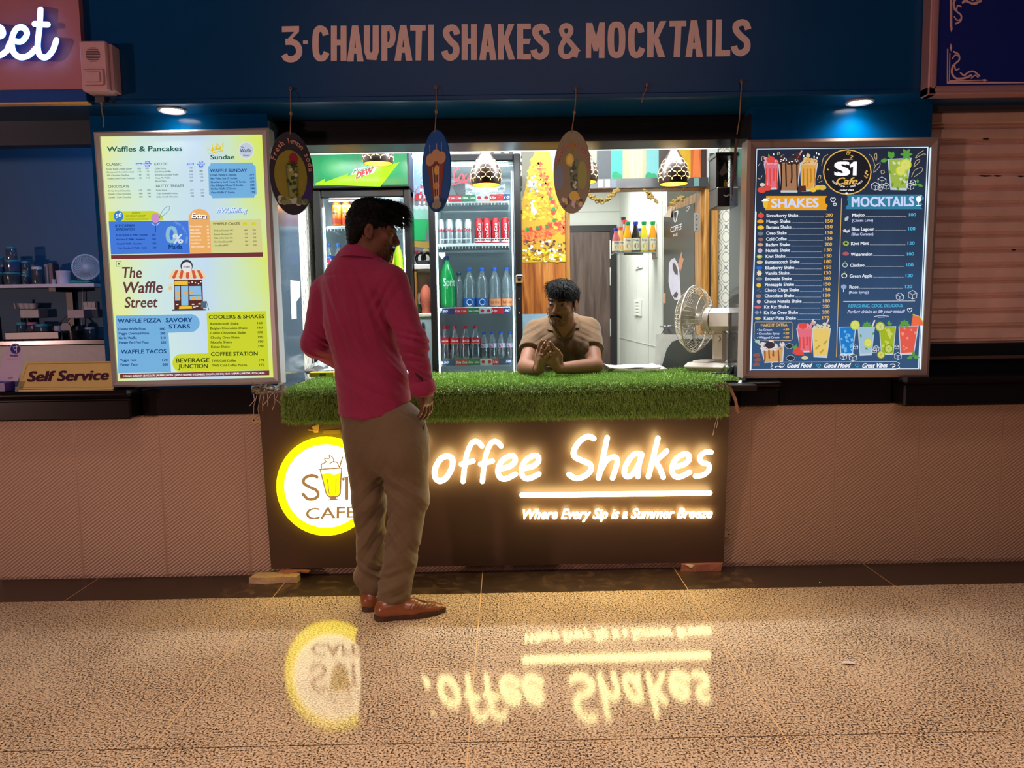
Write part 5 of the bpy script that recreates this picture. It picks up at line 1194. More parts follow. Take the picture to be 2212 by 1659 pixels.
G([(531, 825), (700, 816)], 10, smooth=False); G([(535, 828), (582, 1015), (604, 1036), (668, 1034), (688, 1014), (698, 818)], 10, smooth=False)
G([(590, 902), (604, 1010)], 6, smooth=False); G([(656, 898), (654, 1006)], 6, smooth=False)
b.poly([a7(618, 1036), a7(654, 1036), a7(662, 1050), a7(694, 1058), a7(580, 1064), a7(610, 1050)], cpl, LBR, lo_ + .002)
G([(546, 815), (548, 785), (580, 770), (568, 745), (604, 742), (604, 720), (632, 738), (636, 765), (608, 780)], 9); G([(636, 768), (665, 775), (680, 810)], 9); G([(684, 805), (706, 732)], 11, smooth=False)
b.text('CAFE', *a7(428, 1207), a7(806, 0)[0], 90 * k7, cpl, LBR, lo_ + .002, bold=0.015, y1=a7(0, 1192)[1])
obj('logo_drawing', b, counter, label='brown line drawing of a sundae glass with S1 CAFE')
# wooden clip and scuffed foil above the logo
b = MB(); FOIL = M('torn_tape', (190, 150, 100), rough=.5, var=.2, scale=80)
b.poly([a7(470, 500), a7(530, 480), a7(520, 545), a7(490, 548)], cpl, FOIL, .004); b.poly([a7(445, 520), a7(510, 528), a7(512, 536), a7(446, 530)], cpl, FOIL, .005); b.poly([a7(560, 530), a7(690, 520), a7(690, 552), a7(552, 558)], cpl, M('pale_scuff', (112, 84, 58), rough=.6, var=.2), .003)
obj('torn_tape', b, counter)

# --- what it stands on, brackets
SLABC = M('broken_tile', (200, 168, 124), rough=.7, var=.2, scale=60); BRICK = M('red_tile_piece', (176, 112, 88), rough=.7, var=.2, scale=60)
def chunk(px0, px1, py, D_, z0, z1, mat, name, label, dy=.09, seed=1):
  r_ = random.Random(seed); x0, x1 = Q(px0, py, D_)[0], Q(px1, py, D_)[0]; y0 = D_ + CAM[1]
  bot = [(x0, y0), (x0 + (x1 - x0) * .35, y0 - .012), (x0 + (x1 - x0) * .7, y0 + .004), (x1, y0 - .006), (x1 + .01, y0 + dy * .6), (x1 - .02, y0 + dy), (x0 + .02, y0 + dy)]
  bb = MB(); n = len(bot); j = lambda: r_.uniform(-.004, .004)
  bb.add([(x + j(), y + j(), z0) for x, y in bot] + [(x + j(), y + j(), z1 + j() * .2) for x, y in bot], [tuple(range(n))[::-1], tuple(range(n, 2 * n))] + [(i, (i + 1) % n, (i + 1) % n + n, i + n) for i in range(n)], mat)
  return tag(obj(name, bb), label, 'tile', 'tile pieces wedged under the counter')
chunk(538, 641, 1250, 3.60, 0.0, 0.030, SLABC, 'broken_tile', 'pale broken tile under the left corner of the counter', .075)
chunk(598, 664, 1233, 3.655, 0.0305, 0.037, BRICK, 'tile_piece', 'thin red tile piece on the pale broken tile', .03, 2)
chunk(1471, 1559, 1232, 3.66, 0.0, 0.034, BRICK, 'broken_tile', 'red broken tile under the right corner of the counter', .05, 3)
b = MB(); q0 = Q(1478, 1218, 3.655); b.add([q0, q0 + np.array([.05, -.006, -.004]), q0 + np.array([.07, .004, -.016]), q0 + np.array([.03, -.008, -.018])], [(0, 3, 2, 1)], M('torn_paper', (226, 206, 160), rough=.8)); tag(obj('paper_scrap', b), 'scrap of torn paper on the red broken tile', 'litter')
BRK = M('yellowed_plastic', (206, 172, 110), rough=.5)
for nm, x, y, lab in (('left', 552, 907, 'small yellowed bracket on the left edge of the counter'), ('right', 1571, 1153, 'small pale bracket low on the right edge of the counter')):
  pl_ = Plane(cpl.p0 - cpl.n * .03, cpl.n); b = MB(); s_ = 1 if nm == 'right' else -1
  b.poly([(x - 8, y - 7), (x + 8, y - 4 * s_), (x + 9, y + 6), (x - 7, y + 8)], pl_, BRK if nm == 'left' else M('pale_bracket', (190, 160, 130), rough=.5), 0, depth=.004); b.ell(x + 4 * s_, y + 1, 2, 2, pl_, BLACKM, .001)
  tag(obj('bracket', b), lab, 'bracket')

# --- artificial grass mat
GM = M('grass_backing', (58, 84, 34), rough=.9)
gx0, gx1 = CPp(617, 850, .02)[0], CPp(1565, 845, .02)[0]; GF = -0.215; GB = 0.58; GT = CZ1 + .009
zdrop = CPp(1100, 900, .03)[2]
mat_root = thing('grass_mat', 'green artificial grass mat draped over the counter top and front edge', 'grass mat', (0, .1, CZ1))
b = MB()
prof_ = [(GB, GT), (0.1, GT)] + [(GF + .03 - .03 * math.sin(a), GT - .03 + .03 * math.cos(a)) for a in np.linspace(0, math.pi / 2, 6)] + [(GF + .012, zdrop)]
inn = [(y + (.008 if i > 2 else 0), z - .006) for i, (y, z) in enumerate(prof_)]
vs = []
for x in (gx0, gx1): vs += [(x, y, z) for y, z in prof_] + [(x, y, z) for y, z in inn]
n_ = len(prof_); fs_ = []
for i in range(n_ - 1): fs_ += [(i, i + 1, 2 * n_ + i + 1, 2 * n_ + i), (n_ + i + 1, n_ + i, 3 * n_ + i, 3 * n_ + i + 1), (i + 1, i, n_ + i, n_ + i + 1), (2 * n_ + i, 2 * n_ + i + 1, 3 * n_ + i + 1, 3 * n_ + i)]
fs_ += [(n_ - 1, 2 * n_ - 1, 4 * n_ - 1, 3 * n_ - 1), (0, 2 * n_, 3 * n_, n_)]
b.add(vs, fs_, GM); b.bx(gx1, 1.12, -.06, GB, GT - .006, GT, GM); obj('backing', b, mat_root)
def mat_grass():
  m, nt, bs = _nodes('plastic_grass'); L = nt.links.new
  co = worldco(nt); nz = N(nt, 'ShaderNodeTexNoise'); nz.inputs['Scale'].default_value = 170; nz.inputs['Detail'].default_value = 1; L(co, nz.inputs['Vector'])
  n2 = N(nt, 'ShaderNodeTexNoise'); n2.inputs['Scale'].default_value = 7; L(co, n2.inputs['Vector'])
  c = ramp(nt, nz.outputs['Fac'], [(0.3, lin((76, 124, 34))), (0.5, lin((152, 194, 84))), (0.66, lin((190, 218, 120))), (0.78, lin((190, 194, 116)))])
  c = mixc(nt, math_(nt, 'MULTIPLY', n2.outputs['Fac'], .3), c, lin((84, 122, 40)))
  L(c, bs.inputs['Base Color']); bs.inputs['Roughness'].default_value = 0.42
  return m
rg = np.random.default_rng(3)
def blades(P, Nn, L, bend, w=.0024, spread=.45):
  n = len(P); d = Nn + rg.normal(0, spread, (n, 3)); d /= np.linalg.norm(d, axis=1)[:, None]
  side = np.cross(d, rg.normal(0, 1, (n, 3))); side /= np.linalg.norm(side, axis=1)[:, None]
  L = (L * rg.uniform(.6, 1.15, n))[:, None]; b2 = rg.normal(0, .35, (n, 3)) + bend
  mid = P + d * L * .55; tip = P + d * L * .9 + b2 * L * .45
  V = np.stack([P - side * w / 2, P + side * w / 2, mid - side * w * .42, mid + side * w * .42, tip], axis=1).reshape(-1, 3)
  o = (np.arange(n) * 5)[:, None]
  Ft = np.concatenate([o + [0, 1, 3], o + [0, 3, 2], o + [2, 3, 4]])
  return V, Ft
parts = []
n1 = 46000; X = rg.uniform(gx0, gx1, n1); Y = GF + .02 + (GB - GF - .02) * rg.random(n1) ** 1.25
parts.append(blades(np.stack([X, Y, np.full(n1, GT)], 1), np.tile([0, -.15, 1.0], (n1, 1)), .027, np.array([0, -.2, -.25])))
n2_ = 2600; parts.append(blades(np.stack([rg.uniform(gx1 - .01, 1.125, n2_), rg.uniform(-.065, GB, n2_), np.full(n2_, GT)], 1), np.tile([.15, -.1, 1.0], (n2_, 1)), .028, np.array([.3, -.2, -.4])))
n3 = 15000; a = rg.uniform(0, 1.5, n3); parts.append(blades(np.stack([rg.uniform(gx0, gx1, n3), GF + .03 - .03 * np.sin(a), GT - .03 + .03 * np.cos(a)], 1), np.stack([0 * a, -np.sin(a), np.cos(a)], 1), .027, np.array([0, -.1, -.6])))
n4 = 24000; t_ = rg.random(n4); Pz = GT - .03 + (zdrop - GT + .03) * t_; parts.append(blades(np.stack([rg.uniform(gx0, gx1, n4), GF + .012 * t_, Pz], 1), np.tile([0, -1.0, -.35], (n4, 1)), .026, np.array([0, -.1, -1.0])))
n5 = 3600; parts.append(blades(np.stack([rg.uniform(gx0, gx1, n5), rg.uniform(GF + .008, GF + .018, n5), np.full(n5, zdrop)], 1), np.tile([0, -.55, -1.0], (n5, 1)), .024, np.array([0, -.1, -.6])))
n6 = 3400
for s_, xx in ((-1, gx0), (1, gx1)): parts.append(blades(np.stack([np.full(n6 // 2, xx), rg.uniform(GF, GF + .02, n6 // 2), rg.uniform(zdrop, GT, n6 // 2)], 1), np.tile([s_ * .8, -.6, -.3], (n6 // 2, 1)), .024, np.array([s_ * .2, -.1, -.8])))
VV = []; FF = []; o = 0
for v, f in parts: VV.append(v); FF.append(f + o); o += len(v)
bl_ = arrmesh('grass_blades', np.concatenate(VV), np.concatenate(FF), mat_grass(), mat_root, smooth=False, origin=(0, .1, GT)); bl_['kind'] = 'stuff'
GTOP = GT + .014                                # where things rest in the pile
def on_grass(px, py): d_ = ray(px, py); D_ = (GTOP - CAM[2]) / d_[2]; return Q(px, py, D_), D_

# --- crumpled film and tape at the counter corners
FILM = glassy('crumpled_film', (236, 226, 220), .22, .08, .10, (230, 206, 196))
def crumple(px0, px1, py0, py1, D_, name, label, cat, mat, seed, nx=12, ny=8, amp=.018, thick=.0):
  r_ = np.random.default_rng(seed); V = []; Fq = []
  for j in range(ny + 1):
    for i in range(nx + 1):
      p = Q(px0 + (px1 - px0) * i / nx, py0 + (py1 - py0) * j / ny, D_)
      V.append(p + r_.normal(0, amp, 3) * np.array([.4, 1, .5]) * (0.5 if j == ny else 1))
  for j in range(ny):
    for i in range(nx):
      k = j * (nx + 1) + i; Fq.append((k, k + nx + 1, k + nx + 2, k + 1))
  bb = MB(); bb.add(V, Fq, mat); return tag(obj(name, bb), label, cat)
crumple(546, 618, 829, 852, 3.50, 'plastic_film', 'crumpled clear plastic film at the left corner of the counter', 'plastic wrap', FILM, 4, 14, 6, .012)
b = MB(); r_ = random.Random(8)
for i in range(9):
  x = 548 + i * 7.5; y = 852; L_ = r_.uniform(15, 62); pts = [CPp(x, y, .02), CPp(x - 4 + r_.uniform(-4, 6), y + L_ * .5, .028), CPp(x - 6 + r_.uniform(-6, 12), y + L_, .02)]; b.tube(pts, .0012, M('film_strand', (214, 190, 180), rough=.25), 4)
tag(obj('film_strand', b), 'loose torn strands of film hanging at the left corner of the counter', 'plastic wrap')
crumple(1546, 1578, 828, 842, 3.53, 'packing_tape', 'dull packing tape stuck over the right corner of the counter', 'tape', M('dull_tape', (120, 104, 92), rough=.35), 6, 6, 3, .003)
b = MB(); b.poly([(1574, 838), (1580, 836), (1592, 862), (1597, 893), (1590, 890), (1586, 866)], Plane(cpl.p0 + cpl.n * .012, cpl.n), M('brown_tape_tail', (178, 132, 104), rough=.4), 0, depth=.001); tag(obj('tape_tail', b), 'curled brown tape tail hanging from the right corner of the counter', 'tape')
b = MB()
for pts in ([(1556, 862), (1554, 888), (1545, 915), (1540, 940)], [(1560, 866), (1552, 900), (1548, 925)]): b.tube([CPp(x, y, .012) for x, y in pts], .0011, MATS['film_strand'], 4)
tag(obj('film_strand', b), 'thin film strands hanging on the right end of the counter front', 'plastic wrap')
b = MB()
for pts in ([(216, 1212), (222, 1206)], ): pass
def litter(px, py, r, label, seed):
  g_ = ground(px, py, .002); bb = MB(); rr = random.Random(seed)
  bb.add([g_ + np.array([r * math.cos(a) * rr.uniform(.5, 1.2), r * .6 * math.sin(a) * rr.uniform(.5, 1.2), rr.uniform(0, .008)]) for a in np.linspace(0, 5.4, 7)], [(0, 1, 2, 3), (0, 3, 4, 5), (0, 5, 6)], M('litter_film', (226, 210, 206), rough=.3)); return tag(obj('litter', bb), label, 'litter')
litter(1834, 1433, .03, 'crumpled white wrapper scrap on the floor at the right', 3)
litter(1772, 1260, .008, 'tiny white scrap on the dark floor strip', 4)

# --- things lying on the mat
p, D_ = on_grass(1383, 802); NP = M('newsprint', (214, 208, 200), rough=.8, var=.12, scale=40)
t = thing('newspaper', 'folded newspapers lying on the grass mat left of the fan', 'newspaper', (p[0], p[1] + .1, GTOP))
w0, w1 = Q(1320, 800, D_)[0], Q(1448, 800, D_)[0]
for k_, (dx, dz, sh_) in enumerate(((0, 0, 0), (.012, .007, .02), (-.02, .014, -.01))):
  b = MB(); n = 8; V = [];
  for i in range(n + 1):
    for yy in (0, .24):
      x = w0 + .01 + (w1 - w0 - .04) * i / n + dx + sh_ * yy; z = GTOP + dz + .003 * math.sin(i * 1.3 + k_) + (.006 if i in (0, n) else 0) * (1 if yy else .3)
      V += [(x, p[1] + yy + .004 * k_, z), (x, p[1] + yy + .004 * k_, z + .006)]
  Fq = []
  for i in range(n):
    a_ = i * 4; Fq += [(a_, a_ + 4, a_ + 5, a_ + 1), (a_ + 1, a_ + 5, a_ + 7, a_ + 3), (a_ + 3, a_ + 7, a_ + 6, a_ + 2), (a_ + 2, a_ + 6, a_ + 4, a_)]
  Fq += [(0, 1, 3, 2), (4 * n, 4 * n + 2, 4 * n + 3, 4 * n + 1)]
  b.add(V, Fq, NP); obj('folded_sheet', b, t)
# table fan
pb, Df = on_grass(1517, 803); fx, fy = pb[0], pb[1] + .09
fan = thing('table_fan', 'cream table fan with wire cage standing on the right of the grass mat', 'fan', (fx, fy, GTOP))
FANP = M('aged_cream_plastic', (206, 197, 184), rough=.38, var=.06, scale=8); WIRE = M('cream_cage_wire', (196, 184, 164), rough=.4); BLD = M('grey_white_blade', (190, 188, 180), rough=.35)
cz = Q(1508, 690, fy - CAM[1])[2]; hub = np.array([Q(1512, 690, fy - CAM[1])[0], fy + .03, cz]); ax_ = np.array([-.80, .60, 0.02]); ax_ /= np.linalg.norm(ax_)
u_ = np.cross(ax_, [0, 0, 1.0]); u_ /= np.linalg.norm(u_); v_ = np.cross(u_, ax_)
RC = 0.178
def on(c, r, a): return c + (u_ * math.cos(a) + v_ * math.sin(a)) * r
b = MB()
for i in range(44):
  a = 2 * math.pi * i / 44; b.tube([on(hub - ax_ * .045, .032, a), on(hub - ax_ * .05, .07, a), on(hub - ax_ * .04, .125, a), on(hub - ax_ * .01, .165, a), on(hub + ax_ * .02, RC, a)], .00125, WIRE, 4)
for r, o in ((.085, -.05), (.135, -.037)): b.tube([on(hub + ax_ * o, r, a) for a in np.linspace(0, 2 * math.pi, 36, endpoint=False)], .0017, WIRE, 5, closed=True)
obj('rear_grille', b, fan)
b = MB()
for i in range(44):
  a = 2 * math.pi * i / 44; b.tube([on(hub + ax_ * .095, .03, a), on(hub + ax_ * .09, .09, a + .05), on(hub + ax_ * .075, .14, a + .1), on(hub + ax_ * .03, RC, a + .12)], .00125, WIRE, 4)
for r, o in ((.09, .09), (.14, .075)): b.tube([on(hub + ax_ * o, r, a) for a in np.linspace(0, 2 * math.pi, 36, endpoint=False)], .0015, WIRE, 5, closed=True)
b.lathe(hub + ax_ * .09, [(.0001, .012), (.03, .01), (.034, .0), (.0001, -.002)], FANP, 18, axis=ax_); obj('front_grille', b, fan)
b = MB(); b.tube([on(hub + ax_ * .024, RC + .002, a) for a in np.linspace(0, 2 * math.pi, 48, endpoint=False)], .0048, FANP, 8, closed=True); obj('cage_rim', b, fan, True)
for k_ in range(3):
  b = MB(); a0 = k_ * 2.094 + .5; V = [];
  for i in range(7):
    r = .03 + .128 * i / 6; wd = .28 + .42 * math.sin(math.pi * min(1, .25 + i / 7))
    for j in range(5):
      s_ = (j / 4 - .5); V.append(on(hub + ax_ * (.03 + s_ * .04 * (1 - .3 * i / 6)), r * (1 - .1 * s_ * s_), a0 + s_ * wd * 1.9 + i * .06))
  Fq = [(i * 5 + j, i * 5 + j + 1, i * 5 + j + 6, i * 5 + j + 5) for i in range(6) for j in range(4)]
  n0_ = len(V); V2 = [p_ + ax_ * .003 for p_ in V]; b.add(V + V2, Fq + [tuple(reversed([q_ + n0_ for q_ in f_])) for f_ in Fq], BLD); obj('blade', b, fan, True)
b = MB(); b.lathe(hub, [(.0001, .075), (.024, .07), (.032, .055), (.033, .0), (.026, -.01)], BLD, 20, axis=ax_); obj('hub', b, fan, True)
mc = hub - ax_ * .135; rz_ = math.atan2(ax_[1], ax_[0])
b = MB(); b.lathe(hub - ax_ * .045, [(.064, .0), (.066, -.012), (.062, -.03)], FANP, 24, axis=ax_); b.box((mc[0], mc[1], mc[2] + .002), (.155, .112, .122), FANP, rz=rz_, bev=.026); obj('motor_housing', b, fan, True)
b = MB(); e_ = hub - ax_ * .214;
for j in range(3):
  for i in range(7): q_ = e_ + u_ * ((i - 3) * .009) + np.array([0, 0, .022 - j * .024]); b.box(q_, (.004, .0045, .014), BLACKM, rz=rz_)
obj('vent_slots', b, fan)
b = MB(); b.box((hub - ax_ * .07)[:3] + np.array([0, 0, .068]), (.018, .02, .022), FANP, rz=rz_, bev=.004); obj('oscillation_knob', b, fan)
st = mc + ax_ * .01; b = MB()
b.box((st[0], st[1], (GTOP + .05 + st[2] - .062) / 2 - .0), (.075, .066, st[2] - .062 - GTOP - .05 + .004), FANP, rz=rz_, bev=.016, taper=1.0); b.box((st[0], st[1], st[2] - .068), (.05, .05, .03), FANP, rz=rz_, bev=.008); obj('stand', b, fan, True)
b = MB(); bc = st + ax_ * .055; b.box((bc[0], bc[1], GTOP + .0225), (.25, .17, .045), FANP, rz=rz_, bev=.02, taper=.92); b.box((bc + ax_ * .03)[:2].tolist() + [GTOP + .049], (.10, .12, .012), FANP, rz=rz_, bev=.005); obj('base', b, fan, True)
b = MB(); b.lathe((st + np.array([0, 0, -.10])) - u_ * .033, [(.0001, -.012), (.013, -.012), (.013, 0)], FANP, 16, axis=u_); obj('tilt_knob', b, fan)
# small things right of the fan
p, D_ = on_grass(1578, 806)
b = MB(); b.lathe((p[0], p[1] + .03, GTOP + .004), [(.0001, 0), (.026, 0), (.03, .006), (.03, .03), (.026, .034), (.0001, .034)], CHROME, 20); tag(obj('steel_lid', b, None, True), 'small shiny steel lid at the right end of the counter', 'lid')
p2_, D2_ = on_grass(1560, 808); b = MB(); b.box((p2_[0] - .0, p2_[1] + .01, GTOP + .005), (.09, .03, .008), BLACKM, rz=.3, bev=.003); tag(obj('black_clip', b), 'flat black clip lying beside the steel lid', 'clip')
# left: carrier bag and yellow box
p, D_ = on_grass(694, 814); YB = M('yellow_carton', (206, 186, 40), rough=.5, var=.04)
t = thing('carton', 'small flat yellow carton on the mat behind the man in the red shirt', 'box', (p[0], p[1] + .04, GTOP))
x0, x1 = Q(668, 812, D_)[0], Q(721, 812, D_)[0]; b = MB(); b.bx(x0, x1, p[1], p[1] + .08, GTOP, GTOP + .024, YB, bev=.002); obj('body', b, t); b = MB(); b.bx(x0 + .056, x0 + .09, p[1] - .001, p[1], GTOP + .004, GTOP + .02, M('carton_print', (90, 80, 30), rough=.5)); obj('printed_patch', b, t)
t = thing('carrier_bag', 'crumpled translucent white carrier bag on the mat at the left', 'bag', (Q(695, 800, D_ + .2)[0], D_ + .3 + CAM[1], GTOP))
b = MB(); r2 = np.random.default_rng(5); cx_, cy_ = Q(697, 800, D_ + .22)[0], D_ + .26 + CAM[1]; V = []; nn, mm = 22, 9
for i in range(mm + 1):
  th = math.pi / 2 * i / mm
  for k in range(nn):
    a = 2 * math.pi * k / nn; r = math.cos(th) * (1 + .22 * math.sin(3 * a + 1) * math.sin(2 * th) + r2.normal(0, .09)); V.append((cx_ + .098 * r * math.cos(a), cy_ + .07 * r * math.sin(a), GTOP + max(0, .088 * math.sin(th) * (1 + .25 * math.cos(a)) + (r2.normal(0, .006) if i else 0))))
Fq = [(i * nn + k, i * nn + (k + 1) % nn, (i + 1) * nn + (k + 1) % nn, (i + 1) * nn + k) for i in range(mm) for k in range(nn)]
b.add(V, Fq, glassy('milky_plastic_bag', (236, 240, 244), .12, .12, .55, (220, 226, 232))); obj('film', b, t, True, angle=25)
b = MB(); b.box((cx_ - .055, cy_ - .05, GTOP + .016), (.09, .05, .03), M('grey_mauve_pouch', (96, 86, 92), rough=.5), bev=.012, rz=.1); obj('pouch_inside', b, t, True)
# white board and grey curved sheet behind the counter, right
pw = YP(0.66); t = thing('back_board', 'white board with a curved dark grey panel behind the fan', 'board', (pw.P(1480, 800)[0], .66, .80))
b = MB(); b.poly([(1417, 722), (1424, 722), (1545, 724), (1545, 830), (1411, 830)], pw, WHITEP, 0, depth=.012); obj('white_board', b, t)
b = MB(); b.poly([(1424, 830), (1430, 790), (1440, 755), (1452, 738), (1470, 732), (1545, 732), (1545, 830)], pw, M('dark_grey_sheet', (84, 88, 88), rough=.35), .008, depth=.006); obj('grey_panel', b, t)
# --- inside the kiosk
class CPl:                                    # a cylinder's skin: u runs round it, v up it
  def __init__(self, c, r, turn=0.0): self.c = np.asarray(c, float); self.r = r; self.t = turn
  def P(self, u, v, off=0.0):
    a = u / self.r + self.t
    return self.c + np.array([(self.r + off) * math.sin(a), -(self.r + off) * math.cos(a), v])
def wrap(mb, s, cp, u0, u1, v, h, mat, off=.0006, bold=0.02, shear=0.0, vertical=False):
  vs, fs, w, cap = glyphs(s, bold, shear, 1.0)
  if vertical: pts = [cp.P(u0 - y / cap * h, v + x / w * (u1 - u0), off + z) for x, y, z in vs]
  else: pts = [cp.P(u0 + x / w * (u1 - u0), v + y / cap * h, off + z) for x, y, z in vs]
  mb.add(pts, fs, mat)
def band(mb, cp, v0, v1, mat, off=.0004, n=20, u0=-math.pi, u1=math.pi):
  for i in range(n):
    a, e = (u0 + (u1 - u0) * i / n) * cp.r, (u0 + (u1 - u0) * (i + 1) / n) * cp.r
    mb.add([cp.P(a, v0, off), cp.P(e, v0, off), cp.P(e, v1, off), cp.P(a, v1, off)], [(0, 1, 2, 3)], mat)

PB2 = .98; FD = 4.55; fpl = YP(FD + CAM[1])
CLEAR = glassy('fridge_glass', (236, 244, 244), .035, .015)
LINER = M('fridge_liner', (206, 212, 214), rough=.5, var=.02); SHELFW = M('white_shelf_wire', (232, 234, 236), rough=.4)
LEDS = M('fridge_led_strip', (240, 250, 255), emit=30.0, ecol=(228, 244, 255))
def fridge(root, px, top_y, glass_px, glass_y, canopy_h=0.0):
  x0, x1 = fpl.P(px[0], 560)[0], fpl.P(px[1], 560)[0]; zt = fpl.P((px[0] + px[1]) / 2, top_y)[2]; yf = FD + CAM[1]
  gx0_, gx1_ = fpl.P(glass_px[0], 560)[0], fpl.P(glass_px[1], 560)[0]; gz = fpl.P((px[0] + px[1]) / 2, glass_y)[2]; z0 = 0.02; zg0 = .45
  b = MB(); t_ = .035; yb = yf + .60; zc = zt - canopy_h
  b.bx(x0, x1, yb - t_, yb, z0, zc, BLACKM); b.bx(x0, x0 + t_, yf + .06, yb, z0, zc, BLACKM, bev=.004); b.bx(x1 - t_, x1, yf + .06, yb, z0, zc, BLACKM, bev=.004); b.bx(x0, x1, yf + .06, yb, zc - t_, zc, BLACKM); b.bx(x0, x1, yf + .06, yb, z0, zg0 - .05, BLACKM); obj('cabinet', b, root)
  b = MB(); b.bx(x0 + t_, x1 - t_, yb - t_ - .006, yb - t_, zg0 - .05, zc - t_, LINER); b.bx(x0 + t_, x0 + t_ + .005, yf + .062, yb - t_, zg0 - .05, zc - t_, LINER); b.bx(x1 - t_ - .005, x1 - t_, yf + .062, yb - t_, zg0 - .05, zc - t_, LINER); b.bx(x0 + t_, x1 - t_, yf + .062, yb - t_, zc - t_ - .005, zc - t_, LINER); b.bx(x0 + t_, x1 - t_, yf + .062, yb - t_, zg0 - .05, zg0 - .04, LINER); obj('liner', b, root)
  b = MB(); b.bx(x0, gx0_, yf, yf + .05, z0 + .1, zc, BLACKM, bev=.006); b.bx(gx1_, x1, yf, yf + .05, z0 + .1, zc, BLACKM, bev=.006); b.bx(gx0_, gx1_, yf, yf + .05, gz, zc, BLACKM, bev=.006); b.bx(gx0_, gx1_, yf, yf + .05, z0 + .1, zg0, BLACKM, bev=.006); d_ = obj('door', b, root)
  b = MB(); b.bx(gx0_, gx1_, yf + .018, yf + .024, zg0, gz, CLEAR); obj('glass_pane', b, d_)
  b = MB(); r = .006
  b.bx(gx1_ - .014, gx1_ - .008, yf + .055, yf + .061, zg0 + .02, gz - .05, LEDS); b.bx(gx0_ + .003, gx0_ + .006, yf + .055, yf + .060, zg0 + .02, gz - .05, LEDS); b.bx(gx0_ + .03, gx1_ - .03, yf + .075, yf + .083, gz - .010, gz - .007, LEDS); obj('led_strip', b, root)
  area('fridge_tube', ((gx0_ + gx1_) / 2, yf + .10, gz - .03), ((gx0_ + gx1_) / 2, yf + .30, zg0), gx1_ - gx0_ - .1, .03, 7, (.90, .97, 1.0))
  return dict(x0=x0, x1=x1, yf=yf, yb=yb, zt=zt, zc=zc, gx0=gx0_, gx1=gx1_, gz=gz)
def shelf_in(root, f, z, rail=False):
  b = MB(); y0, y1 = f['yf'] + .09, f['yb'] - .06
  b.bx(f['gx0'] + .004, f['gx1'] - .03, y0, y0 + .012, z - .018, z, SHELFW, bev=.003); b.bx(f['gx0'] + .004, f['gx1'] - .03, y0 + .012, y1, z - .008, z - .002, glassy('shelf_grid', (226, 232, 234), .1, .2, .35, (226, 230, 232)))
  n = 22
  for i in range(n):
    x = f['gx0'] + .01 + (f['gx1'] - .044 - f['gx0']) * i / (n - 1); b.bx(x, x + .003, y0 - .002, y0, z - .03, z - .018, SHELFW)
  if rail:
    m_ = (f['gx0'] + f['gx1'] - .03) / 2
    for a_, e_ in ((f['gx0'] + .02, m_ - .008), (m_ + .008, f['gx1'] - .035)): b.tube([(a_, y0 - .002, z), (a_, y0 - .002, z + .026), (e_, y0 - .002, z + .026), (e_, y0 - .002, z)], .002, SHELFW, 6)
  return obj('shelf', b, root)
def strip_in(root, f, px0, px1, py0, py1, cols):
  y = f['yf'] + .085; p_ = YP(y); x0, x1 = p_.P(px0, py0)[0], p_.P(px1, py0)[0]; zt, zb = p_.P((px0 + px1) / 2, py0)[2], p_.P((px0 + px1) / 2, py1)[2]
  b = MB(); w = (x1 - x0) / len(cols); lp_ = LPlane((x0, y, zb), (1, 0, 0), (0, 0, 1))
  for i, (c_, s_) in enumerate(cols):
    b.bx(x0 + w * i, x0 + w * (i + 1), y, y + .002, zb, zt, ink(c_))
    h = zt - zb
    if s_ == 'oval': b.ell(w * (i + .5), h * .5, w * .3, h * .26, lp_, ink((206, 40, 52)), .0006, n=14)
    elif s_: b.text(s_, w * (i + .12), h * .34, w * (i + .88), h * .36, lp_, ink((250, 240, 240)), .0006, bold=.02, shear=.2)
  return obj('price_strip', b, root)
fa = thing('drinks_fridge', 'black glass door fridge with a lit green canopy behind the man in the red shirt', 'fridge', (fpl.P(784, 600)[0], FD + CAM[1], 0.02))
A_ = fridge(fa, (680, 889), 330, (698, 875), 426, canopy_h=.205)
# canopy
def mat_canopy():
  m, nt, bs = _nodes('lit_green_canopy'); L = nt.links.new
  co = objco(nt); sp = N(nt, 'ShaderNodeSeparateXYZ'); L(co, sp.inputs[0])
  dx = math_(nt, 'ABSOLUTE', math_(nt, 'SUBTRACT', math_(nt, 'ABSOLUTE', sp.outputs[0]), .14)); dz = math_(nt, 'ABSOLUTE', math_(nt, 'SUBTRACT', sp.outputs[2], .10))
  r = math_(nt, 'SQRT', math_(nt, 'ADD', math_(nt, 'MULTIPLY', dx, dx), math_(nt, 'MULTIPLY', dz, math_(nt, 'MULTIPLY', dz, 2.2))))
  L(ramp(nt, r, [(0.0, lin((132, 216, 140))), (.09, lin((20, 150, 84))), (.17, lin((6, 92, 52)))]), bs.inputs['Emission Color']); bs.inputs['Emission Strength'].default_value = .75
  bs.inputs['Base Color'].default_value = (.01, .1, .04, 1); bs.inputs['Roughness'].default_value = .25
  return m
b = MB(); b.bx(A_['x0'] - .006, A_['x1'] + .004, A_['yf'] - .03, A_['yf'] + .30, A_['zc'] + .004, A_['zt'], BLACKM, bev=.004); can = obj('canopy', b, fa)
b = MB(); b.bx(A_['x0'] + .004, A_['x1'] - .006, A_['yf'] - .034, A_['yf'] - .029, A_['zc'] + .016, A_['zt'] - .010, mat_canopy()); obj('lit_panel', b, can)
cpn = YP(A_['yf'] - .034); k4 = 360 / 1659.0
def c4(x, y): return (600 + x * k4, 300 + y * k4)
LM = pr((158, 214, 34), .9); WH_ = pr((240, 246, 240), .9); RD_ = pr((226, 44, 52), .85); DG_ = pr((16, 110, 62), .8)
b = MB()
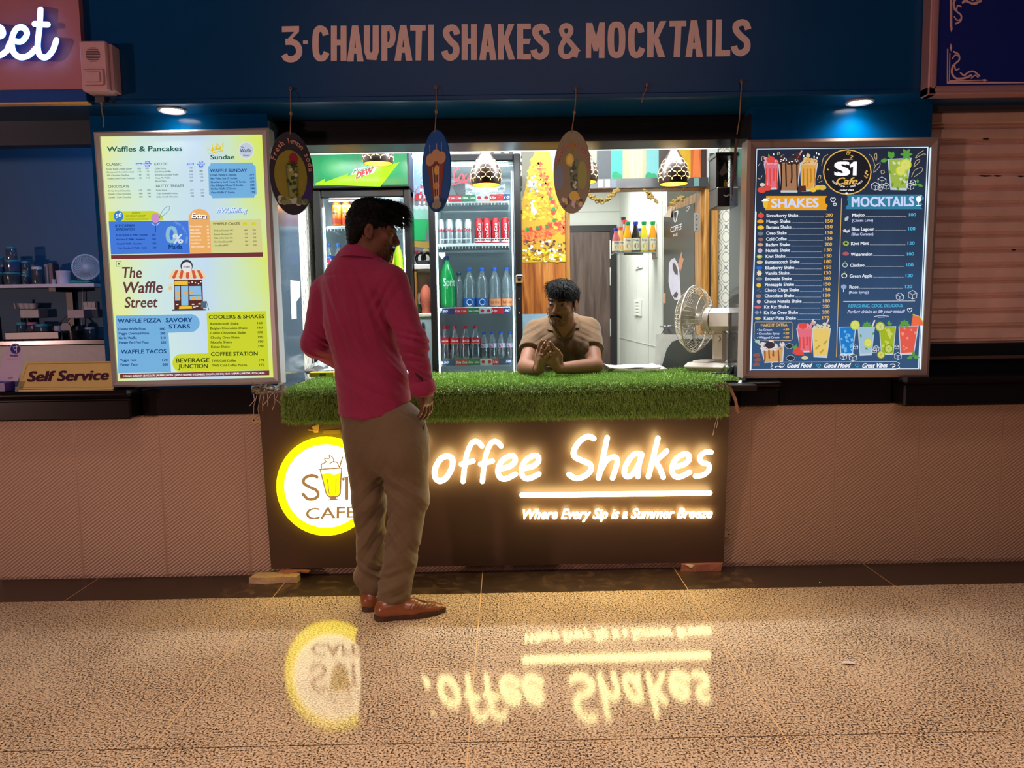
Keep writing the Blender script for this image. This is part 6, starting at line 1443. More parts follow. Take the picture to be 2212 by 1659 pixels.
b.poly([c4(*p) for p in [(372, 446), (468, 398), (470, 428), (702, 346), (696, 372), (930, 290), (1100, 262), (1214, 230), (1020, 476), (376, 456)]], cpn, LM, .001)
b.poly([c4(*p) for p in [(760, 300), (975, 262), (985, 285), (955, 338), (770, 400), (790, 352), (730, 356)]], cpn, WH_, .002)
q0, q1 = c4(752, 345), c4(960, 0); b.text('Mountain', *q0, q1[0], 40 * k4, cpn, DG_, .003, bold=.02, shear=.3, y1=c4(0, 292)[1])
q0, q1 = c4(780, 396), c4(950, 0); b.text('DEW', *q0, q1[0], 58 * k4, cpn, RD_, .003, bold=.05, shear=.3, y1=c4(0, 336)[1])
obj('printed_logo', b, can)
zA1, zA2 = YP(A_['yf'] + .12).P(760, 489)[2], YP(A_['yf'] + .12).P(760, 606)[2]
shelf_in(fa, A_, zA1); shelf_in(fa, A_, zA2); shelf_in(fa, A_, zA2 - .33)
fb = thing('drinks_fridge', 'taller black glass door fridge full of colas and water in the middle of the kiosk', 'fridge', (fpl.P(1027, 600)[0], FD + CAM[1], 0.02))
B_ = fridge(fb, (928, 1127), 332, (942, 1112), 348)
yB = B_['yf'] + .17; pB = YP(yB)
zB1, zB2, zB3 = pB.P(1030, 528)[2], pB.P(1030, 664)[2], pB.P(1030, 778)[2]; zB0 = pB.P(1030, 436)[2]
shelf_in(fb, B_, zB0); shelf_in(fb, B_, zB1, True); shelf_in(fb, B_, zB2); shelf_in(fb, B_, zB3)
BN, RN, GN, WN = (52, 58, 100), (196, 44, 58), (64, 118, 84), (204, 208, 220)
strip_in(fb, B_, 968, 1102, 420, 434, [(RN, 'Cola'), (RN, 'Cola'), (GN, 'Lime'), (GN, 'Lime'), (WN, 'oval'), (WN, 'oval'), (RN, 'Up'), (RN, ''), (BN, '10')])
strip_in(fb, B_, 955, 1102, 665, 678, [(BN, '50'), (BN, ''), (RN, 'Cola'), (RN, 'Cola'), (GN, 'Lime'), (GN, 'Lime'), (WN, 'oval'), (WN, 'oval'), (RN, 'Up'), (RN, ''), (BN, '50')])
strip_in(fb, B_, 957, 1104, 775, 789, [(BN, '50'), (BN, ''), (RN, 'Cola'), (RN, 'Cola'), (GN, 'Lime'), (GN, 'Lime'), (WN, 'oval'), (WN, 'oval'), (RN, 'Up'), (BN, ''), (BN, '50')])
gp = YP(B_['yf'] + .0175); k3 = 240 / 1531.0
def g3(x, y): return (900 + x * k3, 300 + y * k3)
REDV = M('red_vinyl_script', (214, 26, 40), rough=.3)
b = MB()
def RS(pts, w=22): b.stroke([g3(*p) for p in pts], w * k3, gp, REDV, .0008)
RS([(585, 410), (560, 405), (525, 440), (510, 500), (520, 560), (550, 570), (580, 540)]); RS([(500, 450), (545, 405), (590, 412)], 12)
RS([(612, 488), (590, 520), (590, 560), (612, 572), (640, 540), (640, 495), (612, 488)], 16); RS([(690, 488), (662, 520), (660, 560), (685, 570), (712, 548)], 16)
RS([(765, 488), (735, 500), (725, 550), (745, 570), (775, 530), (780, 490), (776, 560), (800, 565)], 16)
RS([(830, 520), (870, 515)], 16); RS([(960, 420), (920, 430), (892, 500), (905, 560), (950, 565), (975, 540)]); RS([(1000, 490), (985, 540), (1005, 570), (1035, 530), (1020, 488), (1000, 490)], 16); RS([(1060, 560), (1085, 480), (1100, 420), (1070, 540), (1090, 570)], 15); RS([(1150, 488), (1120, 505), (1115, 555), (1135, 568), (1160, 520), (1158, 560), (1180, 560)], 15); RS([(1110, 460), (1150, 440), (1175, 410)], 10)
RS([(500, 628), (580, 612), (650, 600), (720, 618), (790, 640), (900, 640)], 16)
obj('script_sticker', b, fb, label='red script logo on the glass')
b = MB(); b.poly([g3(*p) for p in [(305, 1565), (395, 1568), (396, 1605), (350, 1660), (310, 1610)]], gp, M('white_sticker', (240, 232, 238), rough=.4), .0006); obj('shield_sticker', b, fb)
fg = YP(B_['yf'] + .40); b = MB(); c_ = fg.P(*g3(640, 670));
b.lathe(c_, [(.0001, 0), (.056, 0), (.06, .01)], M('dark_fan_grille', (46, 46, 50), rough=.5), 24, axis=(0, -1, 0))
for r in (.02, .035, .05): b.tube([c_ + np.array([r * math.cos(a), -.012, r * math.sin(a)]) for a in np.linspace(0, 6.28, 22, endpoint=False)], .0012, M('grille_ring', (120, 120, 124), rough=.4), 4, closed=True)
obj('fan_grille', b, fb)
crumple(1004, 1090, 395, 424, FD + .26, 'plastic_pouch', 'crumpled clear pouch lying on the top shelf of the middle fridge', 'bag', glassy('clear_pouch', (228, 232, 236), .25, .1, .12), 12, 9, 6, .010)
hp = YP(B_['yf']); b = MB(); a_, e_ = hp.P(1114, 594), hp.P(1130, 600); b.bx(a_[0], e_[0], B_['yf'] - .022, B_['yf'], e_[2], a_[2], CHROME, bev=.004); e2 = hp.P(1129, 611); b.bx(a_[0], e2[0], B_['yf'] - .012, B_['yf'], e2[2], e_[2], M('brass_lock', (206, 180, 130), rough=.35, metal=.6), bev=.002); b.bx(a_[0] + .012, e2[0] - .01, B_['yf'] - .014, B_['yf'] - .011, e2[2] + .012, e_[2] - .006, BLACKM); obj('latch', b, fb)
for y in (646, 676): b = MB(); b.lathe(hp.P(1121.5, y), [(.0001, .003), (.005, .002), (.006, 0)], CHROME, 10, axis=(0, -1, 0)); obj('screw', b, fb)
# ---- containers
def can_(root, c, r, h, body, extra=None):
  b = MB(); b.lathe(c, [(r * .72, 0), (r * .98, .008), (r, .014), (r, h - .016), (r * .78, h - .004), (r * .74, h)], body, 20); bo = obj('can_body', b, root, True)
  b = MB(); b.lathe(c, [(r * .74, h - .001), (r * .78, h + .001), (r * .70, h + .002), (r * .66, h - .003), (.0001, h - .003)], ALU, 20, caps=False); obj('can_lid', b, root, True)
  if extra: b = MB(); extra(b, CPl(c, r)); obj('printed_label', b, root)
def px3(D_, px, py): return Q(px, py, D_)
SILV = M('silver_can', (196, 200, 206), rough=.28, metal=.75, var=.03); REDC = M('red_can', (200, 16, 30), rough=.3, metal=.25, var=.03); ORC = M('orange_can', (236, 120, 24), rough=.32, metal=.2, var=.05)
Dc = yB - CAM[1]
def s_print(b, cp): wrap(b, 'Coke', cp, -.030, .030, .076, .022, REDV, bold=.03)
def r_print(b, cp):
  band(b, cp, .012, .020, M('silver_ink', (206, 206, 212), rough=.3)); wrap(b, 'Coca-Cola', cp, .010, .116, .016, .020, M('white_ink', (246, 240, 240), rough=.35), bold=.02, shear=.3, vertical=True)
  b.stroke([(.0275, .02), (.023, .06), (.028, .09), (.023, .128)], .005, cp, MATS['silver_ink'], .0005)
h_ = .150; proto = None
for i, px in enumerate((953, 972, 992, 1012)):
  p = Q(px, 527, Dc); lab = '%s silver can from the left on the second shelf of the middle fridge' % ORD[i]
  if proto is None:
    proto = thing('drink_can', lab, 'can', (p[0], yB, zB1), 'silver cans in the middle fridge'); can_(proto, (p[0], yB, zB1), .0255, h_, SILV, s_print)
  else: dup(proto, (p[0], yB, zB1), lab)
proto = None
for i, px in enumerate((1035.5, 1052, 1071, 1092)):
  p = Q(px, 527, Dc); lab = '%s red can from the left on the second shelf of the middle fridge' % ORD[i]
  if proto is None:
    proto = thing('drink_can', lab, 'can', (p[0], yB, zB1), 'red cans in the middle fridge'); can_(proto, (p[0], yB, zB1), .0265, h_ + .004, REDC, r_print)
  else: dup(proto, (p[0], yB - .006 * (i == 3), zB1), lab)
def o_print(b, cp):
  b.poly([(-.030, .07), (-.012, .098), (0, .086), (.016, .102), (.032, .076), (.014, .058), (0, .068), (-.014, .052)], cp, M('white_splash', (236, 236, 226), rough=.4), .0005); wrap(b, 'Mirinda', cp, -.026, .028, .070, .014, M('green_ink', (20, 110, 70), rough=.4), bold=.03, shear=.2, off=.001)
  band(b, cp, .014, .045, M('red_orange_ink', (206, 62, 26), rough=.4))
proto = None
for i, px in enumerate((729, 749.5, 770)):
  p = Q(px, 489, FD + .12); lab = '%s orange can from the left on the upper shelf of the green topped fridge' % ORD[i]
  if proto is None:
    proto = thing('drink_can', lab, 'can', (p[0], A_['yf'] + .12, zA1), 'orange cans in the green topped fridge'); can_(proto, tuple(proto.location), .0275, .142, ORC, o_print)
  else: dup(proto, (p[0], A_['yf'] + .12, zA1), lab)
PET = glassy('clear_pet', (232, 240, 244), .10, .06, .10, (226, 236, 244)); GPET = M('green_pet', (20, 150, 74), rough=.16, var=.12, scale=12, spec=.6); COLA = M('cola_in_bottle', (34, 16, 14), rough=.12, spec=.6, var=.05); BCAP = M('blue_cap', (24, 92, 206), rough=.4); RCAP = M('red_cap', (216, 30, 40), rough=.4)
def bottle(root, c, r, h, body, cap, waist=.9, fill=None, label=None, ribs=False, capr=.38):
  prof = [(r * .8, 0), (r * .98, .01), (r, .03), (r, h * .30), (r * waist, h * .42), (r * .98, h * .56), (r * .9, h * .66), (r * .62, h * .78), (r * .36, h * .87), (r * .33, h * .92)]
  if ribs:
    pr_ = []
    for i in range(14): pr_.append((r * (1 if i % 2 else .93), .01 + h * .05 * i))
    prof = [(r * .8, 0)] + pr_ + [(r * .6, h * .78), (r * .36, h * .86), (r * .34, h * .92)]
  b = MB(); b.lathe(c, prof, body, 20); obj('bottle_body', b, root, True)
  if fill:
    m_, lv = fill; pf_ = [(max(.001, q[0] - .0018), q[1] + .001) for q in prof if q[1] < h * lv] + [(.0001, h * lv)]; b = MB(); b.lathe(c, pf_, m_, 18); obj('drink', b, root, True)
  b = MB(); b.lathe(c, [(r * capr, h * .915), (r * capr, h * .99), (r * capr * .9, h), (.0001, h)], cap, 16); obj('cap', b, root, True)
  if label: b = MB(); label(b, CPl(c, r), r, h); obj('label', b, root)
# water row
p = Q(967.5, 664, Dc); t = thing('drink_bottle', 'large green bottle at the left of the third shelf of the middle fridge', 'bottle', (p[0], yB, zB2))
def g_lab(b, cp, r, h):
  wrap(b, 'Sprite', cp, -.02, .075, h * .42, .05, M('pale_green_ink', (190, 230, 200), rough=.4), bold=.03)
bottle(t, tuple(t.location), .047, .312, GPET, M('navy_cap', (30, 44, 120), rough=.4), .97, label=g_lab, capr=.30)
p = Q(992.5, 664, Dc); t = thing('drink_bottle', 'small clear ribbed water bottle beside the large green bottle', 'bottle', (p[0], yB + .02, zB2)); bottle(t, tuple(t.location), .026, .215, PET, M('dark_teal_cap', (24, 66, 90), rough=.4), ribs=True, capr=.52)
BLAB = M('blue_label', (26, 88, 170), rough=.4); ORL = M('orange_label', (240, 150, 96), rough=.4); WINK = M('white_label_ink', (240, 244, 250), rough=.4)
def k_lab(b, cp, r, h): band(b, cp, .008, .056, BLAB, .0006); b.ell(0, .032, .018, .020, cp, WINK, .0012, n=16); wrap(b, 'Kinley', cp, -.014, .016, .028, .010, BLAB, off=.0016, bold=.03)
def o_lab(b, cp, r, h): band(b, cp, .008, .050, ORL, .0006); wrap(b, 'Rail Club', cp, -.028, .028, .022, .016, M('label_brown', (150, 90, 70), rough=.4), off=.0012)
for i, (px, lb_, w_) in enumerate(((1015, k_lab, 'blue'), (1042.5, k_lab, 'blue'), (1070, o_lab, 'orange'), (1096, o_lab, 'orange'))):
  p = Q(px, 664, Dc); lab = '%s blue capped water bottle from the left on the third shelf, %s label' % (ORD[i], w_)
  t = thing('drink_bottle', lab, 'bottle', (p[0], yB, zB2), 'water bottles in the middle fridge'); bottle(t, tuple(t.location), .037, .240, PET, BCAP, .84, label=lb_, capr=.38)
def c_lab(b, cp, r, h): band(b, cp, h * .50, h * .66, M('red_label', (200, 24, 36), rough=.4), .0007); band(b, cp, h * .48, h * .50, M('gold_line', (206, 160, 60), rough=.4), .0007); wrap(b, 'Coca-Cola', cp, -.022, .022, h * .55, .013, WINK, off=.0012, bold=.02, shear=.3)
def t_lab(b, cp, r, h): band(b, cp, h * .44, h * .60, M('silver_label', (176, 186, 206), rough=.35), .0007); b.ell(-.004, h * .52, .013, .010, cp, M('red_emblem', (196, 40, 50), rough=.4), .0012, n=14)
zc_ = zB3
proto = None
for i, (px, dy) in enumerate(((962, 0), (968.5, .07), (983.5, .0), (1007, 0), (1028, -.005))):
  p = Q(px, 776, Dc + dy); lab = ['first red capped cola bottle on the bottom shelf, at the far left', 'red capped cola bottle half hidden behind the first one', 'second red capped cola bottle in the front row of the bottom shelf', 'third red capped cola bottle in the front row of the bottom shelf', 'last red capped cola bottle, beside the blue capped ones'][i]
  if proto is None:
    proto = thing('drink_bottle', lab, 'bottle', (p[0], yB + dy, zc_), 'red capped colas on the bottom shelf'); bottle(proto, tuple(proto.location), .030, .212, PET, RCAP, .88, (COLA, .70), c_lab, capr=.42)
  else: dup(proto, (p[0], yB + dy, zc_), lab)
proto = None
for i, px in enumerate((1046.5, 1064.5, 1083.5, 1103)):
  p = Q(px, 776, Dc); lab = '%s blue capped dark bottle from the left on the bottom shelf of the middle fridge' % ORD[i]
  if proto is None:
    proto = thing('drink_bottle', lab, 'bottle', (p[0], yB, zc_), 'blue capped dark bottles on the bottom shelf'); bottle(proto, tuple(proto.location), .026, .172, PET, BCAP, .9, (COLA, .62), t_lab, capr=.46)
  else: dup(proto, (p[0], yB, zc_), lab)
def p_lab(b, cp, r, h): band(b, cp, h * .40, h * .66, M('blue_white_label', (36, 84, 176), rough=.4), .0007); b.ell(0, h * .53, .018, .022, cp, WINK, .0012, n=14); b.ell(.004, h * .53, .010, .014, cp, M('red_emblem', (196, 40, 50), rough=.4), .0018, n=12)
proto = None
for i, px in enumerate((713, 733.5, 755)):
  p = Q(px, 606, FD + .12); lab = '%s blue capped cola from the left on the lower shelf of the green topped fridge' % ORD[i]
  if proto is None:
    proto = thing('drink_bottle', lab, 'bottle', (p[0], A_['yf'] + .12, zA2), 'blue capped colas in the green topped fridge'); bottle(proto, tuple(proto.location), .027, .222, PET, BCAP, .9, (COLA, .70), p_lab, capr=.44)
  else: dup(proto, (p[0], A_['yf'] + .12, zA2), lab)
for px, c_, nm, cc in ((846, (236, 150, 30), 'orange', (60, 150, 70)), (862, (176, 220, 30), 'lime yellow', (40, 160, 80))):
  p = Q(px, 606, FD + .12); t = thing('drink_bottle', '%s drink bottle beside the chin of the man in the red shirt' % nm, 'bottle', (p[0], A_['yf'] + .12, zA2)); bottle(t, tuple(t.location), .029, .225, M('%s_drink' % nm.replace(' ', '_'), c_, rough=.2, var=.05), M('cap_%s' % nm.replace(' ', '_'), cc, rough=.4), .92, capr=.44)
gl = YP(A_['yf'] + .0175); b = MB()
for r in (9, 5.5): b.stroke([(851 + r * math.cos(a), 446 + r * .85 * math.sin(a)) for a in np.linspace(0, 5.8, 12)], 2.2, gl, M('green_sticker', (20, 120, 72), rough=.4), .0008)
obj('green_sticker', b, fa)

# --- posters and the shelf between the fridges
def poster(px, Y, cat_label, draw, base, w=.004):
  p_ = YP(Y); c_ = [p_.P(*q) for q in px]; tt = thing('wall_poster', cat_label, 'poster', (sum(v[0] for v in c_) / len(c_), Y, min(v[2] for v in c_)))
  b = MB(); b.poly(px, p_, base, .0, depth=w); obj('sheet', b, tt)
  if draw: b = MB(); draw(b, p_); obj('printed_picture', b, tt)
  return tt
def el(b, p_, x, y, rx, ry, c, off=.002, **k): b.ell(x, y, rx, ry, p_, ink(c), off, n=14, **k)
PY_ = BY - .006
def dr_yellow(b, p_):
  for i, c_ in enumerate(((236, 206, 40), (240, 170, 50), (228, 214, 60), (238, 224, 120), (226, 170, 30), (240, 210, 60))): b.poly([(655 + i * 33, 280), (682 + i * 33, 280), (676 + i * 33, 350), (662 + i * 33, 350)], p_, ink(c_), .001)
  for x in (690, 762, 800): b.poly([(x, 280), (x + 16, 280), (x + 8, 340)], p_, ink((220, 130, 60)), .002)
  b.text('Sip', 742, 338, 770, 12, p_, ink((40, 90, 160)), .003, bold=.03, shear=.2)
poster([(640, 270), (842, 270), (842, 420), (640, 420)], PY_, 'yellow drinks poster high on the wall above the green topped fridge', dr_yellow, ink((236, 190, 70)))
poster([(845, 270), (888, 270), (888, 420), (845, 420)], PY_, 'plain grey poster beside the yellow drinks poster', None, ink((136, 140, 146)))
def dr_blue(b, p_):
  r_ = random.Random(3)
  for _ in range(26): x, y = r_.uniform(890, 925), r_.uniform(300, 426); b.stroke([(x, y), (x + 6, y - 5), (x + 9, y + 3), (x + 3, y + 7)], 1.4, p_, ink((190, 214, 240)), .002)
  b.poly([(922, 270), (934, 270), (934, 370), (927, 400)], p_, ink((186, 130, 224)), .003); el(b, p_, 905, 424, 9, 7, (150, 40, 60), .003)
poster([(895, 270), (934, 270), (934, 431), (895, 431)], PB2 - .004, 'pale blue swirl poster between the two fridges', dr_blue, ink((140, 176, 224)))
def dr_green(b, p_):
  b.poly([(891, 470), (925, 470), (920, 520), (894, 520)], p_, ink((34, 186, 108)), .002); b.poly([(924, 480), (936, 480), (936, 535), (928, 530)], p_, ink((40, 170, 100)), .002)
  b.poly([(890, 448), (926, 448), (925, 474), (891, 474)], p_, ink((150, 214, 196)), .0025)
  for i in range(6): el(b, p_, 894 + i * 6, 447 + 2 * (i % 2), 5, 4, (214, 226, 230), .003)
  for x0 in (904, 914):
    for j in range(6): b.poly([(x0 + j * .7, 442 - j * 7), (x0 + 4.5 + j * .7, 442 - j * 7), (x0 + 5.2 + j * .7, 435 - j * 7), (x0 + .7 + j * .7, 435 - j * 7)], p_, ink((216, 40, 56) if j % 2 else (240, 236, 240)), .0035)
  el(b, p_, 900, 428, 5, 5, (210, 20, 40), .004); b.stroke([(900, 424), (898, 412), (902, 405)], 1.2, p_, ink((210, 20, 40)), .004)
  b.poly([(890, 520), (930, 522), (932, 536), (890, 534)], p_, ink((190, 160, 80)), .002); el(b, p_, 902, 544, 9, 3, (170, 40, 44), .002); el(b, p_, 920, 540, 7, 4, (206, 190, 120), .002)
poster([(895, 431), (934, 431), (934, 548), (895, 548)], PB2 - .004, 'poster of green iced drinks between the two fridges', dr_green, ink((124, 134, 144)))
def dr_mix(b, p_):
  r_ = random.Random(6)
  for _ in range(30): el(b, p_, r_.uniform(972, 1030), r_.uniform(290, 345), r_.uniform(3, 8), r_.uniform(2, 6), r_.choice([(220, 80, 100), (226, 206, 120), (190, 210, 110), (236, 226, 200), (200, 120, 60)]), .002)
poster([(968, 280), (1032, 280), (1032, 350), (968, 350)], PY_, 'small fruity poster above the middle fridge', dr_mix, ink((226, 200, 190)))
def dr_garland(b, p_):
  r_ = random.Random(11)
  b.poly([(1180, 280), (1228, 280), (1228, 460), (1196, 380)], p_, ink((160, 166, 224)), .001); b.poly([(1128, 272), (1180, 272), (1150, 340), (1132, 420), (1128, 430)], p_, ink((120, 116, 96)), .001)
  def wj(xc, yc, s, c): el(b, p_, xc + r_.gauss(0, s), yc + r_.gauss(0, s), r_.uniform(2.2, 4.2), r_.uniform(2, 3.6), c)
  for i in range(460):
    t_ = r_.random(); w_ = 8 + 44 * t_; x = 1157 + 22 * t_ + r_.uniform(-w_, w_ * .95); y = 340 + 135 * t_
    if 1129 < x < 1224: wj(x, y, 1.5, r_.choice([(244, 214, 20), (250, 226, 50), (226, 188, 16), (206, 160, 14), (180, 136, 20)]))
  for i in range(170):
    t_ = r_.random(); wj(1158 + 42 * t_ + 6 * math.sin(t_ * 3), 348 + 125 * t_, 3.6, r_.choice([(240, 120, 40), (230, 96, 30), (246, 140, 70), (214, 60, 30)]))
  for i in range(260): x = r_.uniform(1130, 1222); wj(x, 515 - 30 * ((x - 1130) / 92) ** 1.2 + r_.uniform(-14, 14), 2, r_.choice([(240, 112, 40), (246, 140, 66), (206, 76, 30), (236, 126, 60), (190, 60, 30)]))
  for i, x in enumerate(range(1140, 1200, 7)): el(b, p_, x, 496 - 10 * (x - 1140) / 60, 4.4, 4.4, [(20, 130, 60), (214, 40, 30), (240, 150, 60)][i % 3], .004)
  for i in range(9): el(b, p_, 1190 + i * 1.3 + 2 * (i % 2), 428 + i * 8, 4.4, 4, [(20, 130, 60), (214, 40, 30), (240, 190, 50)][i % 3], .004)
  for i in range(60): wj(r_.uniform(1130, 1222), r_.uniform(518, 545), 1, r_.choice([(120, 84, 40), (200, 160, 60), (70, 40, 40), (236, 226, 210), (90, 60, 70)]))
  for i in range(120): wj(r_.uniform(1130, 1222), r_.uniform(540, 563), 1, r_.choice([(244, 214, 20), (236, 200, 30), (200, 150, 20), (150, 110, 20), (240, 240, 220)]))
  for i in range(22): el(b, p_, 1152 + r_.gauss(0, 7), 396 + r_.gauss(0, 9), 3, 3, r_.choice([(210, 214, 222), (160, 166, 180), (240, 240, 244)]), .004)
  for i in range(16): el(b, p_, 1154 + r_.gauss(0, 4), 450 + r_.gauss(0, 7), 3, 3, (244, 244, 240), .004)
poster([(1128, 270), (1226, 270), (1226, 566), (1128, 567)], BY - .018, 'bright poster of heaped yellow and orange flower garlands', dr_garland, ink((206, 160, 30)))
def dr_strip(b, p_):
  for x0, x1, c_ in ((1290, 1321, (84, 88, 92)), (1320, 1345, (60, 176, 160)), (1345, 1398, (186, 178, 140)), (1396, 1424, (110, 176, 176)), (1423, 1462, (60, 44, 34)), (1462, 1492, (206, 160, 30)), (1492, 1514, (196, 92, 40)), (1514, 1526, (64, 46, 40))): b.poly([(x0, 270), (x1, 270), (x1, 388), (x0, 388)], p_, ink(c_), .001)
  b.poly([(1356, 270), (1392, 270), (1386, 388), (1360, 388)], p_, ink((206, 196, 156)), .002); b.poly([(1270, 270), (1292, 270), (1288, 350), (1272, 372)], p_, ink((206, 220, 150)), .002)
  for x, y in ((1330, 380), (1336, 384), (1402, 382), (1412, 384)): el(b, p_, x, y, 8, 10, (20, 150, 96), .002)
  for x in (1366, 1376, 1384): b.stroke([(x, 290), (x + 2, 384)], 2.5, p_, ink((226, 216, 190)), .003, smooth=False)
  b.poly([(1500, 290), (1508, 290), (1514, 388), (1496, 388)], p_, ink((222, 120, 60)), .002)
poster([(1262, 270), (1527, 270), (1527, 388), (1262, 388)], PY_, 'long strip of drink pictures above the store room doorway', dr_strip, ink((120, 124, 126)))
# shelf unit between the fridges
ps = YP(PB2 - .1); ux0, ux1 = A_['x1'] + .004, B_['x0'] - .004
def sx_(px, py=600): return ps.P(px, py)[0]
def sz_(py): return ps.P(910, py)[2]
b = MB(); b.bx(A_['x1'] + .001, B_['x0'] - .001, .98, 1.0, 0, 2.75, WHITEW); struct('trim_14', b, label='narrow filler panel between the two fridges', cat='panel')
t = thing('shelf_unit', 'narrow white shelf unit between the two fridges', 'shelf', (sx_(911), PB2 - .05, 0))
b = MB(); b.bx(ux0, ux1, PB2 - .10, PB2 - .01, sz_(582), sz_(571), WHITEP, bev=.003); obj('shelf', b, t)
b = MB(); b.bx(ux0, ux1, PB2 - .12, PB2 - .01, sz_(684), sz_(677), WHITEP, bev=.003); obj('worktop', b, t)
b = MB(); b.bx(ux0, ux0 + .012, PB2 - .09, PB2 - .02, sz_(677), sz_(582), PINE); obj('post', b, t)
b = MB(); b.bx(ux0, ux1, PB2 - .11, PB2 - .01, .05, sz_(684), M('pale_blue_cabinet', (176, 200, 214), rough=.4)); cb = obj('cabinet', b, t)
b = MB(); c_ = YP(PB2 - .115).P(914, 706); b.ball(c_, (.013, .012, .03), BLACKM, 12, 8); obj('handle', b, cb)
t = thing('headset', 'black coiled cable and headset on the small shelf between the fridges', 'headset', (sx_(914), PB2 - .05, sz_(571)))
b = MB(); c_ = np.array([sx_(921), PB2 - .05, sz_(558)])
for dx in (0, -.035): b.tube([c_ + np.array([dx + .026 * math.cos(a), .01 * math.sin(2 * a), .035 * math.sin(a)]) for a in np.linspace(0, 6.28, 18, endpoint=False)], .009, BLACKM, 8, closed=True)
b.bx(ux0 + .015, ux1 - .01, PB2 - .07, PB2 - .03, sz_(571), sz_(562), M('dark_cable', (40, 40, 46), rough=.6), bev=.004); obj('ear_cushion', b, t)
t = tag(obj('cloth', (lambda bb: bb)(MB().lathe((sx_(918), PB2 - .06, sz_(677)), [(.030, 0), (.028, .03), (.040, .08), (.036, .12), (.02, .16), (.0001, .175)], M('orange_fluffy_cloth', (226, 120, 96), rough=.95, var=.3, scale=120, bmp=.8), 16)), None, True), 'orange fluffy cloth bunched on the white worktop between the fridges', 'cloth')
b = MB(); b.box((sx_(903), PB2 - .04, sz_(648)), (.035, .04, .05), M('dark_green_box', (36, 60, 36), rough=.5), rz=.3); tag(obj('box', b), 'dark green box behind the orange cloth', 'box')
for v in bpy.data.objects['box'].data.vertices: v.co.z += sz_(677) - sz_(648) + .03
b = MB(); b.bx(XL1 + .06, XR0 - .06, .342, .356, 2.112, 2.126, M('led_profile', (240, 248, 255), emit=2.5)); tag(obj('led_profile', b), 'thin white led profile along the top of the kiosk opening', 'light')
# --- pendant lamps
SHADE = M('pierced_bronze_shade', (46, 34, 30), rough=.35, metal=.6); SLOT = M('lit_slot', (255, 214, 130), emit=3.2, ecol=(255, 206, 120)); INN = M('lit_shade_lining', (240, 176, 40), rough=.5, emit=.9, ecol=(255, 186, 40)); BULB = M('lamp_bulb', (255, 236, 190), emit=16.0, ecol=(255, 226, 170))
def pendant(px, py_bot, D_, w_px, label, proto=None):
  p = Q(px, py_bot, D_); r = w_px / 2 * D_ / F
  if proto is not None:
    o_ = dup(proto, p, label); point('pendant_bulb', tuple(p + np.array([0, 0, .05])), 1.6, (1, .76, .42), .02); return o_
  t_ = thing('pendant_lamp', label, 'pendant lamp', p, 'pierced pendant lamps in the kiosk')
  H = r * 2.9; prof = [(r * .93, 0), (r * 1.0, r * .30), (r * .99, r * .75), (r * .86, r * 1.2), (r * .60, r * 1.62), (r * .34, r * 2.05), (r * .22, r * 2.5), (r * .17, H)]
  b = MB(); b.lathe(p, prof, SHADE, 32, caps=False); sh_ = obj('shade', b, t_, True)
  b = MB(); b.lathe(p, [(q[0] - .004, q[1] + .001) for q in prof[:6]], INN, 28, caps=False); obj('lining', b, sh_, True)
  def rad(v):
    for (r0, h0), (r1, h1) in zip(prof, prof[1:]):
      if h0 <= v <= h1: return r0 + (r1 - r0) * (v - h0) / (h1 - h0)
    return r
  b = MB(); nh = 10; cell = 2 * math.pi / nh; hh = cell * r * .80
  def S3(a, v): rr = rad(v) + .0012; return p + np.array([rr * math.sin(a), -rr * math.cos(a), v])
  def slit(a0, v0, a1, v1, w=.0040):
    A, B = (a0 * .82 + a1 * .18, v0 * .82 + v1 * .18), (a0 * .18 + a1 * .82, v0 * .18 + v1 * .82); da, dv = (B[0] - A[0]) * r, B[1] - A[1]; l = math.hypot(da, dv); na, nv = -dv / l * w / 2 / r, da / l * w / 2
    b.add([S3(A[0] - na, A[1] - nv), S3(B[0] - na, B[1] - nv), S3(B[0] + na, B[1] + nv), S3(A[0] + na, A[1] + nv)], [(0, 1, 2, 3)], SLOT)
  for row_ in range(5):
    v0 = r * .04 + row_ * hh * .58
    if v0 + hh * .8 > r * 1.62: continue
    for k in range(nh):
      a = (k + .5 * (row_ % 2)) * cell
      pts = [(a - cell * .5, v0 + hh * .2), (a - cell * .5, v0 + hh * .58), (a, v0 + hh * .78)]
      slit(*pts[0], *pts[1]); slit(*pts[1], *pts[2]); slit(*pts[2], a + cell * .5, v0 + hh * .58)
      slit(a - cell * .18, v0 + hh * .39, a + cell * .18, v0 + hh * .39, .003) if row_ == 99 else None
  obj('pierced_slots', b, t_)
  b = MB(); b.ball(p + np.array([0, 0, r * .95]), (.022, .022, .028), BULB, 12, 8); obj('bulb', b, t_, True)
  b = MB(); b.tube([p + np.array([0, 0, H - .01]), np.array([p[0], p[1], 2.75])], .004, BLACKM, 6); b.lathe(p + np.array([0, 0, H - .005]), [(r * .19, 0), (r * .12, .03), (.004, .05)], SHADE, 16); obj('cord', b, t_)
  point('pendant_bulb', tuple(p + np.array([0, 0, .05])), 1.6, (1, .76, .42), .02)
  return t_
pd = pendant(1050, 400, 4.25, 65, 'pierced pendant lamp hanging in front of the middle fridge')
pendant(817, 354, 4.25, 65, 'pierced pendant lamp in front of the lit green canopy')
pendant(1259, 394, 4.3, 65, 'pierced pendant lamp half hidden behind the beige oval plaque', pd)
pendant(1455, 398, 4.25, 65, 'pierced pendant lamp in front of the store room doorway', pd)
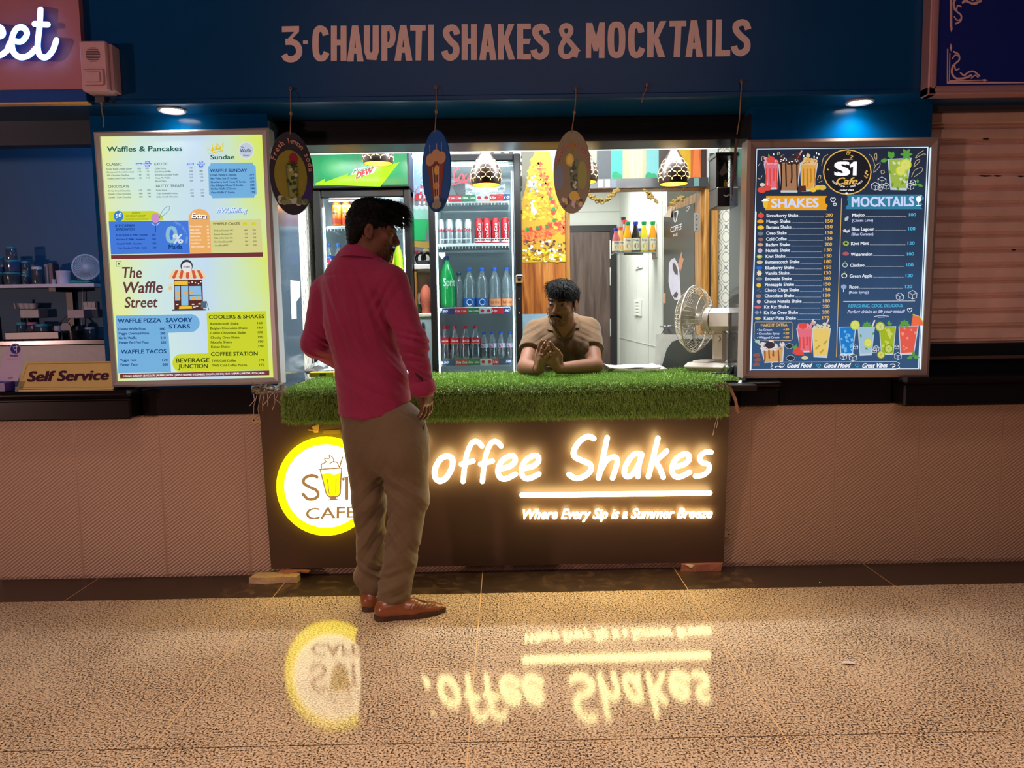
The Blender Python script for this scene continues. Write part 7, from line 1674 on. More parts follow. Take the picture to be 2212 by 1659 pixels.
# --- doorway: coffee door, garlands, shrine shelf
DH = np.array([DX1 - .012, BY + .02, 0]); ang = math.radians(86.6); fe = np.array([DX1 - .012 - .85 * math.cos(ang), BY + .02 + .85 * math.sin(ang), 0]); dirn = (DH - fe) / np.linalg.norm(DH - fe)
nrm = np.cross(dirn, [0, 0, 1.0])
t = thing('store_room_door', 'open store room door covered by a dark coffee banner', 'door', tuple(fe * .5 + DH * .5))
b = MB(); th_ = .034; V = []
for c_ in (fe, DH):
  for n__ in (0, -th_):
    for z in (.01, DZ - .01): V.append(c_ + nrm * n__ + np.array([0, 0, z]))
b.add(V, [(0, 4, 5, 1), (2, 3, 7, 6), (0, 1, 3, 2), (4, 6, 7, 5), (1, 5, 7, 3), (0, 2, 6, 4)], PINE); dl = obj('door_leaf', b, t)
dp = Plane(fe, nrm)
BAN = M('dark_coffee_banner', (40, 38, 38), rough=.25, var=.2, scale=3, spec=.6)
b = MB(); b.poly([(1433, 470), (1446, 458), (1500, 438), (1501, 800), (1432, 800)], dp, BAN, .002, depth=.0015); bn = obj('banner', b, dl)
k6 = 310 / 1319.0
def e6(x, y): return (1310 + x * k6, 430 + y * k6)
BW = M('banner_white', (226, 224, 230), rough=.4); b = MB()
q_ = e6(590, 308); b.text('COFFEE', *q_, e6(692, 0)[0], 52 * k6, dp, BW, .003, bold=.03, y1=e6(0, 276)[1]); q_ = e6(612, 345); b.text('HOUSE', *q_, e6(654, 0)[0], 24 * k6, dp, BW, .003, bold=.03, y1=e6(0, 334)[1])
b.stroke([e6(*p_) for p_ in [(622, 75), (618, 150), (625, 205), (640, 200), (650, 150), (655, 110), (620, 120)]], 2.2, dp, BW, .003); b.stroke([e6(740, 75), e6(762, 70), e6(750, 105), e6(735, 108)], 1.2, dp, BW, .003)
CUP = M('banner_cup_white', (214, 206, 226), rough=.4); CUPD = M('banner_cup_dark', (64, 50, 50), rough=.4); FLM = M('banner_flame', (196, 130, 100), rough=.4)
b.poly([e6(*p_) for p_ in [(575, 590), (590, 560), (625, 540), (660, 600), (672, 680), (680, 820), (684, 890), (660, 930), (625, 925), (590, 860), (570, 760)]], dp, CUP, .0028); b.poly([e6(*p_) for p_ in [(608, 590), (630, 590), (655, 650), (655, 700), (630, 690), (608, 640)]], dp, CUPD, .0032); b.poly([e6(*p_) for p_ in [(612, 885), (640, 850), (658, 870), (650, 905), (622, 905)]], dp, CUPD, .0032); b.poly([e6(*p_) for p_ in [(655, 610), (690, 480), (700, 540), (712, 550), (690, 640), (680, 670)]], dp, FLM, .003); b.poly([e6(*p_) for p_ in [(522, 865), (545, 865), (545, 960), (524, 955)]], dp, M('banner_tag', (206, 150, 110), rough=.4), .003)
obj('banner_print', b, bn)
b = MB(); pk = [dp.P(*q_, .02) for q_ in ((1432, 468), (1452, 445), (1449, 470))]; b.add(pk + [dp.P(1436, 470, .003)], [(0, 1, 2), (0, 2, 3)], M('peeled_banner_back', (190, 170, 150), rough=.7)); obj('peeled_corner', b, bn)
b = MB(); hz = YP(BY - .032); a_, e_ = hz.P(1499, 460), hz.P(1510, 500); b.bx(a_[0], e_[0], BY - .036, BY - .03, e_[2], a_[2], M('dull_steel', (170, 164, 156), rough=.4, metal=.6), bev=.001)
for y in (466, 474, 486, 494): b.lathe(hz.P(1504, y), [(.0001, .008), (.004, .007), (.005, .003)], BLACKM, 8, axis=(0, -1, 0))
obj('hinge', b, t)
b = MB(); lk = dp.P(1440, 705, .0); b.tube([lk + nrm * .01, lk + nrm * .05, lk + nrm * .05 + dirn * .10], .007, CHROME, 8); b.tube([lk + nrm * .02 + np.array([0, 0, -.02]), lk + nrm * .05 + np.array([0, 0, -.07]), lk + nrm * .04 + np.array([0, 0, -.14])], .006, CHROME, 8); b.bx(lk[0] - .03, lk[0] + .0, lk[1] - .02, lk[1] + .03, lk[2] - .15, lk[2] - .1, BLACKM); obj('latch', b, t)
def garland(pts, label, n=60, rr=.013):
  r_ = random.Random(n); P_ = [QY(x, y, BY - .05) for x, y in pts]; b = MB(); GRM = M('dried_flowers', (156, 128, 66), rough=.9, var=.35, scale=90); m_ = len(P_) - 1
  for i in range(n):
    t_ = r_.random() * m_; k = min(int(t_), m_ - 1); c_ = P_[k] + (P_[k + 1] - P_[k]) * (t_ - k) + np.array([r_.gauss(0, .006), r_.gauss(0, .006), r_.gauss(0, .008)]); s_ = rr * r_.uniform(.6, 1.1)
    b.ball(c_, (s_, s_ * .8, s_ * r_.uniform(.6, 1)), GRM, 6, 4)
  b.tube(P_, .0015, HEMP, 4); return tag(obj('dried_garland', b), label, 'garland', 'dried garlands on the doorway')
garland([(1266, 412), (1274, 424), (1290, 433), (1306, 433), (1320, 424), (1336, 409)], 'sagging dried flower garland at the left of the doorway top', 90)
garland([(1393, 410), (1400, 421), (1412, 430), (1421, 438)], 'short broken dried garland hanging in the middle of the doorway', 36, .011)
garland([(1449, 443), (1458, 434), (1470, 428), (1474, 427)], 'dried garland bunch on top of the coffee banner', 44, .012)
b = MB(); P_ = [QY(x, y, BY - .05) for x, y in ((1421, 438), (1450, 436), (1478, 405))]; b.tube(P_, .001, HEMP, 4); tag(obj('garland_thread', b), 'bare thread joining the broken garland to the bunch', 'string')
ws = YP(.34); t = thing('wall_shelf', 'small dark wall shelf holding a brass bell at the right of the kiosk', 'shelf', (ws.P(1566, 445)[0], .40, ws.P(1566, 445)[2]))
SHF = M('dark_walnut', (36, 32, 32), rough=.35); x0, x1 = ws.P(1549, 400)[0], ws.P(1590, 400)[0]
b = MB(); b.bx(x0, x1, .34, .50, ws.P(1566, 446)[2], ws.P(1566, 404)[2], SHF, bev=.004); dr = obj('drawer_box', b, t); b = MB(); b.tube([ws.P(1562, 422) + np.array([0, -.01, 0]), ws.P(1568, 425) + np.array([0, -.012, 0]), ws.P(1574, 421) + np.array([0, -.01, 0])], .003, ALU, 6); obj('handle', b, dr)
b = MB(); b.bx(x0, x0 + .012, .36, .50, ws.P(1566, 404)[2], ws.P(1566, 332)[2], SHF); b.bx(x0, x1, .49, .5, ws.P(1566, 404)[2], ws.P(1566, 318)[2], SHF); b.bx(x0 - .005, x1, .35, .5, ws.P(1566, 336)[2], ws.P(1566, 328)[2], SHF); b.add([ws.P(1553, 375), ws.P(1566, 350), ws.P(1572, 372), ws.P(1560, 380)], [(0, 1, 2, 3)], M('wedge_card', (130, 122, 110), rough=.6)); obj('cabinet', b, t)
p = YP(.40).P(1566, 404); BR = M('brass', (190, 140, 60), rough=.3, metal=.9); b = MB(); b.lathe(p, [(.017, 0), (.014, .006), (.012, .02), (.010, .026), (.004, .03), (.006, .036), (.0001, .04)], BR, 16); tag(obj('brass_bell', b, None, True), 'little brass bell standing on the dark wall shelf', 'bell')
# --- store room shelf with juice bottles
SD = 6.6; t = thing('glass_shelf', 'glass corner shelf on the store room wall', 'shelf', (Q(1372, 547, SD)[0], SD + CAM[1], Q(1372, 547, SD)[2]))
zS = Q(1385, 545, SD)[2]; b = MB(); xa, xb, xc = Q(1326, 548, SD)[0], Q(1348, 545, SD)[0], Q(1421, 545, SD)[0]
b.add([(xa, SD + CAM[1] - .1, zS - .008), (xc, SD + CAM[1] - .04, zS - .008), (xc, SD + CAM[1] + .16, zS - .008), (xa, SD + CAM[1] + .16, zS - .008), (xa, SD + CAM[1] - .1, zS), (xc, SD + CAM[1] - .04, zS), (xc, SD + CAM[1] + .16, zS), (xa, SD + CAM[1] + .16, zS)], [(3, 2, 1, 0), (4, 5, 6, 7), (0, 1, 5, 4), (1, 2, 6, 5), (2, 3, 7, 6), (3, 0, 4, 7)], M('green_edge_glass', (150, 168, 160), rough=.1, spec=.7)); obj('glass_plate', b, t)
b = MB(); b.bx(xc - .02, xc, SD + CAM[1] - .05, SD + CAM[1] + .17, zS - .05, zS + .03, ALU, bev=.003); b.bx(xa + .08, xb + .16, SD + CAM[1] - .02, SD + CAM[1] - .01, zS - .022, zS - .008, ALU); obj('bracket', b, t)
def j_lab(b, cp, r, h): band(b, cp, h * .06, h * .44, M('cream_label', (232, 226, 200), rough=.5), .0007); b.ell(.002, h * .2, r * .55, h * .09, cp, M('fruit_ink', (240, 170, 40), rough=.5), .0012, n=12); b.text('Juice', -.02, h * .35, .02, .012, cp, M('label_blue', (60, 80, 150), rough=.5), .0013, bold=.02) if False else None
def juice(px, py, D_, r, h, col, cap, label, fr=(240, 170, 40)):
  p = Q(px, py, D_); p[2] = zS + .001; tt = thing('juice_bottle', label, 'bottle', p, 'juice bottles on the glass shelf')
  m_ = M('juice_%d_%d_%d' % col, col, rough=.2, var=.05); prof = [(r * .92, 0), (r, .006), (r, h * .48), (r * .86, h * .60), (r * .52, h * .80), (r * .48, h * .90)]
  b = MB(); b.lathe(p, prof, m_, 18); obj('bottle_body', b, tt, True); b = MB(); b.lathe(p, [(r * .50, h * .88), (r * .66, h * .985), (r * .62, h), (.0001, h)], M('cap_%d_%d_%d' % cap, cap, rough=.4), 16); obj('cap', b, tt, True)
  b = MB(); cp = CPl(p, r); band(b, cp, h * .06, h * .46, M('cream_label', (232, 226, 200), rough=.5), .0007); b.ell(.002, h * .20, r * .5, h * .09, cp, M('fruit_%d_%d_%d' % fr, fr, rough=.5), .0012, n=12); wrap(b, 'Fruit', cp, -r * .6, r * .6, h * .36, .016, M('label_blue', (60, 80, 150), rough=.5), off=.0012); obj('label', b, tt)
OJ, BLKJ, LJ = (240, 160, 20), (30, 28, 36), (226, 214, 50)
for px, c_, cp_, lab, fr in ((1356, OJ, (20, 140, 70), 'first orange juice bottle with green cap in the front row', (240, 150, 20)), (1373, BLKJ, (30, 60, 170), 'black juice bottle with blue cap in the front row', (60, 60, 60)), (1391, LJ, (20, 140, 70), 'lime yellow juice bottle with green cap in the front row', (230, 190, 30)), (1410, OJ, (24, 150, 60), 'last orange juice bottle beside the shelf bracket', (240, 160, 20))): juice(px, 544, SD, .0355, .255, c_, cp_, lab, fr)
for px, dy, c_, cp_, lab, h in ((1331, -.03, (196, 100, 110), (50, 50, 160), 'short pinkish bottle with blue and red cap at the left end of the shelf', .20), (1341, .06, (206, 170, 90), (236, 90, 30), 'bottle with orange cap behind the short pinkish one', .22), (1350, .10, (150, 150, 160), (206, 40, 50), 'tall bottle with red cap behind the first orange juice', .28), (1347, .14, (120, 120, 120), (30, 30, 34), 'tallest bottle with black cap at the back of the shelf', .31), (1381, .10, (150, 160, 190), (30, 60, 190), 'bottle with blue cap hidden behind the black juice', .21)): juice(px, 544, SD + dy, .034, h, c_, cp_, lab)
SWP = M('switch_plastic', (240, 240, 232), rough=.4)
for px, y0, y1, lab in ((1379, 648, 683, 'tall white switch plate low on the store room wall'), (1381, 566, 581, 'small white socket just under the glass shelf')):
  D_ = RX / ray(px, (y0 + y1) / 2)[0]; a_, e_ = Q(px, y0, D_), Q(px, y1, D_); tt = thing('switch_plate', lab, 'switch', (RX - .008, a_[1], e_[2])); b = MB(); hw = (Q(px + 5, y0, D_)[0] - Q(px - 5, y0, D_)[0]) * 2.2; b.bx(RX - .012, RX - .001, a_[1] - hw / 2 * 4, a_[1] + hw / 2 * 4, e_[2], a_[2], SWP, bev=.003); pl_ = obj('plate', b, tt)
  n = 5 if y1 - y0 > 20 else 1
  for k in range(n): b = MB(); z0 = e_[2] + (a_[2] - e_[2]) * (k + .25) / n; b.bx(RX - .017, RX - .012, a_[1] - hw * .8, a_[1] + hw * .8, z0, z0 + (a_[2] - e_[2]) * .5 / n, SWP, bev=.002); obj('rocker', b, pl_)
# torn notice on the left reveal
rp = Plane((XL1 + .0125, .2, 1.4), (1, 0, 0)); b = MB(); NT = M('torn_notice', (214, 216, 214), rough=.6, var=.25, scale=50)
b.poly([(627, 605), (648, 608), (649, 640), (640, 652), (641, 688), (630, 690), (628, 650)], rp, NT, .0008, depth=.0006); tag(obj('torn_notice', b), 'torn white notice stuck on the left reveal', 'notice')
# --- the unlit kitchen on the left
KD = 4.80; kp = YP(KD + CAM[1]); kq = 240 / 1327.0
def kk_(x, y): return (x * kq, 480 + y * kq)
def KP(x, y, Y=None): return (kp if Y is None else YP(Y)).P(*kk_(x, y))
KY = KD + CAM[1]; zsh = KP(600, 745)[2]; zct = KP(600, 1395)[2]
DIM = lambda n, c, r=.45: M('kitchen_' + n, c, rough=r)
TEAL, JAR = DIM('teal_lid', (60, 150, 160)), glassy('jar_glass', (200, 214, 222), .10, .08, .18, (120, 140, 150))
def loc(x, y, z): p = KP(x, y); return (p[0], KY, z)
xk1 = KP(1225, 770)[0]; xk0 = KP(-260, 700)[0]
t = thing('kitchen_shelf', 'perforated white shelf on the wall of the unlit kitchen', 'shelf', (KP(600, 760)[0], KY + .05, zsh - .02))
b = MB(); b.bx(xk0, xk1, KY - .10, 1.199, zsh - .02, zsh, DIM('shelf_white', (196, 196, 204))); obj('board', b, t)
b = MB(); x_ = KP(690, 800)[0]; b.bx(x_ - .02, x_ + .02, KY - .06, 1.2, zsh - .045, zsh - .021, BLACKM); b.bx(x_ - .02, x_ + .02, 1.17, 1.2, zsh - .26, zsh - .04, BLACKM); obj('bracket', b, t)
t = thing('kitchen_counter', 'black topped kitchen counter against the pale tiled wall', 'counter', (KP(600, 1500)[0], 1.0, .1))
b = MB(); b.bx(-4.19, -1.96, KY - .16, 1.195, zct - .035, zct, BLACKG, bev=.006); obj('worktop', b, t); b = MB(); b.bx(-4.19, -1.96, KY - .10, 1.195, .0, zct - .035, DIM('tile', (150, 156, 160), .35)); obj('tiled_front', b, t)
def jar(x0, x1, y0, y1, zb, label, lid, glass=JAR, fill=None, dy=0.0, nm='storage_jar', group='jars in the unlit kitchen'):
  a, e = KP(x0, y1), KP(x1, y1); r = (e[0] - a[0]) / 2; h = KP(x0, y0)[2] - KP(x0, y1)[2]; c = ((a[0] + e[0]) / 2, KY + dy, zb); tt = thing(nm, label, 'jar', c, group)
  b = MB(); b.lathe(c, [(r * .96, 0), (r, .006), (r, h * .80), (r * .86, h * .90)], glass, 20); obj('jar_body', b, tt, True)
  if fill: b = MB(); b.lathe((c[0], c[1], zb + .003), [(r * .94, 0), (r * .94, h * fill[1]), (.0001, h * fill[1] + .004)], fill[0], 18); obj('contents', b, tt, True)
  b = MB(); b.lathe(c, [(r * .98, h * .89), (r * .98, h), (r * .9, h + .004), (.0001, h + .004)], lid, 20); obj('lid', b, tt, True)
  return zb + h + .005
DK = DIM('dark_contents', (30, 34, 44)); CR = DIM('cream_contents', (206, 196, 176)); BL = DIM('blue_contents', (24, 96, 180)); RB = DIM('red_brown_contents', (110, 50, 54))
z1 = jar(62, 250, 540, 690, zsh, 'teal lidded jar at the bottom of the tall stack on the kitchen shelf', TEAL, fill=(DK, .75))
z2 = jar(72, 248, 388, 520, z1, 'blue filled jar in the middle of the tall stack on the kitchen shelf', TEAL, fill=(BL, .85))
jar(78, 195, 236, 384, z2, 'clear teal lidded jar on top of the tall stack on the kitchen shelf', TEAL, fill=(DIM('pink_contents', (150, 130, 140)), .3))
z1 = jar(-90, 50, 540, 690, zsh, 'lower jar of the stack cut by the left edge of the photo', TEAL, fill=(DK, .7)); jar(-85, 48, 352, 530, z1, 'upper jar of the stack cut by the left edge of the photo', TEAL, fill=(BL, .3))
z1 = jar(266, 346, 585, 705, zsh, 'slim lower jar beside the tall stack', TEAL, fill=(DK, .6)); jar(268, 344, 430, 578, z1, 'slim upper jar beside the tall stack', TEAL, fill=(CR, .3))
jar(396, 508, 512, 718, zsh, 'brown striped coffee canister with a pale lid on the kitchen shelf', DIM('pale_lid', (206, 206, 210)), fill=(DIM('coffee', (92, 70, 60)), .8), nm='canister')
def kbox(x0, x1, y0, y1, zb, mat, nm, label, cat, d=.07, dy=0, bev=.003):
  a, e = KP(x0, y1), KP(x1, y1); h = KP(x0, y0)[2] - a[2]; b = MB(); b.bx(a[0], e[0], KY + dy, KY + dy + d, zb, zb + h, mat, bev=bev); return tag(obj(nm, b), label, cat)
kbox(350, 394, 468, 712, zsh, DIM('smoke_box', (96, 110, 120)), 'tall_carton', 'tall narrow grey carton left of the coffee canister', 'carton', dy=.02)
kbox(512, 562, 470, 722, zsh, DIM('smoke_box2', (110, 112, 124)), 'tall_carton', 'tall pale carton right of the coffee canister', 'carton', dy=.02)
kbox(566, 620, 462, 726, zsh, DIM('maroon_box', (70, 54, 66)), 'tall_carton', 'tall dark maroon carton beside the little white cup', 'carton', dy=.02)
def pot(x0, x1, y0, y1, zb, label, mat, nm, cat, tp=.86, dy=0):
  a, e = KP(x0, y1), KP(x1, y1); r = (e[0] - a[0]) / 2; h = KP(x0, y0)[2] - a[2]; c = ((a[0] + e[0]) / 2, KY + dy, zb); b = MB(); b.lathe(c, [(.0001, 0), (r * tp, 0), (r * .97, h * .9), (r, h * .92), (r, h), (r * .93, h), (r * tp * .9, .01), (.0001, .01)], mat, 22); return tag(obj(nm, b, None, True), label, cat)
pot(622, 676, 672, 736, zsh, 'little white cup between the cartons and the white tub', DIM('cup_white', (190, 196, 206)), 'cup', 'cup', .8)
pot(684, 856, 588, 748, zsh, 'white lidless plastic tub on the kitchen shelf', DIM('tub_white', (206, 204, 222)), 'tub', 'tub', .88)
# small rechargeable fan
c = KP(1060, 540); t = thing('rechargeable_fan', 'small white fan with spiral grille on the kitchen shelf', 'fan', (c[0], KY, zsh)); ax2 = np.array([.35, -.93, .05]); ax2 /= np.linalg.norm(ax2); u2 = np.cross(ax2, [0, 0, 1.0]); u2 /= np.linalg.norm(u2); v2 = np.cross(u2, ax2); R2 = KP(1205, 540)[0] - c[0]; hb = np.array([c[0], KY - .03, c[2]])
FW = DIM('fan_white', (190, 200, 212), .4); b = MB()
for i in range(28): b.tube([hb + ax2 * (.025 - .02 * (s / 4) ** 2) + (u2 * math.cos(i * .2244 + s * .22) + v2 * math.sin(i * .2244 + s * .22)) * R2 * (.12 + .88 * s / 4) for s in range(5)], .0018, FW, 4)
b.tube([hb + (u2 * math.cos(a) + v2 * math.sin(a)) * R2 for a in np.linspace(0, 6.28, 30, endpoint=False)], .006, FW, 6, closed=True); b.lathe(hb + ax2 * .02, [(.016, 0), (.014, .006), (.0001, .008)], FW, 14, axis=ax2); obj('spiral_grille', b, t, True)
b = MB(); b.lathe(hb - ax2 * .05, [(.0001, -.03), (R2 * .5, -.02), (R2 * .96, .02), (R2 * .98, .05), (R2 * .9, .05), (.0001, .0)], DIM('fan_back', (150, 176, 190), .4), 24, axis=ax2); obj('back_shell', b, t, True)
b = MB(); b.bx(KP(862, 745)[0], KP(1112, 745)[0], KY - .04, KY + .06, zsh, KP(900, 694)[2], TEAL, bev=.012); b.bx(c[0] - .02, c[0] + .02, KY - .0, KY + .03, KP(900, 700)[2], hb[2] - R2 * .7, FW); obj('base', b, t)
t = thing('switch_board', 'white switchboard on the kitchen wall under the small fan', 'switch', (KP(1085, 1145)[0], 1.19, KP(1085, 1145)[2])); W2 = 1.19; b = MB(); a, e = KP(1008, 1143, W2), KP(1160, 946, W2); b.bx(a[0], e[0], W2 - .01, 1.2, a[2], e[2], FW, bev=.004); obj('plate', b, t)
for i, (x, y) in enumerate(((1040, 990), (1085, 990), (1130, 990), (1045, 1085), (1120, 1085))): b = MB(); p = KP(x, y, W2); b.bx(p[0] - .012, p[0] + .012, W2 - .016, W2 - .01, p[2] - .02, p[2] + .02, DIM('rocker', (170, 184, 200)), bev=.002); obj('rocker', b, t)
b = MB(); b.tube([KP(x, y, 1.18) for x, y in ((985, 790), (988, 930), (985, 1060), (975, 1240))], .003, FW, 6); tag(obj('cable', b), 'thin white cable running down the kitchen wall', 'cable')
t = thing('cup_dispenser', 'white box with a row of upturned cups on the kitchen wall', 'dispenser', (KP(350, 1145)[0], 1.1, KP(350, 1145)[2])); b = MB(); a, e = KP(240, 1146, 1.1), KP(460, 1040, 1.1); b.bx(a[0], e[0], 1.1, 1.2, a[2], e[2], DIM('box_white', (176, 188, 200)), bev=.004); obj('box', b, t)
for i in range(4): b = MB(); p = KP(222 + i * 62, 1034, 1.13); b.lathe(p, [(.020, 0), (.026, .03), (.027, .034), (.024, .034), (.018, .004)], FW, 16); obj('cup', b, t, True)
kbox(772, 975, 1046, 1148, KP(800, 1148, 1.08)[2], DIM('tissue', (170, 170, 186)), 'tissue_pack', 'pale tissue pack fixed to the kitchen wall', 'tissue pack', d=.12, dy=.03 + 0)
jar(210, 312, 1175, 1372, zct, 'teal lidded jar of dark mix on the kitchen counter', TEAL, fill=(DIM('green_mix', (60, 90, 96)), .7))
jar(314, 430, 1166, 1362, zct, 'pink lidded jar of red brown mix on the kitchen counter', DIM('pink_lid', (190, 110, 130)), fill=(RB, .75), dy=.02)
jar(436, 570, 1190, 1362, zct, 'teal lidded jar of cream powder on the kitchen counter', TEAL, fill=(CR, .5))
pot(632, 722, 1190, 1345, zct, 'white ribbed tumbler stack on the kitchen counter', DIM('ribbed', (186, 190, 200)), 'tumbler', 'cup', .95, .02)
kbox(566, 628, 1205, 1350, zct, DIM('black_box', (26, 30, 38)), 'carton', 'small black carton behind the white tumblers', 'carton', dy=.05)
t = thing('strainer', 'round wire strainer hanging over the kitchen counter', 'strainer', KP(783, 1325)); c = KP(783, 1262); b = MB(); r = .062; r = KP(845, 1262)[0] - c[0]; b.lathe(c, [(r, 0), (r * .8, -.02), (.0001, -.03)], DIM('mesh', (60, 74, 84), .4), 20, axis=(0, -1, 0)); obj('bowl', b, t, True); b = MB(); b.tube([c + np.array([0, 0, r]), c + np.array([.005, .05, r + .03]), np.array([c[0] + .01, 1.19, c[2] + r + .04])], .005, ALU, 6); obj('handle', b, t)
kbox(222, 860, 1362, 1458, zct, DIM('tray_black', (16, 18, 24), .3), 'tray', 'long black tray along the front of the kitchen counter', 'tray', d=.03, dy=-.13, bev=.006)
pot(850, 1048, 1336, 1432, zct, 'low black pan on the kitchen counter', DIM('pan_black', (16, 18, 22), .3), 'pan', 'pan', .9, -.04)
jar(940, 1060, 1270, 1392, zct, 'small empty glass jar at the right end of the kitchen counter', DIM('steel_lid', (150, 160, 170), .3), dy=.08)
b = MB(); r_ = KP(90, 1400)[0] - KP(45, 1400)[0]; c = loc(40, 1390, zct); c = (c[0], KY - .05, zct); b.lathe(c, [(r_, 0), (r_, .13), (r_ * .5, .18), (r_ * .28, .21), (r_ * .28, .24), (.0001, .245)], DIM('black_bottle', (14, 16, 22), .15), 18); tag(obj('syrup_bottle', b, None, True), 'black syrup bottle at the left end of the kitchen counter', 'bottle')
for nm, x0, y0, x1, y1, lab in (('knife', 112, 1080, 150, 1290, 'dark knife handle leaning beside the teal lidded jar'), ('spatula', 150, 1070, 190, 1280, 'dark spatula handle leaning beside the knife'), ('tongs', 690, 1090, 590, 1210, 'steel tongs leaning over the black carton')):
  b = MB(); b.tube([KP(x0, y0) + np.array([0, .12, 0]), KP(x1, y1) + np.array([0, .1, 0])], .007 if nm != 'tongs' else .004, BLACKM if nm != 'tongs' else ALU, 6); tag(obj(nm, b), lab, 'utensil')
# --- people: bodies and clothes as one smooth surface each
class SDF:
  """Rounded limbs blended into one distance field, then skinned with a surface net."""
  def __init__(self, lo, hi, vox):
    self.lo = np.asarray(lo, float); self.v = vox; self.n = np.maximum(8, np.ceil((np.asarray(hi) - self.lo) / vox).astype(int)); self.d = np.full(self.n, .5, np.float32)
  def _sub(self, c, ext):
    i0 = np.clip(np.floor((c - ext - self.lo) / self.v).astype(int), 0, self.n - 1); i1 = np.clip(np.ceil((c + ext - self.lo) / self.v).astype(int) + 1, 1, self.n)
    sl = tuple(slice(a, b) for a, b in zip(i0, i1))
    ax = [self.lo[k] + self.v * np.arange(i0[k], i1[k]) for k in range(3)]
    return sl, np.meshgrid(*ax, indexing='ij')
  def _put(self, sl, d, k, mode):
    a = self.d[sl]; d = d.astype(np.float32)
    if mode == 'sub':
      h = np.clip(.5 - .5 * (a + d) / k, 0, 1); self.d[sl] = a * (1 - h) - d * h + k * h * (1 - h)
    else:
      h = np.clip(.5 + .5 * (d - a) / k, 0, 1); self.d[sl] = d * (1 - h) + a * h - k * h * (1 - h)
  def rc(self, a, b, ra, rb, k=.02, flat=None, mode='add'):
    a = np.asarray(a, float); b = np.asarray(b, float); m = max(ra, rb) * (1.6 if flat else 1) + k + 3 * self.v
    sl, (X, Y, Z) = self._sub((a + b) / 2, np.abs(b - a) / 2 + m)
    P = np.stack([X - a[0], Y - a[1], Z - a[2]], -1); ab = b - a
    t = np.clip((P @ ab) / (ab @ ab + 1e-9), 0, 1); R = P - t[..., None] * ab
    if flat is not None:
      n, s = np.asarray(flat[0], float), flat[1]; q = R @ n; R = R + (q * (1 / s - 1))[..., None] * n
    self._put(sl, np.sqrt((R * R).sum(-1)) - (ra + (rb - ra) * t), k, mode); return self
  def el(self, c, r, B=None, k=.015, mode='add'):
    c = np.asarray(c, float); r = np.asarray(r, float); m = r.max() + k + 3 * self.v
    sl, (X, Y, Z) = self._sub(c, np.full(3, m)); P = np.stack([X - c[0], Y - c[1], Z - c[2]], -1)
    if B is not None: P = P @ np.asarray(B).T
    q = P / r; l = np.sqrt((q * q).sum(-1)); g = np.sqrt(((q / r) ** 2).sum(-1)) + 1e-9
    self._put(sl, l * (l - 1) / g, k, mode); return self
  def warp(self, f):
    ax = [self.lo[k] + self.v * np.arange(self.n[k]) for k in range(3)]; X, Y, Z = np.meshgrid(*ax, indexing='ij'); self.d = f(self.d, X, Y, Z).astype(np.float32); return self
  def mesh(self, name, mat, parent, relax=2, origin=None, colour=None):
    D = self.d; n = D.shape; s = D < 0
    c8 = [s[i:n[0] - 1 + i, j:n[1] - 1 + j, k:n[2] - 1 + k] for i in (0, 1) for j in (0, 1) for k in (0, 1)]
    cnt = sum(c.astype(np.int8) for c in c8); act = (cnt > 0) & (cnt < 8); idx = np.full(act.shape, -1, np.int64); I = np.argwhere(act); idx[act] = np.arange(len(I))
    acc = np.zeros((len(I), 3)); w = np.zeros(len(I)); off = [(i, j, k) for i in (0, 1) for j in (0, 1) for k in (0, 1)]
    for a in range(8):
      for b in range(a + 1, 8):
        if sum(abs(off[a][q] - off[b][q]) for q in range(3)) != 1: continue
        va = D[tuple((I + off[a]).T)]; vb = D[tuple((I + off[b]).T)]; cr = (va < 0) != (vb < 0); t = np.where(cr, va / np.where(np.abs(va - vb) < 1e-9, 1e-9, va - vb), 0)
        p = np.array(off[a]) + t[:, None] * (np.array(off[b]) - np.array(off[a])); acc += p * cr[:, None]; w += cr
    V = self.lo + self.v * (I + acc / np.maximum(w, 1)[:, None]); F_ = []
    for ax in range(3):
      u, v = (ax + 1) % 3, (ax + 2) % 3; sl0 = [slice(1, -1)] * 3; sl0[ax] = slice(0, -1); sl1 = [slice(1, -1)] * 3; sl1[ax] = slice(1, None)
      a, b = s[tuple(sl0)], s[tuple(sl1)]
      for sgn, msk in ((1, a & ~b), (-1, b & ~a)):
        E_ = np.argwhere(msk) + 1; E_[:, ax] -= 1; q = []
        for du, dv in ((1, 1), (0, 1), (0, 0), (1, 0)):
          c = E_.copy(); c[:, u] -= du; c[:, v] -= dv; q.append(idx[tuple(c.T)])
        q = np.stack(q, 1); F_.append(q if sgn > 0 else q[:, ::-1])
    F_ = np.concatenate(F_); F_ = F_[(F_ >= 0).all(1)]
    E2 = np.concatenate([F_[:, [0, 1]], F_[:, [1, 2]], F_[:, [2, 3]], F_[:, [3, 0]]]); deg = np.bincount(E2.ravel(), minlength=len(V)).astype(float)
    for _ in range(relax):
      S_ = np.stack([np.bincount(E2[:, 0], V[E2[:, 1], k], len(V)) + np.bincount(E2[:, 1], V[E2[:, 0], k], len(V)) for k in range(3)], 1); V = V * .45 + .55 * S_ / np.maximum(deg, 1)[:, None]
    return arrmesh(name, V, F_, mat, parent, True, origin)
def surf(o, pts, lift=.001):
  from mathutils.bvhtree import BVHTree
  me = o.data; w = wpos(o); t = BVHTree.FromPolygons([tuple(np.array(v.co) + w) for v in me.vertices], [tuple(p.vertices) for p in me.polygons]); out = []
  for px, py in pts:
    d = ray(px, py); d = d / np.linalg.norm(d); h = t.ray_cast(Vector(CAM), Vector(d))
    if h[0] is not None: out.append(np.array(h[0]) + np.array(h[1]) * (lift if np.dot(h[1], d) < 0 else -lift))
  return out
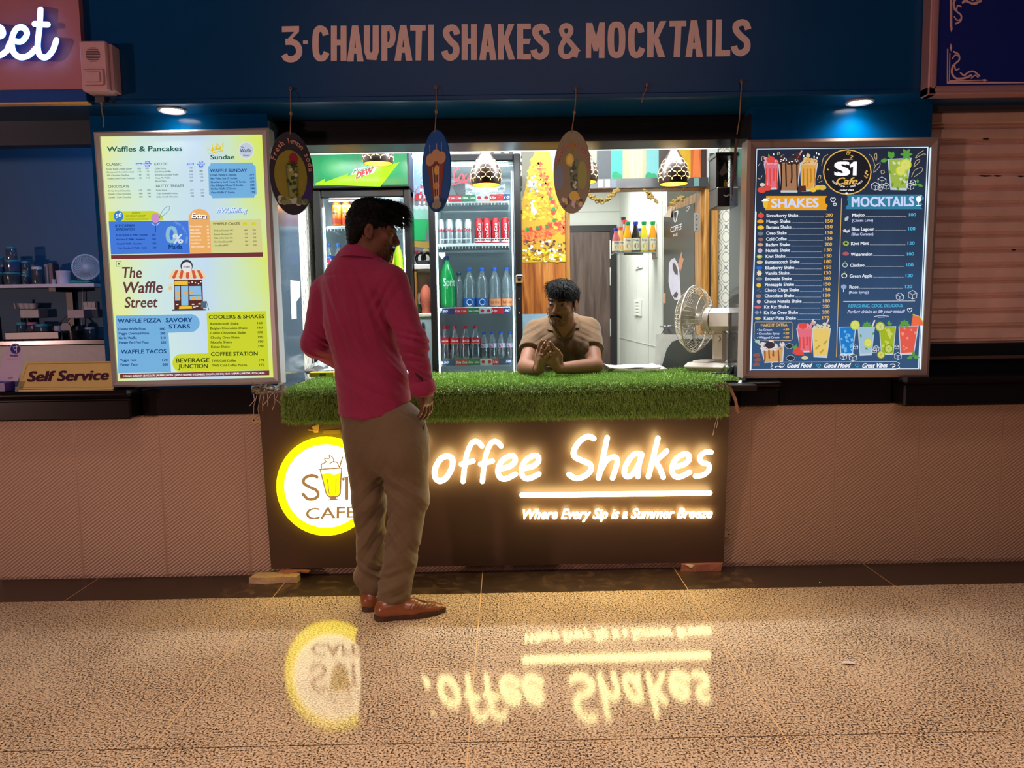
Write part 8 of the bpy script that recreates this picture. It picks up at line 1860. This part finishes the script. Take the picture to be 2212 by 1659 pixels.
def unit(v): v = np.asarray(v, float); return v / np.linalg.norm(v)
class Head:
  def __init__(self, c, fwd, up, s=1.0):
    self.c = np.asarray(c, float); self.f = unit(fwd); up = np.asarray(up, float); self.u = unit(up - self.f * self.f.dot(up)); self.r = np.cross(self.f, self.u); self.s = s; self.B = np.stack([self.r, self.f, self.u])
  def p(self, r, f, u): return self.c + (self.r * r + self.f * f + self.u * u) * self.s
def head_sdf(S_, H):
  e = lambda r, f, u, a, b, c, k=.012, mode='add': S_.el(H.p(r, f, u), np.array([a, b, c]) * H.s, H.B, k, mode)
  l = lambda p, q, a, b, k=.01, mode='add': S_.rc(H.p(*p), H.p(*q), a * H.s, b * H.s, k, None, mode)
  e(0, -.014, .038, .074, .094, .080); e(0, .028, -.035, .060, .062, .072, .03); e(0, .066, -.100, .026, .022, .020, .022)
  for s in (-1, 1): e(s * .044, .012, -.066, .022, .036, .032, .025); e(s * .042, .062, -.020, .020, .018, .018, .018); l((s * .012, .086, .022), (s * .046, .070, .024), .010, .009, .012)
  l((0, .087, .014), (0, .107, -.030), .007, .0118, .009)
  for s in (-1, 1): e(s * .0125, .098, -.040, .0085, .010, .0075, .006)
  e(0, .088, -.067, .024, .010, .0065, .005); e(0, .086, -.079, .020, .010, .0075, .005); e(0, .0985, -.0725, .024, .006, .0016, .002, 'sub')
  for s in (-1, 1):
    e(s * .032, .094, .0, .017, .014, .0095, .006, 'sub'); e(s * .032, .0735, .0, .0145, .014, .0125, .003); l((s * .018, .0865, .0060), (s * .046, .080, .0050), .0044, .004, .004); l((s * .020, .085, -.0075), (s * .044, .079, -.006), .0026, .0022, .004)
    e(s * .078, -.012, -.006, .009, .020, .032, .006); e(s * .086, -.006, -.002, .006, .010, .018, .004, 'sub'); e(s * .079, -.004, -.032, .006, .009, .009, .004)
  l((0, -.022, -.06), (0, -.045, -.15), .054, .058, .03)
def face_bits(root, H, brow, moust, beard):
  W = M('eye_white', (128, 118, 112), rough=.2, var=.02); IR = M('dark_iris', (22, 13, 10), rough=.35, spec=.3, var=.02)
  for s in (-1, 1):
    b = MB(); c = H.p(s * .0325, .0765, .0005); V0 = MB(); V0.ball((0, 0, 0), .0132 * H.s, W, 14, 10); b.add([c + np.array(v) for v in V0.v], V0.f, W); g = unit(H.f + H.r * s * .12); b.lathe(c + g * .0128 * H.s, [(.0068 * H.s, -.0004), (.0052 * H.s, .0010), (.0001, .0016)], IR, 14, axis=g); obj('eye', b, root, True)
  HM = M('black_hair', (8, 7, 7), rough=.55, var=.2, scale=80, spec=.12)
  b = MB(); r_ = random.Random(4)
  for s in (-1, 1):
    for i in range(46):
      t = i / 45; x = .012 + .038 * t; p = H.p(s * x, .097 - .020 * t * t - .004 * t, .019 + .006 * math.sin(t * 2.4) + r_.uniform(-.003, .003)); q = p + (H.r * s * .009 + H.u * (.002 - .003 * t) - H.f * .002) * H.s; b.tube([p, q], [.0012, .0004], HM, 4, caps=False)
  obj('eyebrow', b, root)
  b = MB()
  if moust:
    for i in range(170):
      x = r_.uniform(-.030, .030); p = H.p(x, .099 - 9 * x * x - .001, -.055 - abs(x) * .22 + r_.uniform(-.005, .004)); q = p + (H.r * (.006 if x > 0 else -.006) - H.u * .007 + H.f * .001) * H.s; b.tube([p, q], [.0011, .0004], HM, 3, caps=False)
  for i in range(beard):
    a = r_.uniform(-1.25, 1.25); u = r_.uniform(-.116, -.062 + .03 * abs(a)); rr = .062 + .012 * (u + .06) / .05
    p = H.p(math.sin(a) * .067 * (1 - .25 * (abs(u) - .06) / .05), .03 + math.cos(a) * .058 + .006, u); q = p - H.u * .005 + H.f * .002; b.tube([p, q], [.0006, .0002], HM, 3, caps=False)
  if b.v: obj('facial_hair', b, root)
  return HM
def hair_on(root, H, HM, style):
  S_ = SDF(H.c - .19, H.c + .19, .0045); e = lambda r, f, u, a, b, c, k=.02, mode='add': S_.el(H.p(r, f, u), np.array([a, b, c]) * H.s, H.B, k, mode)
  e(0, -.018, .042, .082, .102, .087)
  if style == 'curly': e(0, .030, .098, .072, .082, .040, .02); e(0, -.03, .10, .075, .07, .036); e(0, .085, .078, .055, .03, .026, .02); e(0, -.07, -.01, .066, .04, .075, .02)
  else: e(.0, .028, .094, .076, .082, .038, .02); e(-.01, .078, .068, .062, .03, .030, .02); e(0, -.05, .03, .082, .07, .07)
  e(0, .105, -.045, .085, .080, .082 if style == 'curly' else .078, .008, 'sub')
  for s in (-1, 1): e(s * .085, .045, -.03, .04, .048, .055, .01, 'sub'); e(s * .088, -.012, -.025, .022, .026, .045, .008, 'sub')
  e(0, -.03, -.125, .12, .12, .06, .008, 'sub')
  S_.warp(lambda d, X, Y, Z: d + .0028 * np.sin(X * 190 + 3 * np.sin(Z * 120)) * np.sin(Y * 170 + 2 * np.sin(X * 90)) + .0016 * np.sin(Z * 420 + X * 260))
  o = S_.mesh('hair', HM, root, 1)
  rg_ = np.random.default_rng(21); me = o.data; n = len(me.vertices); co = np.zeros(n * 3); me.vertices.foreach_get('co', co); no = np.zeros(n * 3); me.vertices.foreach_get('normal', no); co = co.reshape(-1, 3) + wpos(o); no = no.reshape(-1, 3)
  loc = (co - H.c) @ H.B.T / H.s; top = loc[:, 2] > (.045 if style == 'curly' else .05); cand = np.where(top)[0]; pick = rg_.choice(cand, 2000); b = MB()
  for i in pick:
    p = co[i] - no[i] * .004; fr = max(0, loc[i, 1]) / .1; L = (.020 + .034 * fr) * H.s * rg_.uniform(.6, 1.2); pts = [p]; d = unit(no[i] * .45 + H.f * (.75 if style == 'curly' else .55) + H.r * (rg_.normal(0, .35) - (.5 if style != 'curly' else 0)) + H.u * .1); ph = rg_.uniform(0, 6.3); cu = (.0045 if style == 'curly' else .0015) * (1 + fr)
    sd = unit(np.cross(d, H.u + .01))
    for k in range(1, 5):
      t = k / 4; d = unit(d - H.u * .16 * k * (1.0 if style == 'curly' else 1.6) * (.4 + fr) / 2); p = p + d * L / 4; pts.append(p + (sd * math.sin(ph + t * 4.5) + H.u * math.cos(ph + t * 4.5)) * cu * t)
    b.tube(pts, [.0010, .0010, .0009, .0006, .0002], HM, 3, caps=False)
  obj('hair_strand', b, root)['kind'] = 'stuff'
def fold(A, fs): # cloth creases: sum of soft ridges; each (origin, dir across, wavelength, reach point, radius, amp)
  def f(d, X, Y, Z):
    for (o, n, wl, c, rad, amp) in fs:
      o, n, c = map(np.asarray, (o, n, c)); ph = ((X - o[0]) * n[0] + (Y - o[1]) * n[1] + (Z - o[2]) * n[2]) / wl * 2 * np.pi
      m = np.exp(-((X - c[0]) ** 2 + (Y - c[1]) ** 2 + (Z - c[2]) ** 2) / (rad * rad)); d = d + amp * m * np.sin(ph + 1.3 * np.sin(ph * .37 + Z * 9)) ** 3 * A
    return d
  return f
def cloth_mat(name, rgb, weave=900, wr=.35):
  m, nt, bs = _nodes(name); L = nt.links.new; co = objco(nt); nz = N(nt, 'ShaderNodeTexNoise'); nz.inputs['Scale'].default_value = 5; nz.inputs['Detail'].default_value = 6; nz.inputs['Distortion'].default_value = .8; L(co, nz.inputs['Vector'])
  n2 = N(nt, 'ShaderNodeTexNoise'); n2.inputs['Scale'].default_value = weave; L(co, n2.inputs['Vector']); c = lin(rgb)
  L(mixc(nt, n2.outputs['Fac'], [v * .72 for v in c], [min(1, v * 1.25) for v in c]), bs.inputs['Base Color']); bs.inputs['Roughness'].default_value = .82; bs.inputs['Sheen Weight'].default_value = .15; bs.inputs['Specular IOR Level'].default_value = .25
  n3 = N(nt, 'ShaderNodeTexNoise'); n3.inputs['Scale'].default_value = 11; n3.inputs['Detail'].default_value = 3; n3.inputs['Distortion'].default_value = 1.6; L(co, n3.inputs['Vector']); bump(nt, bs, n3.outputs['Fac'], wr, .012); return m
SKIN = M('brown_skin', (104, 66, 50), rough=.55, var=.06, scale=25, sss=.08, spec=.28); SKIN2 = M('brown_skin_warm', (138, 94, 72), rough=.55, var=.06, scale=25, sss=.08, spec=.28)
NAILM = M('finger_nail', (196, 150, 126), rough=.3)

# ================================ the customer, seen from behind
D0 = 3.24
man = thing('person', 'man in crimson shirt and khaki trousers standing at the counter with his back turned', 'person', ground(820, 1322))
J = dict(hipL=Q(783, 935, 3.28), hipR=Q(862, 935, 3.22), kneeL=Q(800, 1090, 3.26), kneeR=Q(884, 1085, 3.17), ankL=Q(797, 1285, 3.29), ankR=Q(850, 1282, 3.18), neck=Q(776, 560, 3.25), shL=Q(704, 632, 3.33), shR=Q(846, 612, 3.17), elL=Q(682, 742, 3.34), elR=Q(892, 742, 3.12), wrL=Q(752, 790, 3.52), wrR=Q(911, 828, 3.12))
fw = unit([.42, .91, 0]); rt = np.array([fw[1], -fw[0], 0])          # which way the chest faces
HC = Head(Q(806, 502, 3.235), [.985, .10, -.15], [.16, .05, 1], .98)
S1 = SDF(Q(640, 1345, 3.2) - .18, Q(960, 425, 3.2) + np.array([.10, .42, .05]), .0045)
head_sdf(S1, HC)
S1.rc(HC.p(0, -.04, -.13), J['neck'] + [0, 0, -.03], .057, .068, .03)
S1.rc(Q(775, 600, 3.25), Q(790, 780, 3.25), .12, .115, .04, (fw, .72)).rc(Q(790, 780, 3.25), Q(825, 920, 3.25), .115, .125, .04, (fw, .8)).rc(J['shL'], J['shR'], .05, .05, .04)
for s in 'LR':
  S1.rc(J['sh' + s], J['el' + s], .043, .036).rc(J['el' + s], J['wr' + s], .036, .027).rc(J['hip' + s], J['knee' + s], .066, .048, .03).rc(J['knee' + s], J['ank' + s], .046, .034)
S1.rc(J['ankR'], Q(846, 1316, 3.165), .034, .024).rc(J['ankL'], J['ankL'] + [.0, .03, -.05], .034, .024)
def hand(S_, wr, d, pn, th, L=.178, curl=.5, spread=.10, k=.008, r=.0082):
  """palm + five fingers: d along the hand, pn out of the palm, th towards the thumb side"""
  d, pn = unit(d), unit(pn); th = unit(th - d * d.dot(th)); S_.rc(wr, wr + d * L * .28, .024, .026, .012, (pn, .62)); tips = []
  for i, fl in enumerate((.44, .49, .45, .35)):
    b0 = wr + d * L * .48 + th * (.030 - .020 * i) - d * .004 * abs(i - 1); S_.rc(wr + d * L * .14 + th * (.014 - .010 * i), b0, .013, .0115, .012)
    p = b0; dd = unit(d + th * spread * (1.4 - i)); lens = [fl * L * .46, fl * L * .32, fl * L * .26]; a = 0
    for j, ln in enumerate(lens):
      a = curl * (.55 if j == 0 else .8); dd = unit(dd * math.cos(a) + pn * math.sin(a)); q = p + dd * ln; S_.rc(p, q, r * (1.08 - .08 * j) * (.88 if i == 3 else 1), r * (1 - .1 * j) * (.88 if i == 3 else 1), k * .5); p = q
    tips.append((p, dd))
  t0 = wr + d * L * .12 + th * .024; t1 = t0 + unit(d * .7 + th * .75 + pn * .25) * L * .22; t2 = t1 + unit(d * .9 + th * .25 + pn * .35) * L * .19; t3 = t2 + unit(d + pn * .4) * L * .12
  S_.rc(t0, t1, .0145, .0115, .012).rc(t1, t2, .0105, .0095, .005).rc(t2, t3, .0095, .0075, .005); tips.append((t3, unit(d + pn * .4))); return tips
hand(S1, J['wrR'], Q(924, 878, 3.13) - J['wrR'], -rt + fw * .3, fw + rt * .1, .182, .62)
hand(S1, J['wrL'], [.5, .85, -.12], [0, 0, -1], [.85, -.5, 0], .178, .35)
bdy = S1.mesh('body', SKIN, man, 2)
HM = face_bits(man, HC, 1, True, 900); hair_on(man, HC, HM, 'curly')
SHIRT = cloth_mat('crimson_cotton', (140, 34, 74)); TROU = cloth_mat('khaki_twill', (106, 88, 66), wr=.5)
S2 = SDF(Q(655, 925, 3.2) + [-.05, -.25, -.03], Q(945, 535, 3.2) + [.05, .42, .06], .005)
S2.rc(Q(772, 625, 3.245), Q(776, 690, 3.245), .150, .150, .05, (fw, .80)).rc(Q(776, 690, 3.245), Q(805, 830, 3.245), .148, .150, .05, (fw, .80)).rc(Q(805, 830, 3.245), Q(816, 940, 3.245), .152, .178, .05, (fw, .78))
S2.rc(J['shL'] + [.015, 0, .005], J['shR'] - [.02, 0, .0], .062, .066, .05).rc(Q(752, 600, 3.25), Q(800, 596, 3.23), .066, .066, .06).rc(J['neck'] + [0, 0, .002], J['neck'] + [.0, 0, -.05], .078, .094, .04).rc(J['neck'] + [-.02, 0, -.04], J['shL'] + [.03, 0, .0], .078, .060, .04).rc(J['neck'] + [.02, 0, -.04], J['shR'] - [.03, 0, .0], .078, .062, .04)
S2.rc(J['shL'], J['elL'], .066, .058, .03).rc(J['elL'], J['wrL'], .058, .044, .03).rc(J['shR'], J['elR'], .070, .057, .03).rc(J['elR'], J['wrR'], .057, .047, .03).rc(J['wrR'] + (J['wrR'] - J['elR']) * .05, J['wrR'] + (J['wrR'] - J['elR']) * .16, .045, .046, .01)
ux = lambda px, D=3.2: Q(px, 880, D)[0]
hx = [ux(p_) for p_ in (715, 740, 800, 850, 885, 905, 915)]; hzv = [Q(800, y_, 3.12)[2] for y_ in (898, 905, 909, 894, 873, 862, 858)]
def hem(d, X, Y, Z):
  zh = np.interp(X, hx, hzv); arm = (X > Q(880, 800, 3.1)[0]) & (Z > Q(900, 850, 3.1)[2]) ; return np.where(arm, d, np.maximum(d, (zh - Z) * .9))
S2.warp(hem)
S2.el(J['neck'] + [0.01, 0.02, .050], (.066, .070, .05), None, .006, 'sub')
yk = Q(770, 600, 3.1)
S2.warp(fold(1, [(yk, unit([.95, 0, .28]), .055, Q(755, 690, 3.12), .17, .0075), (yk, unit([.8, 0, .6]), .085, Q(815, 770, 3.1), .20, .008), (J['elL'], unit([.5, 0, .85]), .034, Q(690, 745, 3.3), .075, .007), (J['elR'], unit([.25, 0, .95]), .036, Q(895, 745, 3.08), .085, .007), (J['wrR'], unit([.5, 0, .85]), .030, Q(905, 805, 3.08), .06, .0055), (J['shR'], unit([.8, 0, -.55]), .045, Q(828, 640, 3.1), .08, .0035), (yk, unit([.5, 0, .86]), .10, Q(790, 850, 3.1), .15, .0055)]))
# the yoke seam and sleeve seam are shallow grooves
zy = Q(755, 592, 3.1)[2]
S2.warp(lambda d, X, Y, Z: d + .004 * np.exp(-((Z - (zy + .05 * (X - Q(700, 592, 3.1)[0]))) / .0045) ** 2) * (Y < Q(770, 600, 3.26)[1]) * (X < Q(838, 600, 3.2)[0]))
shirt = S2.mesh('shirt', SHIRT, man, 1)
# collar, cuff, placket
b = MB(); nk = J['neck'] + [.012, .008, .034]; ring = []
for i in range(29):
  a = 2 * math.pi * i / 28; ring.append((rt * math.cos(a) * .071 + fw * math.sin(a) * .072, .016 * math.sin(a)))
V = []
for o, dz in ring: V += [nk + o * 1.56 + [.002, 0, -.050 - dz * 1.6], nk + o * 1.36 + [.003, 0, -.012 - dz], nk + o * 1.06 + [.004, 0, .010 - dz], nk + o * .97 + [.004, 0, .006 - dz], nk + o * .98 + [.004, 0, -.05 - dz]]
b.add(V, [(i * 5 + j, i * 5 + j + 1, i * 5 + j + 6, i * 5 + j + 5) for i in range(28) for j in range(4)], SHIRT); obj('collar', b, shirt, True, angle=70)
b = MB(); ca = J['elR'] + (J['wrR'] - J['elR']) * .93; cd = unit(J['wrR'] - J['elR']); b.lathe(ca, [(.046, 0), (.0525, .004), (.054, .05), (.049, .056), (.044, .05)], SHIRT, 24, axis=cd, caps=False); obj('cuff', b, shirt, True, angle=60)
b = MB(); b.tube(surf(shirt, [(897, 805), (903, 812), (910, 817), (914, 824)], .0), [.002, .006, .006, .002], M('cuff_gap_shade', (46, 18, 22), rough=.9), 6); obj('cuff_gap_shade', b, shirt, True)  # dark tube laid on the sleeve as the shade inside the open cuff
# trousers
S3 = SDF(Q(722, 1320, 3.2) + [-.06, -.22, -.02], Q(950, 860, 3.2) + [.06, .32, .06], .005)
S3.rc(Q(806, 890, 3.245), Q(830, 945, 3.245), .150, .166, .05, (fw, .80)).rc(Q(862, 925, 3.20), Q(868, 975, 3.18), .112, .112, .05)
S3.rc(Q(790, 940, 3.28), Q(798, 1080, 3.27), .100, .072, .03).rc(Q(798, 1080, 3.27), Q(802, 1210, 3.285), .072, .060, .03).rc(Q(802, 1210, 3.285), Q(803, 1290, 3.30), .058, .050, .02)
S3.rc(Q(868, 960, 3.19), Q(882, 1075, 3.175), .112, .084, .03).rc(Q(882, 1075, 3.175), Q(866, 1200, 3.18), .083, .069, .03).rc(Q(866, 1200, 3.18), Q(851, 1283, 3.185), .069, .072, .02)
S3.rc(Q(792, 1245, 3.28), Q(808, 1262, 3.27), .058, .052, .02)
zc = [Q(851, 1296, 3.18)[2], Q(800, 1300, 3.3)[2]]
S3.warp(lambda d, X, Y, Z: np.maximum(d, np.where(X > Q(826, 1290, 3.24)[0], zc[0], zc[1]) - Z))
S3.warp(fold(1, [(J['kneeR'], unit([.62, 0, .78]), .085, Q(850, 1050, 3.1), .10, .006), (J['kneeL'], unit([-.75, 0, .65]), .09, Q(815, 1060, 3.2), .11, .006), (J['ankR'], unit([-.35, 0, .93]), .06, Q(850, 1268, 3.1), .075, .008), (J['ankL'], unit([.6, 0, .8]), .06, Q(805, 1240, 3.22), .09, .008), (J['hipR'], unit([.8, 0, -.55]), .12, Q(800, 1000, 3.1), .16, .004), (J['kneeR'], unit([.9, 0, .45]), .09, Q(880, 1160, 3.1), .16, .007), (J['kneeL'], unit([.8, 0, -.6]), .08, Q(815, 1150, 3.2), .15, .008)]))
tro = S3.mesh('trousers', TROU, man, 1)
b = MB(); PK = M('pocket_shade_tone', (52, 40, 30), rough=.9); b.tube(surf(tro, [(909, 874), (915, 888), (919, 902), (918, 914), (914, 926)], -.002), [.003, .008, .009, .006, .002][:5], PK, 6); obj('pocket_shade', b, tro, True)  # shade in the pocket mouth, drawn as a dark tube
b = MB(); b.tube(surf(tro, [(922, 884), (925, 900), (924, 914), (916, 930)], .001), .0032, TROU, 6); obj('pocket_edge', b, tro, True)
# shoes
TAN = M('tan_leather', (132, 74, 42), rough=.34, var=.12, scale=30, coat=.3); SOLE = M('brown_sole', (70, 42, 28), rough=.6)
def shoe(heel, toe, side, L):
  d = toe - heel; d[2] = 0; d = unit(d); n = np.array([-d[1], d[0], 0]); h = np.array([heel[0], heel[1], 0.0]); at = lambda x, y, z: h + d * x + n * y + np.array([0, 0, z]); k = L / .29
  S_ = SDF(np.minimum(at(-.05, -.09, 0), at(L + .06, .09, 0)) - [.08, .08, .0], np.maximum(at(-.05, -.09, .15), at(L + .06, .09, .15)) + [.08, .08, 0], .0035)
  S_.rc(at(.034 * k, 0, .036), at(.15 * k, 0, .034), .040, .042, .02).rc(at(.15 * k, 0, .032), at(.225 * k, .004, .022), .045, .035, .02, ((0, 0, 1), .75)).rc(at(.225 * k, .004, .022), at(.268 * k, .006, .020), .034, .020, .02, ((0, 0, 1), .7)).rc(at(.04 * k, 0, .05), at(.085 * k, 0, .062), .036, .034, .02)
  S_.el(at(.055 * k, 0, .125), (.03, .03, .05), None, .006, 'sub'); z0 = .014
  S_.warp(lambda dd, X, Y, Z: np.maximum(dd, z0 - Z)); root = S_.mesh('shoe', TAN, man, 2, origin=at(.1, 0, 0))
  b = MB(); out = [(-.008, 0), (.0, -.026), (.03, -.040), (.09, -.038), (.15, -.047), (.20, -.046), (.25, -.032), (.288, -.004), (.285, .012), (.255, .038), (.20, .050), (.15, .046), (.09, .036), (.03, .038), (.0, .026)]; nn = len(out)
  b.add([at(x * k, y, .001 + .02 * max(0, x - .22)) for x, y in out] + [at(x * k, y, .020 + .02 * max(0, x - .22)) for x, y in out], [tuple(range(nn))[::-1], tuple(range(nn, 2 * nn))] + [(i, (i + 1) % nn, (i + 1) % nn + nn, i + nn) for i in range(nn)], SOLE); obj('sole', b, root)
  if side > 0: return root
  b = MB()
  for i in range(7): b.tube(surf(root, [(884 + i * 8, 1318 - i * 1.2), (889 + i * 8.2, 1308 - i * .4), (896 + i * 7.6, 1297 + i * 1.2)], .0), .0019, SOLE, 5)
  b.tube(surf(root, [(886, 1292), (902, 1296), (920, 1301), (940, 1306)], .0), .0019, SOLE, 5); obj('strap_gap', b, root); return root
shoe(ground(812, 1338), ground(958, 1322), -1, .30); shoe(ground(795, 1322), ground(812, 1305) + np.array([.01, .12, 0]), 1, .275)

# ================================ the seller, leaning on the mat
ZT = GTOP - .004
sel = thing('person', 'man in a brown polo shirt leaning on the grass mat with fingertips together', 'person', (Q(1210, 790, 4.3)[0], .60, 0.0))
SD_ = 4.28; H2 = Head(Q(1214, 655, 4.18), [-.42, -.90, -.12], [.06, -.06, 1], .97)
K = dict(shL=Q(1273, 713, 4.36), shR=Q(1156, 718, 4.36), elL=Q(1284, 786, 4.13), elR=Q(1136, 789, 4.13), wrL=Q(1206, 785, 3.965), wrR=Q(1164, 786, 3.965))
for e_ in ('elL', 'elR'): K[e_][2] = ZT + .040
K['wrL'][2] = ZT + .042; K['wrR'][2] = ZT + .040
S4 = SDF(Q(1105, 850, 4.3) + [-.06, -.50, -.28], Q(1315, 600, 4.4) + [.06, .44, .10], .0038)
head_sdf(S4, H2)
S4.rc(H2.p(0, -.04, -.13), Q(1215, 712, 4.38), .056, .062, .03).rc(Q(1215, 725, 4.41), Q(1215, 860, 4.66), .115, .11, .04).rc(K['shL'], K['shR'], .052, .052, .04)
for s in 'LR': S4.rc(K['sh' + s], K['el' + s], .050, .043, .02).rc(K['el' + s], K['wr' + s], .043, .028, .02)
mid = Q(1182, 770, 3.93)
tips = hand(S4, K['wrL'], mid + [-.012, -.03, .03] - K['wrL'] + [0, 0, .036], [-1, -.35, .1], [0, -.25, 1], .168, .22, .14, r=.0078)
tips += hand(S4, K['wrR'], mid + [-.018, -.03, .03] - K['wrR'] + [0, 0, .036], [1, -.35, .1], [0, -.25, 1], .168, .22, .14, r=.0078)
sbody = S4.mesh('body', SKIN2, sel, 2)
b = MB()
for p, dd in tips: n_ = unit(np.array([0, -1, .4]) - dd * dd.dot([0, -1, .4])); b.ball(p + dd * .002 + n_ * .0052, (.0038, .0028, .0045), NAILM, 8, 6)
obj('finger_nail', b, sel, True)
HM = face_bits(sel, H2, 1, True, 700); hair_on(sel, H2, HM, 'short')
POLO = cloth_mat('brown_pique', (98, 73, 48), wr=.3)
S5 = SDF(Q(1110, 860, 4.3) + [-.06, -.36, -.22], Q(1310, 668, 4.4) + [.06, .46, .06], .005)
S5.rc(Q(1215, 738, 4.41), Q(1215, 870, 4.66), .150, .150, .05, ((0, 1, 0), .85)).rc(K['shL'] - [.02, 0, 0], K['shR'] + [.02, 0, 0], .060, .060, .06).rc(Q(1216, 700, 4.39), Q(1216, 735, 4.40), .074, .10, .06).rc(Q(1228, 704, 4.39), K['shL'] - [.02, 0, -.005], .066, .056, .04).rc(Q(1203, 706, 4.39), K['shR'] + [.02, 0, .005], .066, .056, .04).rc(Q(1180, 745, 4.30), Q(1250, 745, 4.30), .075, .075, .06)
for s in 'LR': m_ = K['sh' + s] * .42 + K['el' + s] * .58; S5.rc(K['sh' + s], m_, .062, .066, .04)
for s in 'LR':
  a_ = K['sh' + s]; dn = unit(K['el' + s] - a_); c0 = K['sh' + s] * .42 + K['el' + s] * .58
  S5.warp(lambda d, X, Y, Z, c0=c0, dn=dn, sg=(1 if s == 'L' else -1): np.where((X - Q(1215, 740, 4.3)[0]) * sg > .135, np.maximum(d, (X - c0[0]) * dn[0] + (Y - c0[1]) * dn[1] + (Z - c0[2]) * dn[2]), d))
S5.el(Q(1214, 700, 4.34), (.052, .064, .040), None, .006, 'sub'); S5.rc(Q(1216, 700, 4.27), Q(1219, 729, 4.255), .034, .010, .006, None, 'sub')
S5.warp(fold(1, [(K['shL'], unit([.45, 0, .9]), .040, Q(1272, 735, 4.27), .07, .006), (K['shR'], unit([-.5, 0, .86]), .042, Q(1160, 735, 4.27), .075, .006), (K['shL'], unit([1, 0, .15]), .07, Q(1215, 770, 4.25), .12, .006)]))
po = S5.mesh('polo_shirt', POLO, sel, 1)
def flap(pts, lift):
  f_ = []
  for q_ in pts:
    h = surf(po, [q_], lift) or surf(sbody, [q_], lift); f_.append(h[0] if h else Q(*q_, 4.28))
  n_ = len(f_); g_ = [p_ + [0, .005, -.002] for p_ in f_]; c_ = sum(f_) / n_ + [0, -.004, 0]
  b.add(f_ + g_ + [c_], [(k, (k + 1) % n_, 2 * n_) for k in range(n_)] + [(k, n_ + k, n_ + (k + 1) % n_, (k + 1) % n_) for k in range(n_)], POLO)
b = MB(); flap([(1187, 688), (1183, 700), (1182, 714), (1190, 716), (1199, 718), (1207, 722), (1204, 710), (1200, 700), (1196, 690)], .009); flap([(1245, 686), (1252, 692), (1252, 710), (1240, 711), (1230, 720), (1219.5, 733), (1215, 727), (1226, 714), (1235, 704), (1241, 694)], .009)
for q_ in ([(1195, 698), (1201, 711), (1209, 722), (1218, 732)], [(1241, 698), (1236, 711), (1228, 722), (1219, 732)]): b.tube(surf(sbody, q_, .003), .0095, POLO, 8)
obj('collar', b, po, True, angle=60)
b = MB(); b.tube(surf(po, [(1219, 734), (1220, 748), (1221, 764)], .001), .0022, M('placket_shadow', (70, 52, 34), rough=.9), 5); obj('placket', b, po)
b = MB(); wd = unit(K['wrR'] - K['elR']); c_ = K['wrR'] - wd * .012; u_ = unit(np.cross(wd, [0, 0, 1])); v_ = np.cross(u_, wd); b.tube([c_ + (u_ * math.cos(a) + v_ * math.sin(a)) * .030 for a in np.linspace(0, 6.28, 20, endpoint=False)], .0024, M('red_thread', (170, 30, 40), rough=.7), 6, closed=True); obj('wrist_thread', b, sel)
b = MB(); tp = tips[2][0]; b.tube([K['wrL'] + [-.052 + .010 * math.cos(a), -.03 + .010 * math.sin(a), .012] for a in np.linspace(0, 6.28, 16, endpoint=False)], .0016, M('silver_ring', (210, 206, 200), rough=.2, metal=1), 6, closed=True); obj('finger_ring', b, sel)
